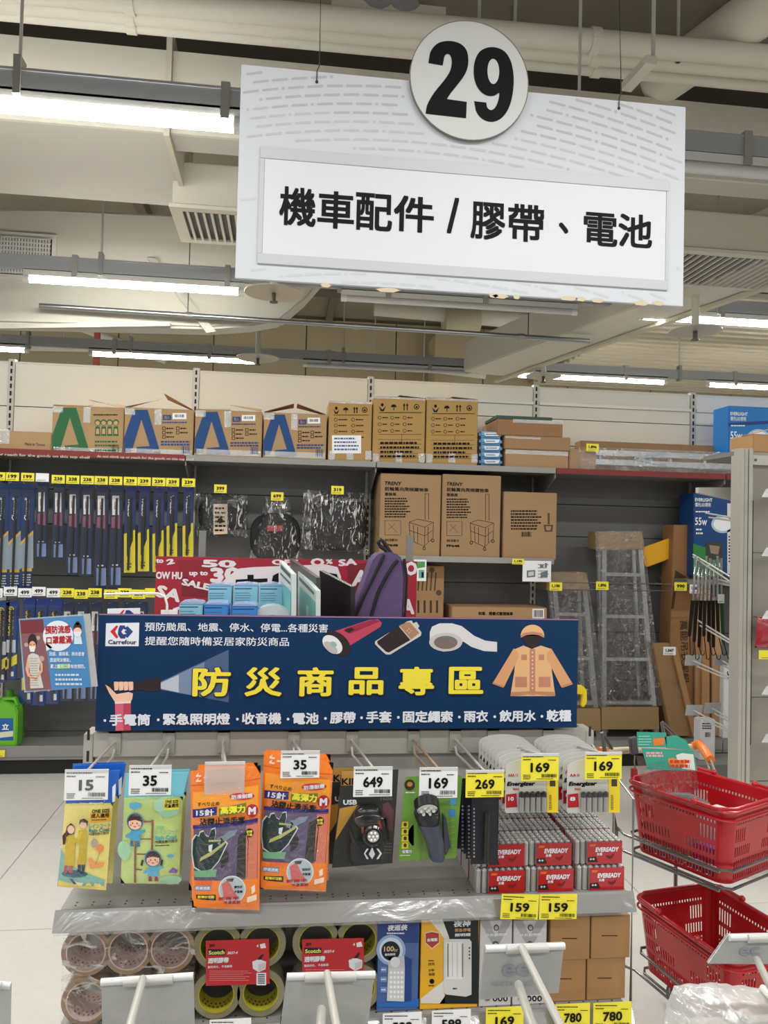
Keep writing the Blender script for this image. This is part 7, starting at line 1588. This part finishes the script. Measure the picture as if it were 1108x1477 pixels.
# ================================================================== RIGHT-HAND DISPLAY
YR = 3.4
PG = M(150, 147, 138, .5, .1, grain=.04, gs=4)
rd = thing('side_display', 'tall grey shelving end with a silver post at the right edge', 'shelving', (PY(1090, 1100, YR).x, YR, 0))
xp0, xp1 = PY(1061, 1000, YR).x, PY(1083, 700, YR).x; zt_r = PY(1076, 647, YR).z
w_ = (xp1-xp0)
for k in range(3): B().box(xp0+k*w_/3+.001, YR-.02+.004*(k % 2), 0, xp0+(k+1)*w_/3-.001, YR+.06, zt_r).out('post_profile', M(186, 184, 176, .4, .35), rd, bevel=.002)
xq = xp1+.004
zz = [.05, .42, .80, 1.12, 1.46, zt_r-.01]
for a, c in zip(zz, zz[1:]): B().box(xq+.012, YR+.02, a+.002, xq+1.0, YR+.035, c-.002).out('end_panel', PG, rd)
B().box(xq, YR+.0, PY(1086, 1075, YR).z, xq+.011, YR+.03, PY(1086, 722, YR).z).out('dark_gap', M(26, 26, 28), rd)
B().box(xq, YR-.01, PY(1096, 671, YR).z, xq+1.0, YR+.018, PY(1096, 657, YR).z).out('top_rail', M(196, 194, 186, .4, .3), rd, bevel=.001)
B().cyl((xq+.012, YR-.012, PY(1096, 664, YR).z), (xq+.012, YR-.008, PY(1096, 664, YR).z), .007, 12).out('rail_screw', M(120, 120, 118, .3, .8), rd)
B().box(xq+.3, YR+.04, .05, xq+1.0, YR+.9, .08).out('base_deck', SHELF_G, rd); B().box(xp0, YR+.036, zt_r-.03, xq+1.0, YR+.30, zt_r-.01).out('top_deck', SHELF_G, rd)
B().xz([(PY(1008, 702, 3.7).x, PY(1008, 703, 3.7).z), (PY(1064, 702, 3.7).x, PY(1064, 703, 3.7).z), (PY(1064, 722, 3.7).x, PY(1064, 723, 3.7).z), (PY(1008, 708, 3.7).x, PY(1008, 711, 3.7).z)], 3.7, 3.73).out('sloping_arm', M(206, 204, 198, .4, .2), rd)
T, P = carton(1087, 627, 1150, 646, YR+.05, .2, 'small brown box on top of the side display at the right edge', mat=M(176, 136, 92, .8), zfloor=zt_r-.0095, flaps=[[(0, 0, 0), (.5, 0, .03), (.5, .5, .03), (0, .5, 0)]])
for i, (y, s_) in enumerate(((712, ''), (797, ''), (888, ''), (997, ''), (1066, ''))):
    p_ = PY(1108, y, YR)
    t = thing('shelf_clip', 'clear angled card clip, %s from the top along the right edge' % ORD[i], 'clip', (p_.x, YR, p_.z), 'clear card clips on the side display')
    q = PY(1098, y+6, YR-.14)
    b = B(); b.prism([PY(1106, y-7, YR-.06), PY(1140, y-8, YR-.06), PY(1140, y+6, YR-.14), PY(1099, y+5, YR-.14)], (0, .002, .001)); b.out('clear_face', film('clear_holder', .12, wrinkle=.1, milky=.30), t)
    B().cyl(PY(1120, y-2, YR-.10), (PY(1120, y-2, YR).x, YR+.02, PY(1120, y-2, YR).z), .003, 8).out('clip_wire', HOOKM, t)
t = thing('red_pouch', 'dark red bagged item hanging at the right edge on the side display', 'pouch', PY(1100, 935, YR-.05))
b, fn = pouch_mesh([(1093, 890), (1150, 888), (1150, 936), (1089, 934)], YR-.05, .03); b.out('pouch_body', M(156, 28, 48, .25, coat=.8), t, smooth=True); B().cyl((t.location.x, YR-.06, PY(1100, 891, YR-.05).z), (t.location.x, YR+.02, PY(1100, 891, YR-.05).z), .003, 8).out('hang_wire', HOOKM, t)
price_tag(1095, 938, 1130, 951, YR-.14, '', True, 'yellow price tag below the dark red pouch at the right edge', None, big=False)
# grid panel carrying the hooks that point away on the left of the post
xg0, xg1 = PY(1064, 900, 3.62).x, PY(1084, 900, 3.62).x
# long wire hooks seen from behind, with blank card holders
for i, (tx, ty, bx, by, hold) in enumerate(((1018, 740, 1062, 748, 0), (1033, 835, 1064, 843, 0), (1004, 893, 1062, 929, 0), (1000, 953, 1062, 981, 1), (1042, 953, 1062, 966, 1), (1001, 1025, 1060, 1056, 1), (1028, 1022, 1062, 1042, 1))):
    xa = PY(bx, by, 3.5).x; tip = PY(tx, ty, 3.5+1.0) if 0 else None
    # straight hook running away from the camera: same x, reach set by where the tip stands in the photograph
    d = ray(tx, ty); Yt = min(4.5, max(3.75, xa/d.x*d.y if d.x > .01 else 4.2))
    a, c = PY(bx, by, 3.47), PY(tx, ty, 4.0)
    t = thing('long_hook', 'long wire hook seen from behind beside the silver post, %s from the top' % ORD[i], 'hook', a, 'long hooks pointing away from the camera at the right')
    B().cyl(a, c, .0045, 8).out('wire', M(206, 206, 202, .35, .4), t)
    B().cyl(a+Vector((0, -.0, -.012)), c.lerp(a, .12)+Vector((0, 0, -.02)), .0045, 8).out('wire', M(206, 206, 202, .35, .4), t)
    if hold:
        B().px([(tx-10, ty-8), (tx+13, ty-8), (tx+11, ty+7), (tx-12, ty+7)], 4.0, .004).out('blank_card_holder', M(176, 178, 180, .4), t)
# chrome barbecue tongs and skewers with dark handles
CHR = M(206, 206, 208, .18, .95); n_ = 0
t0 = None
for i in range(8):
    cx = 1004+i*5.2; top = 802+(i % 3)*3; Yt = 3.85+.05*(i % 3); p = PY(cx, top, Yt)
    t = thing('barbecue_tongs', 'chrome tongs with a dark handle hanging in the cluster, %s from the left' % ORD[i], 'tongs', PY(cx, 865, Yt), 'chrome and black barbecue tools hanging beside the silver post')
    a, c = PY(cx, top, Yt), PY(cx-4+i*.7, 866, Yt); s_ = Vector((.0075, .01, 0))
    B().tube([a-s_, a.lerp(c, .4)-s_*1.6, c-s_*.4], .0045, 8).out('wire_arm', CHR, t, smooth=True); B().tube([a+s_, a.lerp(c, .4)+s_*1.6, c+s_*.4], .0045, 8).out('wire_arm', CHR, t, smooth=True)
    b = B()
    for k in range(7): q = a.lerp(c, .08+.13*k); b.tube([q-s_*1.5, q+s_*1.5], .0034, 6)
    b.out('cross_wires', CHR, t, kind='stuff')
    e = PY(cx-9+i*1.8, 918+(i % 3)*8, Yt)
    B().prism([c+Vector((-.010, 0, 0)), c+Vector((.010, 0, 0)), e+Vector((.008, 0, 0)), e+Vector((-.008, 0, 0))], (0, .008, 0)).out('handle', M(40, 86, 50, .5) if i == 7 else M(20, 20, 22, .45), t, bevel=.002)
    f = PY(cx-8+i*2.6, 944+(i % 2)*6, Yt)
    B().tube([e, f, f+Vector((.010, 0, -.006)), f+Vector((.018, 0, .004)), f+Vector((.017, 0, .02))], .0024, 6).out('end_hook', M(24, 24, 26, .4, .5), t, smooth=True)
    if i in (0,): pass
t = thing('tool_bar', 'white double wire bar holding the hanging barbecue tools', 'hook', PY(1064, 850, 3.5))
for dy in (0, 8): B().cyl(PY(1064, 838+dy, 3.45), PY(1000, 800+dy*.4, 4.0), .004, 8).out('wire', M(206, 206, 202, .35, .4), t)
price_tag(1036, 857, 1045, 870, 3.8, '', False, 'small blank white tag among the hanging barbecue tools', None, big=False)

# ================================================================== HOOKS OF THE NEAREST RACK (backs of their card holders)
nr = thing('near_rack', 'nearest rack just below the camera, carrying the hooks at the bottom edge', 'shelving', (.2, .30, 0))
B().box(-.6, .28, .96, 1.1, .30, 1.00).out('hook_rail', GREY_RACK, nr)
B().box(-.6, .262, .05, 1.1, .278, .95).out('back_panel', GREY_RACK, nr)
for x in (-.6, 1.075): B().box(x, .26, 0, x+.025, .2795 if 0 else .261+.0185, .96).out('upright', STEEL, nr)
B().box(-.6, .10, 0, 1.1, .258, .04).out('base', GREY_RACK, nr)
HOLD = film('frosted_holder', .08, wrinkle=.12, scale=10, milky=.40, tint=(.55, .57, .57))
for i, (pts, wt, wl, lab, rev) in enumerate((([(146, 1413), (279, 1404), (281, 1500), (148, 1508)], (206, 1412), (182, 1500), 'nearest hook at bottom left with a scratched frosted card holder seen from behind', 'grey'),
        ([(414, 1405), (541, 1402), (528, 1500), (402, 1504)], (472, 1404), (489, 1500), 'nearest hook, second from the left, holder with green and black stripes below', 'stripe'),
        ([(700, 1365), (814, 1361), (806, 1432), (692, 1442)], (752, 1366), (815, 1492), 'nearest hook, third from the left, with a see-through card holder reading backwards', '99'),
        ([(1051, 1349), (1150, 1347), (1150, 1391), (1022, 1390)], (1092, 1384), (1120, 1440), 'nearest hook at the right edge with a tilted card holder over the lower basket', '99b'),
        ([(-40, 1412), (16, 1418), (14, 1510), (-40, 1510)], (-20, 1416), (-16, 1500), 'nearest hook at the left edge, only the side of its white holder showing', 'w'))):
    Yh = .80
    q = [PY(x, y, Yh) for x, y in pts]
    t = thing('near_hook', lab, 'hook', q[3], 'nearest hooks with card holders seen from behind')
    B().prism(q, (0, .002, 0)).out('card_holder', HOLD, t)
    e0, e1 = q[0]+Vector((0, -.001, -.002)), q[1]+Vector((0, -.001, -.002))
    B().cyl(e0, e1, .0035, 10).out('holder_rib', M(216, 218, 220, .25), t, smooth=True)
    m0, m1 = e0.lerp(e1, .25 if rev != 'stripe' else .2), e0.lerp(e1, .78)
    B().cyl(m0-Vector((0, .003, 0)), m1-Vector((0, .003, 0)), .0042, 10).out('cross_bar', M(190, 190, 186, .35), t, smooth=True)
    wtp = PY(*wt, Yh-.012); wlp = PY(*wl, .66)
    B().tube([wtp, wlp, Vector((wtp.x, .302, .99))], .0037, 10).out('label_wire', M(178, 176, 170, .35, .1), t, smooth=True)
    if rev == 'stripe':
        q2 = PY(464, 1456, Yh-.02); B().tube([q2, PY(462, 1490, .74), Vector((wtp.x-.004, .302, .965))], .0045, 10).out('product_wire', M(178, 176, 170, .35, .1), t, smooth=True)
        p = Print(Yh+.0032, t, lift=.0)
        for k in range(6): p.poly([(412+k*18, 1478), (423+k*18, 1466), (433+k*18, 1466), (420+k*18, 1478), (410+k*18, 1500), (404+k*18, 1500)], M(30, 140, 110), 'stripe')
        B().px([(405, 1466), (527, 1462), (524, 1500), (402, 1504)], Yh+.004, .001).out('striped_card', M(24, 28, 28, .5), t)
    if rev in ('99', '99b'):
        q2 = PY(748, 1420, Yh-.02) if rev == '99' else PY(1100, 1420, .7)
        if rev == '99': B().tube([q2, PY(765, 1470, .72), Vector((wtp.x, .302, .965))], .0045, 10).out('product_wire', M(178, 176, 170, .35, .1), t, smooth=True)
        B().prism([v_+Vector((0, .003, 0)) for v_ in q], (0, .0008, 0)).out('paper_card', M(172, 174, 178, .6), t)
        pr = Print(Yh-.0002, t, lift=.0004) if rev == '99' else None
        if pr: pr.text('ee', 724, 764, 1399, 19, M(146, 148, 158), bold=.03); pr.lines(710, 1413, 780, 1424, 1, M(156, 158, 164), seed=4)
        else:
            pr = Print(Yh-.0002, t, lift=.0004); pr.text('ec', 1066, 1096, 1372, 13, M(146, 144, 160), bold=.03)
# plastic bag at the bottom right
t = thing('plastic_bag', 'crinkled clear and white plastic bag at the bottom right corner', 'bag', PY(1040, 1500, .82))
t.location.z = .95; WL[t.name] = Vector(t.location)
b, fn = pouch_mesh([(972, 1422), (1150, 1432), (1150, 1530), (945, 1520)], .82, .035, 22, 18)
rnd = random.Random(5)
for v in b.bm.verts: v.co += Vector((rnd.uniform(-1, 1), rnd.uniform(-1, 1), rnd.uniform(-1, 1)))*.0012
b.out('bag_film', film('white_bag', .22, wrinkle=1.0, scale=14, rough=.12, milky=.34, crease=.8, lo=.56), t, smooth=True)
q = rect(985, 1466, 1150, 1540, .83); B().box(q[0], .815, q[2], q[1], .835, q[3]).out('bag_content', M(206, 200, 190, .5), t, bevel=.004)
B().tube([PY(1100, 1425, .82), Vector((PY(1100, 1425, .82).x, .302, .99))], .004, 8).out('hang_wire', M(224, 222, 214, .3), t, smooth=True)
# yellow label left of the ladder feet
t = thing('yellow_bracket', 'yellow plastic bracket peeking out at the right end of the banner', 'bracket', PY(838, 1018, 2.3))
t.location = PY(838, 1018, 2.02); WL[t.name] = Vector(t.location)
B().px([(828, 988), (841, 989), (847, 996), (847, 1014), (842, 1021), (838, 1018), (840, 1002), (828, 1001)], 2.02, .012).out('bracket_body', M(232, 206, 30, .35), t, bevel=.002)
